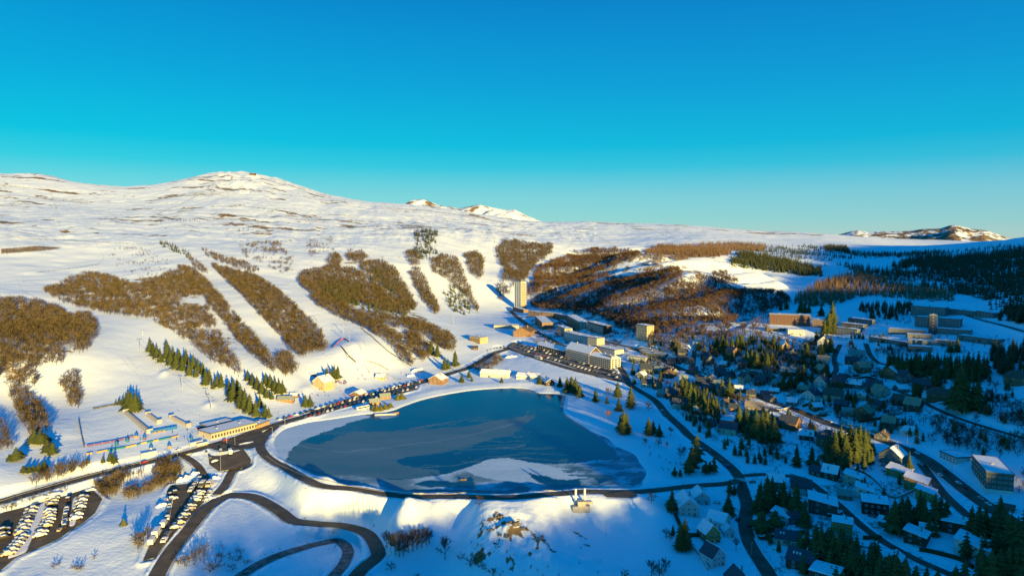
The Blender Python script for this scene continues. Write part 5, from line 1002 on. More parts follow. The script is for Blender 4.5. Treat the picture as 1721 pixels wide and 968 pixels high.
# (px, py, width px, height px, yaw, style, wall, roof, snow, label, extra)
S, B, T_, G = SLATE, BROWNROOF, TANROOF, GREENROOF
HS = [
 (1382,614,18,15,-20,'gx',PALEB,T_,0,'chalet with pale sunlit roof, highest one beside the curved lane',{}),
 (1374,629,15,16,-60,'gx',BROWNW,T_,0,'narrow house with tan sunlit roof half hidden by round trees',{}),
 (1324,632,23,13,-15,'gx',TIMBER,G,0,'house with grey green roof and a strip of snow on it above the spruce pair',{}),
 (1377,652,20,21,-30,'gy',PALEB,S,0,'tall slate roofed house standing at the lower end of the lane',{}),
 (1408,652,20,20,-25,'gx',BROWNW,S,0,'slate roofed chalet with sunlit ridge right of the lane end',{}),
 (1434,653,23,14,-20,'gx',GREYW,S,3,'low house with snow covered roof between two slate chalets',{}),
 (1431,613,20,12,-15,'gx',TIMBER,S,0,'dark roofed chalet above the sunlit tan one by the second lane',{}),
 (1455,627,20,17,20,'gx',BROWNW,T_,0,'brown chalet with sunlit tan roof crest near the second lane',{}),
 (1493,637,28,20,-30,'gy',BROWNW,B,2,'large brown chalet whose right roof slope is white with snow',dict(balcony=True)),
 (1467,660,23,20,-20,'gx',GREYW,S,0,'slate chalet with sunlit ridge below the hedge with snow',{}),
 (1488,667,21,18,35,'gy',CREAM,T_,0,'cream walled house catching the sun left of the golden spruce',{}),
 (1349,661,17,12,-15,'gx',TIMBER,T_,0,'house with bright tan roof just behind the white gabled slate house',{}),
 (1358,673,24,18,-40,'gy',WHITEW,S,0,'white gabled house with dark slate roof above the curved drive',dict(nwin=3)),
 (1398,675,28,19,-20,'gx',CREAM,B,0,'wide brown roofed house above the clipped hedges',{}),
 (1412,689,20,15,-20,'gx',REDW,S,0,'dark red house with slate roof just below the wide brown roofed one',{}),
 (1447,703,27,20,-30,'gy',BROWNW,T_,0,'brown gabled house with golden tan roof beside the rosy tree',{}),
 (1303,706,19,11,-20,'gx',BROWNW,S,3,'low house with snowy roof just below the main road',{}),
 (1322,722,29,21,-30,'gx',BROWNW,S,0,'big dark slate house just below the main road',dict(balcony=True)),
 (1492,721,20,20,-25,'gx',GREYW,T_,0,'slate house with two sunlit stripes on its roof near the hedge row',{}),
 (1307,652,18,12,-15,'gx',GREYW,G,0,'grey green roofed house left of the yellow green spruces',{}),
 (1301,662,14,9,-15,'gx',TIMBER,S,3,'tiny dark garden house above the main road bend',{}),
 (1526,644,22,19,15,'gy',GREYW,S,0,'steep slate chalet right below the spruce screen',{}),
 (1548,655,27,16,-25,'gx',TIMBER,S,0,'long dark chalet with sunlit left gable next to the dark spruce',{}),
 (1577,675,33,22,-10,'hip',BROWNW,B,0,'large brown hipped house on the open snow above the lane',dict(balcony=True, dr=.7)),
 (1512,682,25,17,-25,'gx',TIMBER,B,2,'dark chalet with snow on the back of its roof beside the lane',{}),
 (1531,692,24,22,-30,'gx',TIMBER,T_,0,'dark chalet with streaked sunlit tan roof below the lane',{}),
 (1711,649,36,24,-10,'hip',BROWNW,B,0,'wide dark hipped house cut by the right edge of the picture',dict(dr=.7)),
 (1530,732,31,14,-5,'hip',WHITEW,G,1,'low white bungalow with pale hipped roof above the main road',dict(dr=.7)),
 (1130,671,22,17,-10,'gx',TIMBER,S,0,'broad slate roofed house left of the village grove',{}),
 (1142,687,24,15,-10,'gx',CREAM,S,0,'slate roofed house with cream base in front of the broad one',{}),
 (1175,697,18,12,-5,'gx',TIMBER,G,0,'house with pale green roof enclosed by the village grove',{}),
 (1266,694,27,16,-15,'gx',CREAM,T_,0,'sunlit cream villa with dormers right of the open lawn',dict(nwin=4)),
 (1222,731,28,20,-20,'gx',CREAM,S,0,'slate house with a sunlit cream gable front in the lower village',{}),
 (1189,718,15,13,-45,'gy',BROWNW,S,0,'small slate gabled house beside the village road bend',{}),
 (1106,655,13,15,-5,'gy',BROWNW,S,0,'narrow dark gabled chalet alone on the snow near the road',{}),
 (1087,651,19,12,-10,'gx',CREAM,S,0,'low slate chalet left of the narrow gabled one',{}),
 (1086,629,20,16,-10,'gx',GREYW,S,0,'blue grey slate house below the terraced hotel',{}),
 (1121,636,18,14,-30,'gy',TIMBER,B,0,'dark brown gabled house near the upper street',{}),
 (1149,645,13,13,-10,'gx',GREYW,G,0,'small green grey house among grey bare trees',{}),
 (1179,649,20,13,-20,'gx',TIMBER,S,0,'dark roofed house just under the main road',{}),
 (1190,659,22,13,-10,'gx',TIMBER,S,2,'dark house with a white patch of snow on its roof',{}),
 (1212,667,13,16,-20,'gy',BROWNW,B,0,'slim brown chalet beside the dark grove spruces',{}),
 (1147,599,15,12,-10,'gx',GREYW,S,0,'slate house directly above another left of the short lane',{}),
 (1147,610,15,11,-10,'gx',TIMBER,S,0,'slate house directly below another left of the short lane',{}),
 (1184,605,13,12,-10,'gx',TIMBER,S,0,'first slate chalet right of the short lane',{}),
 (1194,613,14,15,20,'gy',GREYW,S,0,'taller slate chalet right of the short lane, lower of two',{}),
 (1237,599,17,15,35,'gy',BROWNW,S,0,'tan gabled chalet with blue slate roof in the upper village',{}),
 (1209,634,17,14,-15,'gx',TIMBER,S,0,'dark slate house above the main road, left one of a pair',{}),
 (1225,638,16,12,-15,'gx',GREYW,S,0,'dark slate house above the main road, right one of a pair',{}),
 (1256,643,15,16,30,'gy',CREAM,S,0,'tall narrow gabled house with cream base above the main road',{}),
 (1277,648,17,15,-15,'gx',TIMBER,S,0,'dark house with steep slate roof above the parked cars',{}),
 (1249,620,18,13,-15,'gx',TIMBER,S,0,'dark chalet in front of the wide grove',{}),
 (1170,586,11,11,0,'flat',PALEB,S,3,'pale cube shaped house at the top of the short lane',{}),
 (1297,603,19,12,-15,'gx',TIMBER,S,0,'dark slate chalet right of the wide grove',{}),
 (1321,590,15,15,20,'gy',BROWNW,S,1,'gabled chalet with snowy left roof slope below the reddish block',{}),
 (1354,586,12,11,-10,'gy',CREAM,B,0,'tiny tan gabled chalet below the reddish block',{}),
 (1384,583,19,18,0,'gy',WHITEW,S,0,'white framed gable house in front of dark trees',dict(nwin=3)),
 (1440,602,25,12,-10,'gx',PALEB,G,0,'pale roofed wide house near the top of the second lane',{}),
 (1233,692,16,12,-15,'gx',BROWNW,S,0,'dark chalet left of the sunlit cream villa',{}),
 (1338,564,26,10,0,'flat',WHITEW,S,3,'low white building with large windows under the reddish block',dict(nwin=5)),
 (1341,612,16,12,-15,'gx',TIMBER,S,0,'dark chalet hidden among the upper garden spruces',{}),
 (1262,668,15,11,-15,'gx',GREYW,S,0,'small grey slate house above the cream villa',{}),
 (1285,668,14,10,-15,'gx',BROWNW,S,2,'little house with partly snowy roof close to the main road',{}),
 (1158,868,34,30,8,'gy',PALEB,S,3,'large pale house with snowy twin slopes just below the dam road',dict(dr=1.3, nwin=3)),
 (1180,848,26,22,8,'gy',PALEB,S,3,'snowy roofed rear wing next to the dam road',dict(dr=1.2)),
 (1202,888,30,24,-28,'gx',WHITEW,S,3,'pale rendered house with snowy roof left of the south road',dict(nwin=3)),
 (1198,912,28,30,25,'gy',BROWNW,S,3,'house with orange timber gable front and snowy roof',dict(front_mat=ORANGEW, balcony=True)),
 (1226,903,17,20,15,'gy',PALEB,S,3,'small pale annex with snowy gable roof beside the south road',{}),
 (1208,952,30,32,35,'gy',PALEB,S,2,'blue grey house with bare slate roof slope near the bottom edge',dict(nwin=3)),
 (1250,1000,36,36,20,'gy',REDW,S,2,'brick fronted house cut by the bottom edge of the picture',{}),
 (1310,880,28,19,-25,'mono',PALEB,S,3,'pale house whose snowy roof has a sunlit curved edge',{}),
 (1322,917,36,20,-8,'gx',CREAM,S,0,'long slate house with two small skylights and dark gardens',dict(skylights=2, nwin=4)),
 (1342,958,42,28,-25,'gx',TIMBER,S,2,'dark house with three skylights in its slate roof',dict(skylights=3)),
 (1382,985,44,24,-25,'flat',TIMBER,S,3,'flat snow covered roof building at the bottom edge',{}),
 (1347,833,32,24,-5,'gx',PALEB,S,0,'pale green house with wide dark slate roof by the chalet lane',dict(dr=.8)),
 (1303,820,27,20,-10,'gx',TIMBER,S,3,'dark house with snowy roof left of the wide slate roof',{}),
 (1299,847,20,14,-10,'flat',TIMBER,S,3,'low garage with thick flat snow between the spruces',dict(chim=False)),
 (1383,866,44,26,-8,'mono',REDW,S,3,'swept snowy roof house with reddish timber side',{}),
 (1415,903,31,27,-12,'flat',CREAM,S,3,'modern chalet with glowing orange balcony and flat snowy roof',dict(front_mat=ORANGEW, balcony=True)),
 (1433,817,28,20,-20,'mono',CREAM,S,3,'cream house with sunlit wall and slanting snowy roof',{}),
 (1452,840,27,22,-15,'mono',WHITEW,S,3,'white house with curved snow cap above the drive',{}),
 (1471,866,40,23,-8,'flat',BLACKW,S,3,'black timber house under a thick flat layer of snow',dict(nwin=4)),
 (1393,806,24,22,-25,'gx',TIMBER,S,3,'dark cottage with snowy roof above the chalet lane',{}),
 (1495,781,34,28,-30,'gy',GREYW,S,2,'grey gabled chalet below the main road with snowy right slope',dict(nwin=3)),
 (1389,752,32,26,-15,'hip',BROWNW,S,0,'dark house with pyramid roof left of the dense spruce clump',{}),
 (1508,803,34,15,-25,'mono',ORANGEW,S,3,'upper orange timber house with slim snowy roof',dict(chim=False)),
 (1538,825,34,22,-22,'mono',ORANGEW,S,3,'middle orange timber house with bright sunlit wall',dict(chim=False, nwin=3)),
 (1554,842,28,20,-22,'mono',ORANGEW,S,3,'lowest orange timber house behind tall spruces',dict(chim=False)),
 (1608,899,46,22,-15,'flat',TIMBER,S,3,'wide low house under flat snow above the white modern house',dict(dr=.8)),
 (1537,915,33,22,-25,'mono',TIMBER,S,3,'dark timber house with snowy shed roof below the spruces',{}),
 (1632,940,50,30,-25,'mono',WHITEW,S,3,'large white modern house with slanting roof near the lower right corner',dict(nwin=4)),
 (1500,948,26,16,-25,'gy',ORANGEW,S,3,'small house with orange gable beside the lane near the bottom edge',{}),
 (1486,884,18,14,-25,'gx',BROWNW,S,3,'small snowy roofed garage right of the black timber house',dict(chim=False)),
 (1693,860,18,11,-20,'gx',BROWNW,B,0,'small brown hut on the snow below the green apartment building',dict(chim=False)),
 (1238,645,0,0,0,'x',None,None,0,'',{}),
]
for h_ in HS:
    if h_[5] == 'x': continue
    px, py, w, h, yaw, st, wl, rf, sn, lab, ex = h_
    house(px, py, w, h, yaw, st, wl, rf, lab, snow=sn, **ex)
HX = [(1120,630,15,12),(1134,632,14,12),(1075,636,14,11),(1322,606,14,11),(1330,600,12,10),(1228,684,16,12),(1188,711,14,11),(1298,700,16,11),(1104,628,14,11),(1165,628,14,11),(1196,640,14,10),(1240,660,15,11),(1300,676,15,10),(1330,682,16,12),(1376,690,16,12),(1425,700,18,13),(1470,688,18,14),(1415,640,15,11),(1345,628,14,11),(1290,628,15,11),(1265,635,14,10),(1215,618,14,10),(1163,612,12,9),(1500,612,16,11),(1560,675,17,12),(1600,668,18,12),(1480,740,20,14),(1355,740,22,15),(1370,800,22,15),(1420,840,22,14),(1560,900,26,16),(1340,880,24,16),(1290,640,14,10),(1128,612,14,10),(1110,668,15,12),(1205,650,14,10),(1445,672,18,12),(1520,660,18,12)]
HX = sorted(HX); hr = random.Random(4)
for i, (a, b, w, h) in enumerate(HX):
    rn, rmt = hr.choice([('slate', S), ('slate', S), ('brown', B), ('grey green', G)]); wn, wmt = hr.choice([('dark timber', TIMBER), ('brown timber', BROWNW), ('grey', GREYW), ('cream', CREAM)])
    up = 'above' if b < 640 else 'among'
    px_ = sum(1 for q in HX[:i] if (q[1] < 655) == (b < 655)); band = 'upper village' if b < 655 else 'lower village'
    house(a, b, w, h, hr.choice([-35, -25, -15, -10, 20, 35]), hr.choice(['gx', 'gx', 'gy']), wmt, rmt, f'small infill chalet, {rn} roof, {wn} walls, {ORD[px_] if px_ < 30 else "last"} from left in the {band}', 'small infill chalets', snow=hr.choice([0, 0, 2, 3]))
# ski area huts
SK = 'buildings of the ski area'
house(535,653,26,20,-38,'gy',YELLOW,B,'yellow ski chalet with snowy gable roof at the foot of the piste', SK, snow=3, nwin=4, dr=1.0, name='chalet', cat='chalet')
house(526,632,9,5,0,'gx',TIMBER,S,'tiny hut with white roof above the yellow chalet', SK, snow=3, chim=False, nwin=1, name='hut', cat='hut')
house(479,676,26,9,-8,'gx',BROWNW,G,'long low grey lift building left of the yellow chalet', SK, snow=0, chim=False, nwin=4, dr=.5, name='lift_building', cat='lift building')
house(493,668,11,7,-8,'gx',BROWNW,S,'small snowy hut attached beside the low grey lift building', SK, snow=3, chim=False, nwin=1, name='hut', cat='hut')
house(597,668,18,10,-25,'gy',REDW,S,'red timber hut with snowy roof beside the parked cars', SK, snow=3, chim=False, dr=1.2, name='hut', cat='hut')
house(631,681,18,10,18,'gx',BROWNW,G,'left wooden cabin on the lakeside point', SK, snow=0, chim=False, dr=.6, name='cabin', cat='cabin')
house(648,671,17,9,18,'gx',BROWNW,G,'right wooden cabin on the lakeside point', SK, snow=0, chim=False, dr=.6, name='cabin', cat='cabin')
house(731,646,24,15,-25,'gy',BROWNW,S,'pink brown house with snowy roof where the road narrows', SK, snow=3, dr=1.1, nwin=3)
house(638,638,14,8,-10,'gx',YELLOW,S,'ochre base station of the ski lift above the road', SK, snow=3, chim=False, name='lift_station', cat='lift station')
house(705,625,10,5,0,'gx',BROWNW,S,'little operator hut beside the lower snow bank', SK, snow=3, chim=False, nwin=1, name='hut', cat='hut')
house(877,566,30,15,-15,'gy',BROWNW,B,'dark roofed hall beside the village street', SK, snow=0, dr=1.2, nwin=4, name='hall', cat='hall')
house(798,588,10,6,0,'gx',TIMBER,S,'small dark hut in front of the ochre restaurant', SK, snow=0, chim=False, nwin=1, name='hut', cat='hut')
house(925,648,16,11,20,'gy',TIMBER,S,'small wooden boathouse with snowy roof near the lakeshore spruces', SK, snow=3, chim=False, name='boathouse', cat='boathouse')

def block(name, label, cat, Apx, Bpx, hpx, depth, wall, storeys, bays, group=None, roof_mat=None, snow=True, side=0, plinth=None, wfm=None, gable=False, wsz=(1.5, 1.3), balc=False, base_drop=3, pitch=.0):
    A = hit(*Apx); B_ = hit(*Bpx); zb = min(A[2], B_[2]); d = float(np.dot((A+B_)/2-np.array([0, 0, H]), [0, cP, -sP])); h = hpx*d/FPX
    L = float(np.hypot(*(B_-A)[:2])); ang = math.atan2(B_[1]-A[1], B_[0]-A[0])
    root = empty(name, (A[0], A[1], zb), ang, label, cat, group)
    w = MB(); w.box(0, L, 0, depth, -base_drop, h)
    if gable: w.quadset([(0, 0, h), (0, depth, h), (0, depth/2, h+pitch), (L, 0, h), (L, depth, h), (L, depth/2, h+pitch)], [(0, 2, 1), (3, 4, 5), (0, 3, 5, 2), (1, 2, 5, 4)])
    w.build('wall', wall, root)
    if plinth: q_ = MB(); q_.box(-.08, L+.08, -.08, depth+.08, -base_drop, h*plinth[1]); q_.build('plinth', plinth[0], root)
    r = MB(); rm = roof_mat or GREYW
    if gable:
        slab(r, (-.5, -.6, h-.25), (L+.5, -.6, h-.25), (L+.5, depth/2, h+pitch+.3), (-.5, depth/2, h+pitch+.3), .3, 1 if snow else 0)
        slab(r, (-.5, depth/2, h+pitch+.3), (L+.5, depth/2, h+pitch+.3), (L+.5, depth+.6, h-.25), (-.5, depth+.6, h-.25), .3, 1 if snow else 0)
        ro = r.build('roof', [rm, ROOFSNOW], root)
    else:
        t = .3; r.box(-.3, L+.3, -.3, 0.1, h, h+.8); r.box(-.3, L+.3, depth-.1, depth+.3, h, h+.8); r.box(-.3, .1, .1, depth-.1, h, h+.8); r.box(L-.1, L+.3, .1, depth-.1, h, h+.8); r.box(.1, L-.1, .1, depth-.1, h, h+.3)
        ro = r.build('roof', [rm], root)
        if snow: s = MB(); s.box(.12, L-.12, .12, depth-.12, h+.31, h+.72); s.build('snow_cover', ROOFSNOW, ro)
    for k in range(max(1, int(L/18))):
        c = MB(); cx = L*(k+.5)/max(1, int(L/18)); c.box(cx-.6, cx+.6, depth*.5-.6, depth*.5+.6, h+.2, h+pitch+1.6); c.build('chimney', CONC, ro)
    p0 = plinth[1]*h if plinth else .3; sh = (h-p0-.3)/storeys
    for s_ in range(storeys):
        zc = p0+sh*(s_+.5)
        for b in range(bays): window(root, L*(b+.5)/bays, -.02, zc, min(wsz[0], L/bays*.72), min(wsz[1], sh*.62), 0, wfm)
        if balc:
            m = MB(); m.box(.4, L-.4, -1.1, -.05, zc-sh*.5, zc-sh*.5+.12); m.box(.4, L-.4, -1.12, -1.04, zc-sh*.5+.12, zc-sh*.5+.95)
            for b in range(bays+1): m.box(.4+(L-.9)*b/bays, .5+(L-.9)*b/bays, -1.03, -.05, zc-sh*.5+.13, zc-sh*.5+.93)
            m.build('balcony', BALC if balc is True else balc, root)
        for b in range(side):
            y = depth*(b+.5)/side
            window(root, L+.02, y, zc, min(wsz[0], depth/side*.6), min(wsz[1], sh*.6), math.pi/2, wfm); 
        for b in range(side if plinth else 0): window(root, -.02, depth*(b+.5)/side, zc, min(wsz[0], depth/side*.6), min(wsz[1], sh*.6), -math.pi/2, wfm)
    return root
GB = 'apartment blocks of the village centre'
tw = block('apartment_tower', 'tall pale tower block with brown balconies at the foot of the slopes', 'tower block', (864.5,518), (875.5,521), 47, 12, PALEB, 16, 3, None, side=0, wsz=(1.6, 1.3), plinth=(BROWNW, .04), base_drop=12)
A = hit(864.5,518); Bq = hit(875.5,521); Lt = float(np.hypot(*(Bq-A)[:2])); ht = 47*1300/FPX
for k in range(16):
    z = 3+k*(ht-4)/16
    m = MB(); m.box(Lt+.03, Lt+1.3, .6, 12.2, z, z+.18); m.box(Lt+1.2, Lt+1.3, .6, 12.2, z+.19, z+1.15); m.build('balcony', BALC, tw)
for y in (0.3, 4.4, 8.5, 12.6): m = MB(); m.box(Lt+.02, Lt+1.0, y-.14, y+.14, .5, ht-.3); m.build('pilaster', CREAM, tw)
for x in (Lt*.02, Lt*.34, Lt*.67, Lt*.98): m = MB(); m.box(x-.16, x+.16, -.4, -.03, .5, ht); m.build('pilaster', WHITEW, tw)
m = MB(); m.box(Lt*.3, Lt*.8, 3, 9, ht+.35, ht+3.2); m.build('roof_house', GREYW, tw)
block('podium_block', 'low brown annex stepping down in front of the pale tower', 'annex', (862,522), (880,526), 6, 10, BROWNW, 1, 5, GB)
block('hotel', 'half timbered hotel with two bright snowy gable roofs by the lake street', 'hotel', (951,600), (991,612), 17, 16, TIMBER, 5, 12, GB, gable=True, pitch=7, balc=WHITEW, wfm=WHITEW, side=3, wsz=(1.7, 1.6))
block('hotel', 'pale blue grey hotel attached right of the half timbered one', 'hotel', (991.5,612.3), (1027,621), 17, 14, PALEB, 5, 10, GB, gable=True, pitch=3, balc=METAL, wfm=TIMBER, side=3, wsz=(2.2, 1.6))
block('hotel_end_tower', 'cream end tower of the pale hotel with snowy cap', 'tower', (1027.5,620), (1033,618), 21, 10, CREAM, 5, 2, GB, side=3)
block('apartment_block', 'long grey green block with flat snowy roof behind the two hotels', 'apartment block', (948,572), (986,583), 15, 14, PALEB, 5, 10, GB, side=2)
block('apartment_block', 'sunlit cream block standing right behind the hotel gables', 'apartment block', (987,588), (1003,591), 22, 12, CREAM, 5, 4, GB, side=2)
block('apartment_block', 'blue grey block with pale right end right of the cream block', 'apartment block', (1003,592), (1033,601), 12, 13, PALEB, 4, 9, GB, side=2)
block('apartment_block', 'upper long block with sunlit end wall below the wooded hill', 'apartment block', (952,544), (975,555), 15, 15, CREAM, 5, 8, GB, balc=True, side=2)
block('apartment_block', 'dark block with white balcony grid below the wooded hill', 'apartment block', (987,556), (1014,563), 16, 12, TIMBER, 5, 9, GB, balc=WHITEW, wfm=WHITEW)
block('apartment_block', 'small cream block between the street and the long blocks', 'apartment block', (936,557), (949,562), 10, 11, CREAM, 3, 4, GB, side=2)
block('apartment_block', 'brown block with snowy flat roof beside the tower street', 'apartment block', (899,544), (911,554), 13, 16, BROWNW, 4, 5, GB, side=3)
for k, (a, b, t_) in enumerate([((888,531),(908,533),'left'), ((910,533),(930,535),'middle'), ((932,535),(953,538),'right')]):
    block('apartment_block', t_+' low dark block in the row right below the tower woods', 'apartment block', a, b, 8, 11, BROWNW, 3, 7, GB)
block('row_building', 'long low building with snowy pitched roof and dormers by the lake street', 'row building', (903,586), (948,599), 9, 12, TIMBER, 3, 12, GB, gable=True, pitch=3.5, wfm=WHITEW)
block('restaurant', 'ochre restaurant with flat snowy roof at the foot of the pistes', 'restaurant', (789,572), (807,578), 10, 14, YELLOW, 3, 6, SK, side=4, balc=REDW)
block('restaurant', 'long white roofed hall beside the upper pistes', 'hall', (830,552), (872,553), 6, 14, CREAM, 1, 10, SK)
block('lake_restaurant', 'white restaurant with grey and snowy roof at the head of the lake', 'restaurant', (807,633), (854,635), 7, 12, WHITEW, 2, 12, SK, gable=True, pitch=3, snow=True)
block('lake_restaurant', 'blue white pavilion right of the lakeside restaurant', 'pavilion', (868,637), (904,638), 7, 11, WHITEW, 1, 9, SK, gable=True, pitch=2)
block('apartment_block', 'narrow yellow block lit by the sun among bare trees', 'apartment block', (1069,572), (1087,575), 27, 11, YELLOW, 6, 5, GB, side=2)
for k in range(3):
    block('terraced_hotel' if k == 0 else 'terrace_wing', ['lowest front wing', 'middle set back wing', 'top set back wing'][k]+' of the stepped hotel below the yellow block', 'hotel wing', (1078-k*3,596-k*4), (1118-k*6,603-k*4), 6, 8, GREYW, 1, 10, GB)
block('office_block', 'flat snowy roofed building left of the street bend', 'building', (1054,607), (1084,611), 9, 12, PALEB, 2, 7, GB)
RB = 'terraced concrete residences on the right hillside'
block('apartment_block', 'reddish brown long block behind the row of spruces', 'apartment block', (1293,545), (1362,549), 18, 12, REDW, 4, 14, RB, wfm=GREYW)
block('apartment_block', 'short reddish annex at the right end of the long reddish block', 'apartment block', (1364,549), (1383,551), 12, 11, REDW, 3, 5, RB)
block('row_building', 'low long snowy building in front of the reddish block', 'row building', (1288,557), (1345,559), 5, 10, TIMBER, 1, 10, RB)
TB = [((1425,545),(1462,547),10,'topmost of the three small stepped slabs'), ((1413,552),(1450,554),9,'middle one of the three small stepped slabs'), ((1400,561),(1440,563),11,'lowest of the three small stepped slabs'),
 ((1530,530),(1588,532),16,'large grey block at the top left of the big residence'), ((1590,529),(1640,532),10,'long upper wing right of the large grey block'), ((1641,533),(1669,535),10,'stepped far right end of the upper wing'),
 ((1537,549),(1560,551),17,'tall grey block left of the dark stair slab'), ((1576,550),(1614,551),15,'tall grey block right of the dark stair slab'),
 ((1493,562),(1556,563),9,'long low wing left of the stair slab'), ((1570,561),(1632,563),9,'long low wing right of the stair slab'), ((1525,570),(1567,570),8,'short stepped wing directly under the stair slab'),
 ((1460,575),(1524,583),9,'curved lower left wing of the big residence'), ((1526,580),(1568,580),8,'second short wing under the stair slab'), ((1570,580),(1606,583),8,'short wing next to the two dark spruces'),
 ((1608,572),(1675,580),9,'long lowest right wing of the big residence'), ((1526,591),(1567,592),9,'lowest short wing above the bushes')]
for a, b, h, t_ in TB:
    nb = max(4, int((b[0]-a[0])/5)); block('apartment_block', 'grey concrete '+t_.replace('grey ', '').replace('large ', 'large '), 'apartment block', a, b, h, 11, GREYW, max(1, int(h/3.6)), nb, RB, wfm=FRAME)
block('stair_tower', 'dark vertical stair slab in the middle of the big residence', 'stair tower', (1561,562), (1574,562), 32, 7, SLATE, 6, 1, RB, wsz=(.9, .9))
block('apartment_block', 'dark green four storey apartment building with white windows and pale base', 'apartment building', (1656,830), (1703,831), 37, 34, GREENW, 3, 5, None, side=7, plinth=(WHITEW, .27), wfm=WHITEW, wsz=(1.7, 1.0), base_drop=5)
block('hall', 'white hall with large flat snowy roof behind the green apartment building', 'hall', (1579,768), (1606,781), 11, 34, WHITEW, 2, 5, None, side=2)
st = block('lift_terminal', 'long cream station hall with snowy flat roof and tall windows', 'station hall', (355,739), (432,720), 10, 17, CREAM, 1, 16, SK, wsz=(2.2, 3.4), wfm=CREAM)
block('canopy_hall', 'white roofed canopy behind the cream station hall', 'canopy', (349,722), (392,712), 5, 10, GREYW, 1, 6, SK)
block('ticket_hall', 'orange timber pavilion at the right end of the station hall', 'pavilion', (433,721), (453,713), 6, 9, ORANGEW, 1, 6, SK)

p, k_ = world_foot(425, 294.5); r = empty('summit_station', (p[0], p[1], p[2]-1), .1, 'tiny dark lift station on the high summit', 'summit station')
m = MB(); m.box(-14, 14, -6, 6, 0, 7); m.build('wall', TIMBER, r); m = MB(); slab(m, (-15,-7,7.01), (15,-7,7.01), (15,0,10), (-15,0,10), .4); slab(m, (-15,0,10), (15,0,10), (15,7,7.01), (-15,7,7.01), .4); m.build('roof', SLATE, r)
# ---------------------------------------------------------------- vehicles
PAINTS = {c: mat('car_paint_'+c, v, .3, spec=.5) for c, v in dict(white=(.7, .7, .7), silver=(.38, .4, .42), grey=(.14, .15, .16), black=(.02, .02, .022), red=(.35, .03, .03), blue=(.03, .07, .22), beige=(.5, .42, .3)).items()}
TYRE = mat('tyre', (.02, .02, .02), .9); RIM = mat('rim', (.3, .3, .3), .4, metal=.6); LAMPG = mat('lamp_glass', (.6, .6, .55), .2); TAIL = mat('tail_lamp', (.3, .02, .02), .3)
PROF = {'car': [(-2.1,.35),(-2.15,.75),(-2.0,.95),(-1.6,1.0),(-1.15,1.42),(.35,1.45),(1.05,.98),(2.0,.85),(2.15,.6),(2.1,.35)],
        'van': [(-2.5,.4),(-2.5,2.1),(1.35,2.1),(1.9,1.25),(2.5,1.1),(2.55,.4)],
        'coach': [(-6,.45),(-6,3.1),(5.7,3.1),(6,1.4),(6,.45)],
        'motorhome': [(-3.2,.45),(-3.2,2.8),(2.2,2.8),(2.4,1.9),(2.6,1.2),(3.2,1.05),(3.2,.45)]}
WID = {'car': .88, 'van': .98, 'coach': 1.25, 'motorhome': 1.12}
GL = {'car': [(-1.5,1.02),(-1.1,1.36),(.33,1.39),(.92,1.0)], 'van': [(.2,1.35),(.2,1.95),(1.3,1.95),(1.75,1.3)], 'coach': [(-5.7,1.5),(-5.7,2.6),(5.6,2.6),(5.8,1.5)], 'motorhome': [(1.2,1.5),(1.2,2.3),(2.25,2.3),(2.35,1.5)]}
def prof_geo(kind, grow=0):
    P = PROF[kind]; w = WID[kind]; mb = MB(); n_ = len(P)
    vs = []
    for s in (-1, 1):
        for x, z in P: vs.append((x, s*(w-(.13 if z > 1.1 and kind == 'car' else .0)), z))
    mb.quadset(vs, [tuple(range(n_)), tuple(range(2*n_-1, n_-1, -1))]+[((i+1) % n_, i, i+n_, (i+1) % n_+n_) for i in range(n_)]); return mb
def glass_geo(kind):
    P = GL[kind]; w = WID[kind]-(.12 if kind == 'car' else 0)+.012; mb = MB(); n_ = len(P); vs = [(x, s*w, z) for s in (-1, 1) for x, z in P]
    mb.quadset(vs, [tuple(range(n_)), tuple(range(2*n_-1, n_-1, -1))])
    if kind == 'car':
        for (x0, z0, x1, z1) in ((.40, 1.43, 1.03, 1.0), (-1.56, 1.02, -1.17, 1.41)):
            o_ = .02; mb.quadset([(x0+o_, -.66, z0+o_), (x1+o_, -.72, z1+o_), (x1+o_, .72, z1+o_), (x0+o_, .66, z0+o_)] if x0 > 0 else [(x0-o_, -.72, z0+o_), (x1-o_, -.66, z1+o_), (x1-o_, .66, z1+o_), (x0-o_, .72, z0+o_)], [(0, 1, 2, 3)])
    else:
        x0, z0, x1, z1 = {'van': (1.4, 2.02, 1.88, 1.3), 'coach': (5.75, 2.9, 6.0, 1.5), 'motorhome': (2.28, 2.5, 2.56, 1.35)}[kind]
        mb.quadset([(x0+.03, -w*.9, z0), (x1+.03, -w*.9, z1), (x1+.03, w*.9, z1), (x0+.03, w*.9, z0)], [(0, 1, 2, 3)])
    return mb
def snowcap(kind):
    mb = MB(); w = WID[kind]
    if kind == 'car':
        mb.quadset([(-1.1,-.68,1.46),(.38,-.68,1.48),(.38,.68,1.48),(-1.1,.68,1.46),(-1.0,-.5,1.62),(.25,-.5,1.62),(.25,.5,1.62),(-1.0,.5,1.62)], [(4,5,6,7),(0,1,5,4),(1,2,6,5),(2,3,7,6),(3,0,4,7)])
        mb.quadset([(1.08,-.75,1.0),(2.0,-.72,.88),(2.0,.72,.88),(1.08,.75,1.0),(1.15,-.6,1.1),(1.9,-.6,.98),(1.9,.6,.98),(1.15,.6,1.1)], [(4,5,6,7),(0,1,5,4),(1,2,6,5),(2,3,7,6),(3,0,4,7)])
    else:
        x0, x1 = PROF[kind][1][0], PROF[kind][2][0]; z = PROF[kind][1][1]
        mb.box(x0+.15, x1-.1, -w+.12, w-.12, z+.005, z+.16)
    return mb
GEO = {}
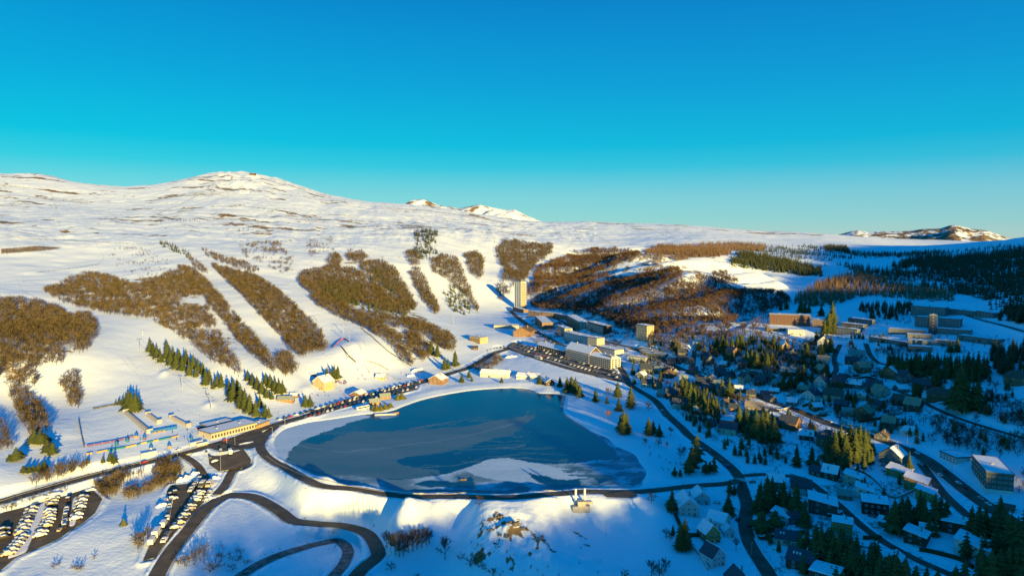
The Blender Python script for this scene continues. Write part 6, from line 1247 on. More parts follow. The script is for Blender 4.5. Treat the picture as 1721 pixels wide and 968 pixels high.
def geo(kind, what):
    k = (kind, what)
    if k not in GEO:
        if what == 'body': mb = prof_geo(kind); m = [PAINTS['white']]
        elif what == 'glass': mb = glass_geo(kind); m = [GLASS]
        elif what == 'snow': mb = snowcap(kind); m = [ROOFSNOW]
        elif what == 'wheel':
            mb = MB(); r = .33 if kind in ('car', 'van') else .45; mb.cyl((0, -.11, 0), (0, .11, 0), r, r, 12); m = [TYRE]
        elif what == 'headlight': mb = MB(); mb.box(-.03, .03, -.16, .16, -.07, .07); m = [LAMPG]
        elif what == 'tail_light': mb = MB(); mb.box(-.03, .03, -.12, .12, -.09, .09); m = [TAIL]
        o = mb.build(what, m); GEO[k] = o.data; bpy.data.objects.remove(o)
    return GEO[k]
_bm = {}
def body_mesh(kind, colr, whole=False):
    k = (kind, colr, whole)
    if k not in _bm:
        mb = prof_geo(kind); g = glass_geo(kind); b = len(mb.v)
        if whole:
            mb.v += g.v; mb.f += [tuple(i+b for i in f) for f in g.f]; mb.m += [1]*len(g.f)
            s = snowcap(kind); b = len(mb.v); mb.v += s.v; mb.f += [tuple(i+b for i in f) for f in s.f]; mb.m += [2 if colr in ('white', 'silver', 'beige') else 0]*len(s.f)
            L = PROF[kind][-1][0]
            for x in (-L*.62, L*.64):
                for y in (-1, 1): mb.cyl((x, y*WID[kind]-.1, .33), (x, y*WID[kind]+.02, .33), .33, .33, 8, 3)
        o = mb.build('body', [PAINTS[colr], GLASS, ROOFSNOW, TYRE]); _bm[k] = o.data; bpy.data.objects.remove(o)
    return _bm[k]
NCAR = 0
def put(parent, nm, data, loc, rz=0):
    o = bpy.data.objects.new(nm, data); COL.objects.link(o); o.parent = parent; o.location = loc; o.rotation_euler = (0, 0, rz); return o
def vehicle(x, y, z, yaw, kind, colr, label, group, detailed=False, snowy=False):
    global NCAR; NCAR += 1
    nm = {'car': 'parked_car', 'van': 'van', 'coach': 'coach', 'motorhome': 'motorhome'}[kind]
    # follow the slope of the ground
    if not detailed:
        o = bpy.data.objects.new(nm, body_mesh(kind, colr, True)); COL.objects.link(o); o.location = (x, y, z); o.rotation_euler = (0, 0, yaw); return tag(o, label, {'car': 'car'}.get(kind, kind), group)
    r = empty(nm, (x, y, z), yaw, label, {'car': 'car'}.get(kind, kind), group)
    put(r, 'body', body_mesh(kind, colr), (0, 0, 0)); put(r, 'windows', geo(kind, 'glass'), (0, 0, 0))
    L = PROF[kind][-1][0]; w = WID[kind]; rr = .33 if kind in ('car', 'van') else .45
    for a in (-L*.62, L*.64):
        for s in (-1, 1): put(r, 'wheel', geo(kind, 'wheel'), (a, s*(w-.06), rr))
    for s in (-1, 1): put(r, 'headlight', geo(kind, 'headlight'), (PROF[kind][-1][0]+.03, s*w*.68, .68)); put(r, 'tail_light', geo(kind, 'tail_light'), (PROF[kind][0][0]-.04, s*w*.7, .75))
    if snowy: put(r, 'snow_cover', geo(kind, 'snow'), (0, 0, 0))
    return r
def heading(px, py, dx, dy):
    a, b = hits([(px-dx, py-dy), (px+dx, py+dy)]); return math.atan2(b[1]-a[1], b[0]-a[0])
def carrow(a, b, n_, axis, where, group, end='top', detailed=False, snowy=.5, cols=('white', 'white', 'silver', 'grey', 'black', 'beige'), kinds=('car',), jit=.25, size=1.0, skip=0):
    """row of parked cars from pixel a to pixel b; axis = pixel direction of a car's length; labels count from a"""
    P = np.linspace(a, b, n_); W3 = hits(P); yaw = None
    for i, ((px, py), p) in enumerate(zip(P, W3)):
        yaw = heading(px, py, axis[0], axis[1])
        c = random.choice(cols); k = random.choice(kinds); sn = random.random() < snowy
        lab = f"{'snow topped ' if sn and detailed else ''}{c} {'car' if k == 'car' else k}, {ORD[i] if i else 'first'} from the {end} of {where}"
        if random.random() < skip or (detailed and n_ > 5 and random.random() < .06): continue
        if len(lab.split()) > 16: lab = lab.replace('snow topped ', '').replace('from the', 'from')
        if len(lab.split()) > 16: print('LONG', lab)
        x, y = p[0]+random.uniform(-jit, jit), p[1]+random.uniform(-jit, jit)
        o = vehicle(x, y, surf(x, y)+.02, yaw+random.choice((0, math.pi))+random.uniform(-.05, .05), k, c, lab, group, detailed, sn); o.scale = (size,)*3
GA = 'cars in the lower left car park'
def c7(x, y, ox=0, oy=844): return (ox+x/7.805, oy+y/7.805)
SZ = 1.5
carrow(c7(120,695), c7(290,480), 6, (8,-1.6), 'left column lower half, corner car park', GA, 'bottom', True, .8, size=SZ)
carrow(c7(275,425), c7(420,105), 8, (8,-1.6), 'left column upper half, corner car park', GA, 'bottom', True, .8, size=SZ)
carrow(c7(505,490), c7(610,300), 6, (8,-1.6), 'middle column lower half, corner car park', GA, 'bottom', True, .8, size=SZ)
carrow(c7(640,250), c7(690,-30), 8, (8,-1.2), 'middle column upper half, corner car park', GA, 'bottom', True, .8, size=SZ)
carrow(c7(840,335), c7(885,-20), 6, (1,-5), 'nose-to-tail column, corner car park', GA, 'bottom', True, .8, size=SZ)
carrow(c7(1000,230), c7(1085,-50), 7, (8,-1.2), 'right column, corner car park', GA, 'bottom', True, .8, size=SZ)
carrow(c7(20,500), c7(45,385), 3, (8,-1.6), 'the column cut by the left edge', GA, 'bottom', True, .8, size=SZ)
carrow(c7(250,960,0,726-110), c7(430,830,0,730-104), 0, (8,-1), 'x', GA)
def c8(x, y): return (200+x/7.805, 790+y/7.805)
GBc = 'cars in the narrow car park'
carrow(c8(745,775), c8(860,615), 4, (7,-2), 'lower right row, narrow car park', GBc, 'bottom', True, .7, size=1.45)
carrow(c8(900,570), c8(1060,310), 8, (7,-2), 'long right row, narrow car park', GBc, 'bottom', True, .7, size=1.45)
carrow(c8(950,275), c8(1050,130), 4, (3,-4), 'upper right row, narrow car park', GBc, 'bottom', True, .7, size=1.45)
carrow(c8(1090,215), c8(1190,200), 2, (3,-4), 'pair beside the round snow heap', GBc, 'left', True, .7, kinds=('van',), size=1.45)
carrow(c8(1190,290), c8(1140,400), 3, (5,-3), 'the snowy strip beside the valley road', GBc, 'top', True, .9)
carrow(c8(640,640), c8(680,430), 4, (1,-4), 'left row, narrow car park', GBc, 'bottom', True, .7, size=1.45)
carrow(c8(700,390), c8(720,315), 2, (7,-2), 'top pair of left row, narrow car park', GBc, 'bottom', True, .7, size=1.45)
carrow(c8(590,945), c8(640,860), 2, (3,-5), 'lowest pair beside the valley road', GBc, 'bottom', True, .7, size=1.4)
for (x, y, k, lab) in [(585,735,'van','white van parked above the motorhome on the left of the narrow car park'), (495,865,'motorhome','large white motorhome at the lower left of the narrow car park'), (435,960,'van','white van at the lowest end of the narrow car park')]:
    a = c8(x, y); p = hit(*a); vehicle(p[0], p[1], surf(p[0], p[1])+.02, heading(a[0], a[1], 3, -5), k, 'white', lab, None, True, True).scale = (1.35,)*3
for (x, y, k, c, lab, ax) in [(347,761,'car','silver','silver car at the left rim of the bus turning circle',(1,5)), (353,770,'car','grey','grey car just below the silver one by the turning circle',(1,5)), (371,760,'van','grey','dark van near the tall lamp in the turning circle',(1,5)), (387,762,'motorhome','white','white camper standing in the middle of the turning circle',(1,5)), (379,741,'car','red','red car crossing at the mouth of the turning circle',(4,-1)), (243,778,'car','red','dark red car driving on the lakeside road near the left thicket',(5,-1.5)), (101,892,'car','beige','small yellowish snow groomer cart at the edge of the lower left car park',(2,-2))]:
    p = hit(x, y); vehicle(p[0], p[1], surf(p[0], p[1])+.05, heading(x, y, *ax), k, c, lab, None, True, k != 'car')
GD = 'cars parked beside the lake'
MIX = ('white', 'white', 'silver', 'silver', 'grey', 'black', 'black', 'blue', 'red', 'grey', 'white')
carrow((514,702), (700,652), 26, (1.5,-3), 'the front row beside the lake', GD, 'left', False, 0, MIX)
carrow((556,684), (706,643), 24, (1.5,-3), 'the middle row beside the lake', GD, 'left', False, 0, MIX)
carrow((470,706), (735,632), 30, (4,-1), 'the queue on the lakeside road', GD, 'left', False, 0, MIX)
carrow((345,746), (300,757), 2, (4,-1), 'the road beside the station hall', GD, 'right', False, 0, MIX)
GE = 'cars parked along the village lake street'
carrow((868,580), (1038,629), 28, (2.5,-1.8), 'the upper row beside the lake street', GE, 'left', False, 0, MIX)
carrow((876,589), (1036,637), 26, (2.5,-1.8), 'the lower row beside the lake street', GE, 'left', False, 0, MIX)
carrow((894,583), (958,601), 10, (2.5,-1.8), 'the short row under the dormer building', GE, 'left', False, 0, MIX)
carrow((872,540), (925,573), 12, (3,1.8), 'the street below the tower', GE, 'top', False, 0, MIX)
carrow((822,590), (850,583), 6, (2,-2), 'the small car park by the lakeside bushes', GE, 'left', False, 0, MIX)
GF = 'cars on the main road'
carrow((1098,595), (1282,666), 22, (4,1.4), 'the upper stretch of the main road', GF, 'top', False, 0, MIX)
carrow((1300,675), (1395,709), 12, (4,1.6), 'the middle stretch of the main road', GF, 'left', True, 0, MIX)
for i, (x, y, c, lab) in enumerate([(1541,763,'white','white car beside the spruce on the main road'), (1548,782,'silver','upper silver car in the main road lay-by'), (1580,800,'white','white car heading down the main road near the green building'), (1611,813,'white','white car just left of the green apartment building'), (1625,822,'black','black car beside the green apartment building'), (1648,839,'silver','silver car below the green apartment building'), (1661,849,'white','white car, lowest of those below the green apartment building'), (1716,899,'white','white car at the right edge on the main road'), (1535,757,'black','black car at the main road bend near the spruce'), (1590,794,'black','black car opposite the white one on the main road')]):
    p = hit(x, y); vehicle(p[0], p[1], surf(p[0], p[1])+.3, heading(x, y, 4, 2.6), 'car', c, lab, GF, True, False)
GG = 'cars parked by the village houses'
for i, (x, y, c, lab) in enumerate([(1112,691,'silver','silver car at the road edge near the first village lamp'), (1117,699,'grey','grey car by the village road lamp'), (1075,659,'red','red car driving on the village road'), (1183,757,'black','black car at the kerb above the junction'), (1213,775,'grey','grey car at the kerb near the junction pines'), (1222,784,'blue','blue car at the kerb closest to the junction'), (1262,884,'black','black car beside the south road'), (1240,874,'black','dark car in front of the snowy pale houses'), (1205,845,'white','snow white car beside the big twin roofed house'), (1265,811,'grey','grey car parked right of the junction'), (1466,868,'grey','grey car near the black timber house'), (1380,880,'silver','silver car beside the swept roof house'), (1442,800,'white','snow white car under the orange houses'), (1420,797,'grey','grey car by the cream house with slanting roof'), (1512,676,'silver','silver car in the drive by the brown hipped house'), (1389,640,'black','black car at the foot of the curved lane'), (1100,612,'white','white car below the stepped hotel'), (1066,606,'grey','grey car beside the street bend building')]):
    p = hit(x, y); vehicle(p[0], p[1], surf(p[0], p[1])+.1, random.random()*3, 'car', c, lab, GG, y > 750, False)
p = hit(610,688); vehicle(p[0], p[1], surf(p[0], p[1])+.05, heading(610,688,6,-1.6), 'coach', 'white', 'white coach at the lake side of the car rows', None, True, True)
p = hit(905,603); vehicle(p[0], p[1], surf(p[0], p[1])+.05, heading(905,603,6,1.6), 'coach', 'white', 'white coach on the lake street below the dormer building', None, True, True)

# ---------------------------------------------------------------- lamps, pylons, fences, ski furniture
def px_h(px, py, hpx): p, m = world_foot(px, py); return p, hpx*m
def lamp(px, py, hpx, label, group='street lamps'):
    p, h = px_h(px, py, hpx); r = empty('street_lamp', (p[0], p[1], surf(p[0], p[1])-.1), random.random()*6, label, 'street lamp', group)
    m = MB(); m.cyl((0, 0, 0), (0, 0, h), .11, .07, 8); m.build('pole', METAL, r)
    m = MB(); m.cyl((0, 0, h-.1), (1.1, 0, h+.15), .05, .04, 6); m.build('arm', METAL, r)
    m = MB(); m.box(.9, 1.6, -.16, .16, h+.08, h+.22); m.build('lamp_head', METAL, r)
for a in [(371,791,24,'tall lamp in the middle of the bus turning circle'), (395,748,15,'lamp above the turning circle beside the station hall'), (381,745,15,'lamp at the mouth of the turning circle'), (319,753,15,'lamp by the lakeside road left of the station hall'), (298,768,9,'short lamp beside the parking lane'), (236,781,16,'lamp beside the left bus shelter'), (153,797,17,'lamp above the lower left car park'), (112,830,17,'lamp beside the brown bank at the left'), (59,822,16,'leftmost lamp on the lakeside road'), (479,713,13,'lamp beside the car queue near the lake corner'), (458,735,18,'lamp on the dam road bend'), (546,692,10,'lamp at the left end of the parked rows'), (644,658,8,'lamp amid the parked rows'), (1116,699,10,'first lamp on the village road from the top'), (1139,716,10,'second lamp on the village road from the top'), (1164,737,11,'third lamp on the village road from the top'), (1193,759,14,'lamp on the village road just above the junction'), (1263,934,25,'tall lamp beside the south road'), (1525,746,16,'lamp by the main road above the white hall'), (1600,792,14,'lamp at the left side of the white hall'), (1152,818,8,'short lamp on the dam road near the snowy houses'), (868,562,9,'lamp beside the dark roofed hall'), (1566,957,14,'lamp beside the lower end of the chalet lane')]: lamp(*a)
def pylon(px, py, hpx, label, arm=3.2):
    p, h = px_h(px, py, hpx); r = empty('lift_pylon', (p[0], p[1], p[2]-.3), math.radians(random.uniform(-35, -10)), label, 'lift pylon', 'ski lift pylons')
    m = MB(); m.cyl((0, 0, 0), (0, 0, h), .32, .2, 8); m.build('mast', METAL, r)
    m = MB(); m.box(-arm, arm, -.16, .16, h-.3, h+.05); m.box(-arm, -arm+.9, -.2, .2, h-.55, h-.31); m.box(arm-.9, arm, -.2, .2, h-.55, h-.31); m.build('crossarm', METAL, r)
    return Vector((p[0], p[1], p[2]+h))
PY = [(234,590,21,'pylon above the tree row beside the piste'), (240,563,9,'small pylon above the left tree row'), (264,622,21,'pylon between the tree row and the snow jump'), (306,655,21,'pylon right of the first snow jump'), (355,689,22,'pylon above the station hall'), (348,668,14,'thin pylon behind the second snow jump'), (425,320,11,'pylon near the high summit'), (461,348,15,'pylon right of the high summit'), (515,372,9,'lonely pylon on the plateau'), (577,560,17,'topmost pylon of the wide piste'), (587,573,19,'second pylon of the wide piste'), (607,588,17,'pylon in the middle of the wide piste'), (585,603,24,'pylon beside the netting on the wide piste'), (621,627,21,'lowest pylon of the wide piste'), (534,541,12,'pylon at the left of the wide piste'), (762,545,14,'pylon on the shelf below the slim strip'), (565,498,12,'pylon in front of the mixed wood'), (619,456,9,'pylon above the curving wood'), (716,520,12,'pylon between the slim strip and the shelf'), (300,385,8,'faint pylon on the left plateau'), (92,352,8,'upper pylon below the left summit'), (94,375,8,'lower pylon below the left summit'), (206,440,9,'pylon at the turn of the piste road')]
pylon_tops = [pylon(*a) for a in PY]
def cable(pts, label):
    P = [pylon_tops[i] for i in pts]; r = MB()
    for a, b in zip(P[:-1], P[1:]):
        for s in (-2.6, 2.6):
            q0 = None
            for k in range(9):
                t = k/8; q = a.lerp(b, t)+Vector((s, 0, -.4-(a-b).length*.02*4*t*(1-t)))
                if q0 is not None: r.cyl(q0, q, .06, .06, 3)
                q0 = q
    tag(r.build('lift_cable', TYRE), label, 'lift cable', 'lift cables')
cable([9, 10, 11, 13], 'pair of cables over the wide piste'); cable([0, 2, 3, 4], 'pair of cables beside the spruce row'); cable([6, 7], 'cables crossing the saddle under the high summit'); cable([20, 21], 'cables under the left summit')
ND = mat('netting', (.08, .075, .07), .9); PURP = mat('purple_netting', (.14, .08, .20), .8); RNET = mat('red_netting', (.42, .07, .08), .8)
YEL = mat('yellow_mat', (.50, .32, .04), .6); TEAL = mat('teal_mat', (.02, .16, .18), .6); BLU = mat('blue_mat', (.02, .14, .42), .6); ORG = mat('orange_mat', (.7, .25, .03), .6)
def fence(pts, h, m, label, cat='fence', name='safety_fence', thick=.06, posts=2.5, cap=False, group=None, zoff=0, postm=None):
    S_ = spline(hits(pts), 2.0) if len(pts) > 2 else np.linspace(*hits(pts), 14); o0 = S_[0]
    r = empty(name, tuple(o0), 0, label, cat, group); R = S_-o0; R[:, 2] = [surf(a, b)-o0[2]+zoff for a, b in S_[:, :2]]
    T = np.gradient(R[:, :2], axis=0); T /= np.linalg.norm(T, axis=1)[:, None]+1e-9; Nn = np.stack([-T[:, 1], T[:, 0]], 1)*thick/2
    V = []; F_ = []
    for i in range(len(R)):
        for s, z in ((1, .0), (-1, .0), (-1, h), (1, h)): V.append((R[i, 0]+s*Nn[i, 0], R[i, 1]+s*Nn[i, 1], R[i, 2]+z-.1))
        if i: 
            b = (i-1)*4
            for k in range(4): F_.append((b+k, b+(k+1) % 4, b+4+(k+1) % 4, b+4+k))
    F_ += [(0, 1, 2, 3), (len(V)-1, len(V)-2, len(V)-3, len(V)-4)]
    mb = MB(); mb.quadset(V, F_); mb.build('panel' if name != 'guard_rail' else 'rail', m, r)
    if cap:
        V2 = [(v[0]*1+0, v[1], v[2]) for v in V]; mb = MB()
        for i in range(len(R)-1):
            q_ = [(R[j, 0]+s*Nn[j, 0]*1.3, R[j, 1]+s*Nn[j, 1]*1.3, R[j, 2]+h-.09+z) for j in (i, i+1) for s, z in ((1, 0), (-1, 0), (-1, .22), (1, .22))]
            mb.quadset(q_, [(0, 1, 5, 4), (1, 2, 6, 5), (2, 3, 7, 6), (3, 0, 4, 7)])
        mb.build('snow_cap', ROOFSNOW, r)
    if posts:
        L = np.concatenate([[0], np.cumsum(np.hypot(*np.diff(R[:, :2], axis=0).T))]); k = 0
        for d in np.arange(0, L[-1], max(posts, L[-1]/40)):
            x = np.interp(d, L, R[:, 0]); y = np.interp(d, L, R[:, 1]); z = np.interp(d, L, R[:, 2]); mb = MB(); mb.cyl((x, y, z-.5), (x, y, z+h+.15), .06, .06, 5); mb.build('post', postm or METAL, r)
    return r
fence([(131,704),(134,720),(141,752)], 1.6, ND, 'dark net fence down the left side of the beginners slope', posts=6)
fence([(155,688),(180,683),(196,680)], 1.4, ND, 'dark net fence along the top of the beginners slope', posts=6)
fence([(145,751),(185,744),(224,734)], 1.5, PURP, 'long purple net fence along the foot of the beginners slope', posts=5)
for (p_, m_, t_) in [([(145,764),(155,762)], YEL, 'yellow and green'), ([(163,761),(180,757)], YEL, 'first yellow'), ([(181,757),(211,752)], TEAL, 'long teal'), ([(212,752),(229,748)], YEL, 'second yellow'), ([(230,748),(236,746)], BLU, 'short blue'), ([(237,746),(246,744)], YEL, 'third yellow'), ([(247,744),(257,742)], TEAL, 'short teal'), ([(258,742),(266,740)], YEL, 'fourth yellow'), ([(267,740),(288,736)], TEAL, 'right teal'), ([(289,736),(300,733)], YEL, 'fifth yellow')]:
    fence(p_, 1.1, m_, t_+' padded barrier in the coloured line below the snow garden', 'barrier', 'padded_barrier', .5, 0, group='padded barriers of the snow garden')
fence([(253,728),(275,724),(298,720)], 2.2, BLU, 'tall blue padded wall behind the snow garden', 'barrier', 'padded_barrier', .5, 0)
for i, (a, b) in enumerate([((258,729),(262,728)), ((266,727),(270,726)), ((273,726),(277,725))]): fence([a, b], 1.2, ORG, ['left', 'middle', 'right'][i]+' orange pad leaning on the tall blue wall', 'pad', 'orange_pad', .4, 0, group='orange pads', zoff=.1)
def tunnel(a, b, label, w=2.2, h=2.6):
    A, B_ = hits([a, b]); L = float(np.hypot(*(B_-A)[:2])); r = empty('covered_conveyor', tuple(A), math.atan2(B_[1]-A[1], B_[0]-A[0]), label, 'covered lift', 'covered conveyor lifts')
    mb = MB(); n_ = 24; dz = B_[2]-A[2]; V = []
    for i in range(n_+1):
        for k in range(9): an = math.pi*k/8; V.append((L*i/n_, w*math.cos(an), dz*i/n_-.2+h*math.sin(an)*(1+.04*(i % 2))))
    mb.quadset(V, [(i*9+k, i*9+k+1, i*9+k+10, i*9+k+9) for i in range(n_) for k in range(8)]+[tuple(range(8, -1, -1)), tuple(n_*9+k for k in range(9))]); mb.build('hood', CONC, r, smooth_=False)
    for x, z in ((-.6, 0), (L+.6, dz)): m = MB(); m.box(x-.6, x+.6, -w, w, z-.5, z+h+.5); m.build('end_cabin', METAL, r)
tunnel((212,694), (251,727), 'longest grey covered conveyor, left of the two short ones')
tunnel((249,698), (267,711), 'short grey covered conveyor in the middle', 2)
tunnel((289,703), (316,717), 'right hand grey covered conveyor near the red netting', 2)
for pts, lab in [([(560,585),(575,570),(587,575)], 'top red net beside the wide piste'), ([(316,716),(322,712)], 'red net right of the covered conveyors'), ([(330,722),(342,718)], 'red net in front of the canopy')]: fence(pts, 1.4, RNET, lab, posts=4)
fence([(572,583),(585,598),(598,610)], 2.0, ND, 'brown timber snow fence on the wide piste', posts=3, postm=BROWNW)
fence([(606,552),(640,580),(670,602),(692,616)], 1.2, ND, 'long dark net down the right side of the wide piste', posts=8)
fence([(621,608),(640,615),(653,622)], 1.0, BROWNW, 'curved wooden rail above the ochre lift station', posts=4)
fence([(1,843),(60,824.5),(150,799.5),(230,779.5),(300,761.5),(350,748)], .8, CONC, 'long guard rail along the lakeside road at the left', 'guard rail', 'guard_rail', .12, 9)
dm = [(448,767),(465,779),(484,788),(532,805),(606,820.5),(680,828.5),(755,830.5),(855,829.5),(935,826)]
fence(dm, .6, CONC, 'pale guard rail between the dam road and the lake', 'guard rail', 'guard_rail', .2, 8)
HED = MATS['dark_needles']
for pts, lab in [([(1433,632),(1455,634),(1472,638)], 'snow topped hedge under the second lane chalets'), ([(1349,684),(1362,680),(1378,676)], 'snow topped hedge right of the curved drive'), ([(1418,640),(1440,637),(1470,632)], 'hedge above the snow roofed low house'), ([(1135,866),(1141,880),(1150,896)], 'dark hedge beside the lawn of the twin roofed house'), ([(1155,901),(1170,901),(1187,900)], 'dark hedge between lawn and sunken garden'), ([(1275,905),(1290,903),(1302,901)], 'dark hedge below the spreading pines'), ([(1450,905),(1466,905),(1480,904)], 'dark hedge in front of the black timber house'), ([(1390,868),(1405,866),(1415,863)], 'snow flecked hedge beside the chalet lane'), ([(1545,925),(1580,932),(1615,942),(1635,955)], 'long thick dark hedge below the white modern house'), ([(1443,710),(1470,706),(1500,700)], 'long hedge beside the tan roofed house'), ([(1365,700),(1390,698)], 'short hedge by the main road'), ([(1330,898),(1355,896)], 'thin hedge along the lower garden'), ([(1186,690),(1200,700),(1212,702)], 'dark hedge closing the village grove')]:
    fence(pts, 1.8, HED, lab, 'hedge', 'hedge', 1.6, 0, cap=random.random() < .5)
for pts, lab in [([(1148,898),(1160,915),(1175,932),(1190,958)], 'dark garden wall running down beside the sunken garden'), ([(1176,934),(1200,934)], 'low garden wall below the sunken garden'), ([(1440,790),(1460,800),(1478,815)], 'snowy retaining wall above the cream houses'), ([(1478,815),(1500,837),(1535,826)], 'wall around the snowy tennis court'), ([(1268,908),(1280,930),(1302,960)], 'snow capped wall beside the south road'), ([(1480,700),(1500,704),(1520,706)], 'low wall in front of the dark chalets'), ([(1300,690),(1320,688),(1330,684)], 'snowy wall at the curved drive'), ([(1205,726),(1215,722),(1225,718)], 'snow capped dark wall beside the village road')]:
    fence(pts, 1.3, STONE, lab, 'garden wall', 'garden_wall', .5, 0, cap=True)
# dam intake tower
p, k_ = world_foot(975, 848); z0 = surf(p[0], p[1])
r = empty('intake_tower', (p[0], p[1], z0), .1, 'concrete intake structure with two white pillars beside the dam road', 'intake tower')
m = MB(); m.box(-5, 5, -4, 4, -4, .6); m.build('platform', CONC, r)
for x in (-2.6, 2.6): m = MB(); m.box(x-.5, x+.5, -.5, .5, .61, 9.6); m.build('pillar', WHITEW, r)
m = MB(); m.box(-2.09, 2.09, -.35, .35, 2.2, 2.9); m.build('crossbeam', WHITEW, r)
m = MB(); m.box(-2, 2.4, -3.9, -1.4, .61, 3.0); m.box(-2.2, 2.6, -4.1, -1.2, 3.01, 3.3); m.build('gate_house', CREAM, r)
m = MB(); m.box(3.2, 7.5, -.8, .8, .62, .9); m.box(3.2, 7.5, .72, .8, .91, 1.9); m.box(3.2, 7.5, -.8, -.72, .91, 1.9); m.build('walkway', METAL, r)
p, h = px_h(1018, 901, 28); m = MB(); m.cyl((0, 0, -1), (0, 0, h), .28, .2, 10); m.cyl((0, 0, h), (0, 0, h+.3), .3, .3, 10)
o = m.build('white_post', WHITEW); o.location = tuple(p); tag(o, 'white post standing alone on the snow below the dam', 'post')
p, h = px_h(386, 806, 8)
def rockpile(px, py, w, n_, label, m_, z=None):
    p, k_ = world_foot(px, py); mb = MB(); W_ = w*k_
    for i in range(n_):
        x, y = random.uniform(-W_/2.6, W_/2.6), random.uniform(-W_/5, W_/5); s = random.uniform(.7, 1.5)*W_/8
        c = [(x+s*math.cos(a+random.random()*.6)*random.uniform(.7, 1.1), y+s*math.sin(a)*random.uniform(.7, 1.1)) for a in np.linspace(0, 5.5, 6)]
        hh = s*random.uniform(.5, 1.1); b = len(mb.v)
        mb.quadset([(a_, b_, -.4) for a_, b_ in c]+[(x+(a_-x)*.5+.1, y+(b_-y)*.5, hh) for a_, b_ in c], [(i_, (i_+1) % 6, (i_+1) % 6+6, i_+6) for i_ in range(6)]+[(6, 7, 8, 9, 10, 11)])
    o = mb.build('rock_pile', m_); o.location = (p[0], p[1], p[2] if z is None else z); return tag(o, label, 'rocks')
ROCK = mat('rock', (.12, .10, .075), .9, col2=(.24, .20, .15), scale=1.0, bump_=.2, bscale=1.5)
def atlake(px, py): return atZ(px, py, .05)
x, y, z = atlake(778, 806); o = rockpile(778, 806, 13, 16, 'small heap of tan rocks sticking out of the lake ice', ROCK, .05); o.location = (float(x), float(y), .05)
for i, (a, b, w_, n_) in enumerate([(838,868,22,14), (862,880,26,18), (880,888,20,14), (846,900,24,14), (905,902,20,10), (985,915,14,8), (825,890,16,10)]):
    rockpile(a, b, w_, n_, ['highest', 'second', 'third', 'fourth', 'fifth', 'rightmost', 'leftmost'][i]+' cluster of dark rocks on the mound below the dam', ROCK)
# pontoon and boat at the lake point
x, y, z = atlake(648, 697); r = empty('pontoon', (float(x), float(y), .05), .15, 'snow covered pontoon beside the lake point', 'pontoon')
m = MB(); m.box(-9, 9, -1.6, 1.6, -.2, .7); m.build('deck', CONC, r); m = MB(); m.box(-8.8, 8.8, -1.4, 1.4, .71, 1.0); m.build('snow_cover', ROOFSNOW, r)
x, y, z = atlake(664, 694.5); m = MB(); m.quadset([(-3, 0, 0), (-2, -1, 0), (2.2, -.8, 0), (3, 0, .1), (2.2, .8, 0), (-2, 1, 0), (-3.3, 0, 1), (-2.2, -1.2, .9), (2.4, -1, .9), (3.5, 0, 1.1), (2.4, 1, .9), (-2.2, 1.2, .9)], [(0, 5, 4, 3, 2, 1)]+[(i, (i+1) % 6, (i+1) % 6+6, i+6) for i in range(6)]+[(6, 7, 8, 9, 10, 11)])
o = m.build('boat', ORG); o.location = (float(x), float(y), .02); o.rotation_euler = (0, 0, .2); tag(o, 'small orange boat at the tip of the pontoon', 'boat')
# bus shelters and kiosks by the lakeside road
for (a, b, w_, lab) in [(250,766,22,'long white bus shelter left of the lakeside road crossing'), (330,748,20,'low shelter roof just left of the station hall'), (340,750,16,'white stone parapet by the turning circle')]:
    p, k_ = world_foot(a, b); L = w_*k_; r = empty('bus_shelter', (p[0], p[1], surf(p[0], p[1])), heading(a, b, 4, -1), lab, 'shelter', 'road shelters')
    m = MB(); m.box(-L/2, L/2, 1.1, 1.25, 0, 2.3); m.box(-L/2, -L/2+.12, -.6, 1.09, 0, 2.3); m.box(L/2-.12, L/2, -.6, 1.09, 0, 2.3); m.build('wall', WHITEW, r)
    m = MB(); m.box(-L/2-.3, L/2+.3, -1, 1.5, 2.31, 2.5); rr_ = m.build('roof', METAL, r); m = MB(); m.box(-L/2-.2, L/2+.2, -.9, 1.4, 2.51, 2.75); m.build('snow_cover', ROOFSNOW, rr_)
for (a, b, c_, lab) in [(229,735,ORG,'blue roofed kiosk with orange base above the coloured barriers'), (285,752,ORG,'round blue kiosk beside the road right of the shelter'), (214,742,TEAL,'teal toy windmill of the snow garden'), (254,755,METAL,'small grey machine behind the long shelter'), (196,748,TEAL,'green pyramid of the snow garden'), (243,738,PURP,'purple slide figure of the snow garden'), (322,740,BLU,'blue figure board right of the coloured barriers')]:
    p, k_ = world_foot(a, b); r = empty('kiosk', (p[0], p[1], p[2]), .3, lab, 'kiosk', 'snow garden figures')
    m = MB(); m.cyl((0, 0, -.3), (0, 0, 1.4), 1.2, 1.2, 10); m.build('base', c_, r); m = MB(); m.cyl((0, 0, 1.41), (0, 0, 3.2), 1.5, .15, 10); m.build('roof', BLU, r)
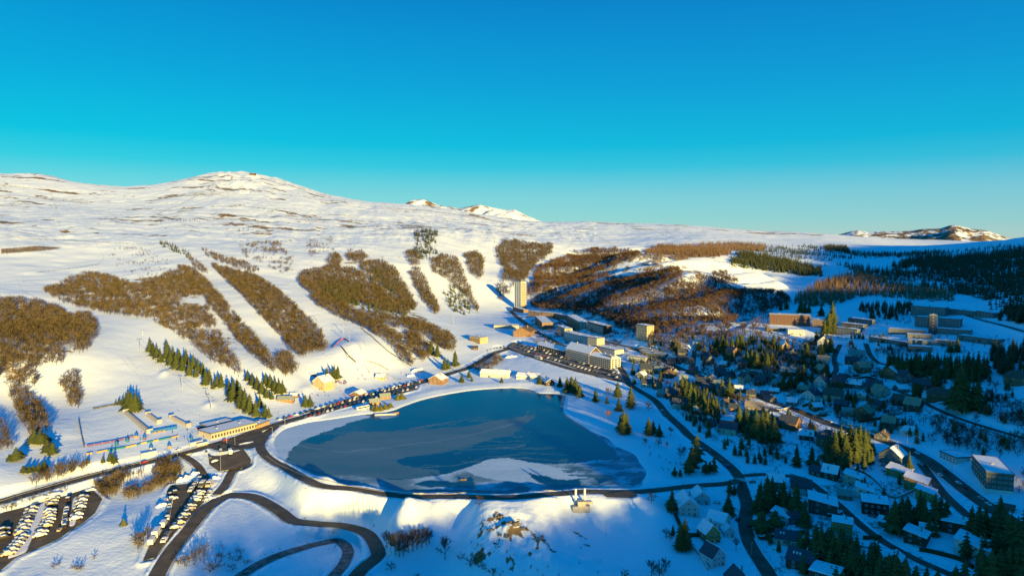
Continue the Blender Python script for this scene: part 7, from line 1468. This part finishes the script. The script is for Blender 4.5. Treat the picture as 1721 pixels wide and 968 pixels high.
# ploughed snow heaps
def heap(px, py, w, h, label):
    p, k_ = world_foot(px, py); n_ = 24; g = np.linspace(-1, 1, n_); X, Y = np.meshgrid(g, g, indexing='ij'); L = w*k_/2
    rr_ = np.clip(1-X**2, 0, 1)*np.clip(1-Y**2, 0, 1); Zz = h*np.sqrt(rr_)*(.75+.5*fbm(X*9+px, Y*9+py, 2.5, 3))-.3
    ya = math.atan2(-p[0], p[1])+.3; XX = X*L; YY = Y*L*.35
    o = raw_mesh('snow_heap', np.stack([(p[0]+XX*math.cos(ya)-YY*math.sin(ya)).ravel(), (p[1]+XX*math.sin(ya)+YY*math.cos(ya)).ravel(), (p[2]+.1+Zz).ravel()], 1), grid_faces(n_, n_), ROOFSNOW, smooth_=True)
    return tag(o, label, 'snow heap', 'ploughed snow heaps')
for a in [(312,806,34,3.4,'long sunlit snow heap at the head of the narrow car park'), (328,797,16,2.6,'small snow heap beside the parking lane'), (362,804,16,2,'snow heap above the car pair by the little tree'), (70,834,60,1.6,'snow bank along the top of the lower left car park'), (150,824,22,1.6,'snow bank at the upper right of the lower left car park'), (272,850,20,2.2,'rough snow heap left of the narrow car park'), (414,745,30,1.2,'snow ridge above the turning circle'), (362,775,14,1.6,'snow heap left of the turning circle'), (700,624,20,3.5,'pointed snow heap at the bottom of the wide piste'), (690,632,14,2.5,'rounded snow heap beside the pointed one'), (612,683,24,1.6,'snow heap behind the white coach'), (860,600,26,2.5,'shaded snow heap between lake and village street')]: heap(*a)

# ---------------------------------------------------------------- people on the pistes
def person_mesh():
    me = bpy.data.meshes.new('person'); J = [(0, 0, .95), (0, 0, 1.2), (0, 0, 1.42), (0, .01, 1.54), (0, .02, 1.68), (-.12, .0, .9), (-.15, .08, .5), (-.15, 0, .06), (.12, 0, .9), (.15, .1, .5), (.15, .02, .06), (-.2, 0, 1.4), (-.3, .1, 1.15), (-.27, .3, 1.05), (.2, 0, 1.4), (.3, .1, 1.15), (.27, .3, 1.05)]
    E = [(0, 1), (1, 2), (2, 3), (3, 4), (0, 5), (5, 6), (6, 7), (0, 8), (8, 9), (9, 10), (2, 11), (11, 12), (12, 13), (2, 14), (14, 15), (15, 16)]
    Rr = [.16, .15, .15, .07, .11, .11, .085, .06, .11, .085, .06, .09, .065, .05, .09, .065, .05]
    me.from_pydata(J, E, []); o = bpy.data.objects.new('p', me); COL.objects.link(o); md = o.modifiers.new('s', 'SKIN')
    for v, r in zip(me.skin_vertices[0].data, Rr): v.radius = (r, r)
    me.skin_vertices[0].data[0].use_root = True
    dg = bpy.context.evaluated_depsgraph_get(); dg.update(); m2 = bpy.data.meshes.new_from_object(o.evaluated_get(dg)); bpy.data.objects.remove(o); return m2
try:
    pm0 = person_mesh()
    CLO = {c: mat('ski_suit_'+c, v, .8) for c, v in dict(red=(.45, .04, .04), blue=(.04, .12, .4), black=(.02, .02, .03), green=(.05, .2, .08), pink=(.5, .1, .25)).items()}
    PMs = {}
    for c, m_ in CLO.items():
        q_ = pm0.copy(); q_.materials.clear(); q_.materials.append(m_); PMs[c] = q_
    SPOT = [('on the terrace right of the yellow chalet', [(563+random.uniform(0, 22), 642+random.uniform(-1.5, 4)) for _ in range(22)]), ('on the lower part of the wide piste', [(random.uniform(600, 690), random.uniform(610, 640)) for _ in range(16)]),
            ('on the nursery slope below the yellow chalet', [(random.uniform(515, 600), random.uniform(655, 668)) for _ in range(14)]), ('in the snow garden left of the station hall', [(random.uniform(230, 345), random.uniform(724, 742)) for _ in range(14)]), ('on the left hand piste above the spruce row', [(226,523),(230,536),(272,540),(300,560),(401,633),(180,523),(40,473),(345,470)])]
    for w_, L in SPOT:
        L = sorted(L); P = hits(L)
        for i, p in enumerate(P):
            c = random.choice(list(PMs)); o = bpy.data.objects.new('person', PMs[c]); COL.objects.link(o); o.location = (p[0], p[1], p[2]-.02); o.rotation_euler = (0, 0, random.random()*6.28)
            tag(o, f"skier in {c}, {ORD[i]} from left {w_}", 'person', 'skiers '+w_)
except Exception as ex: print('PERSON', ex)
print('CARS', NCAR, 'OBJ', len(bpy.data.objects))
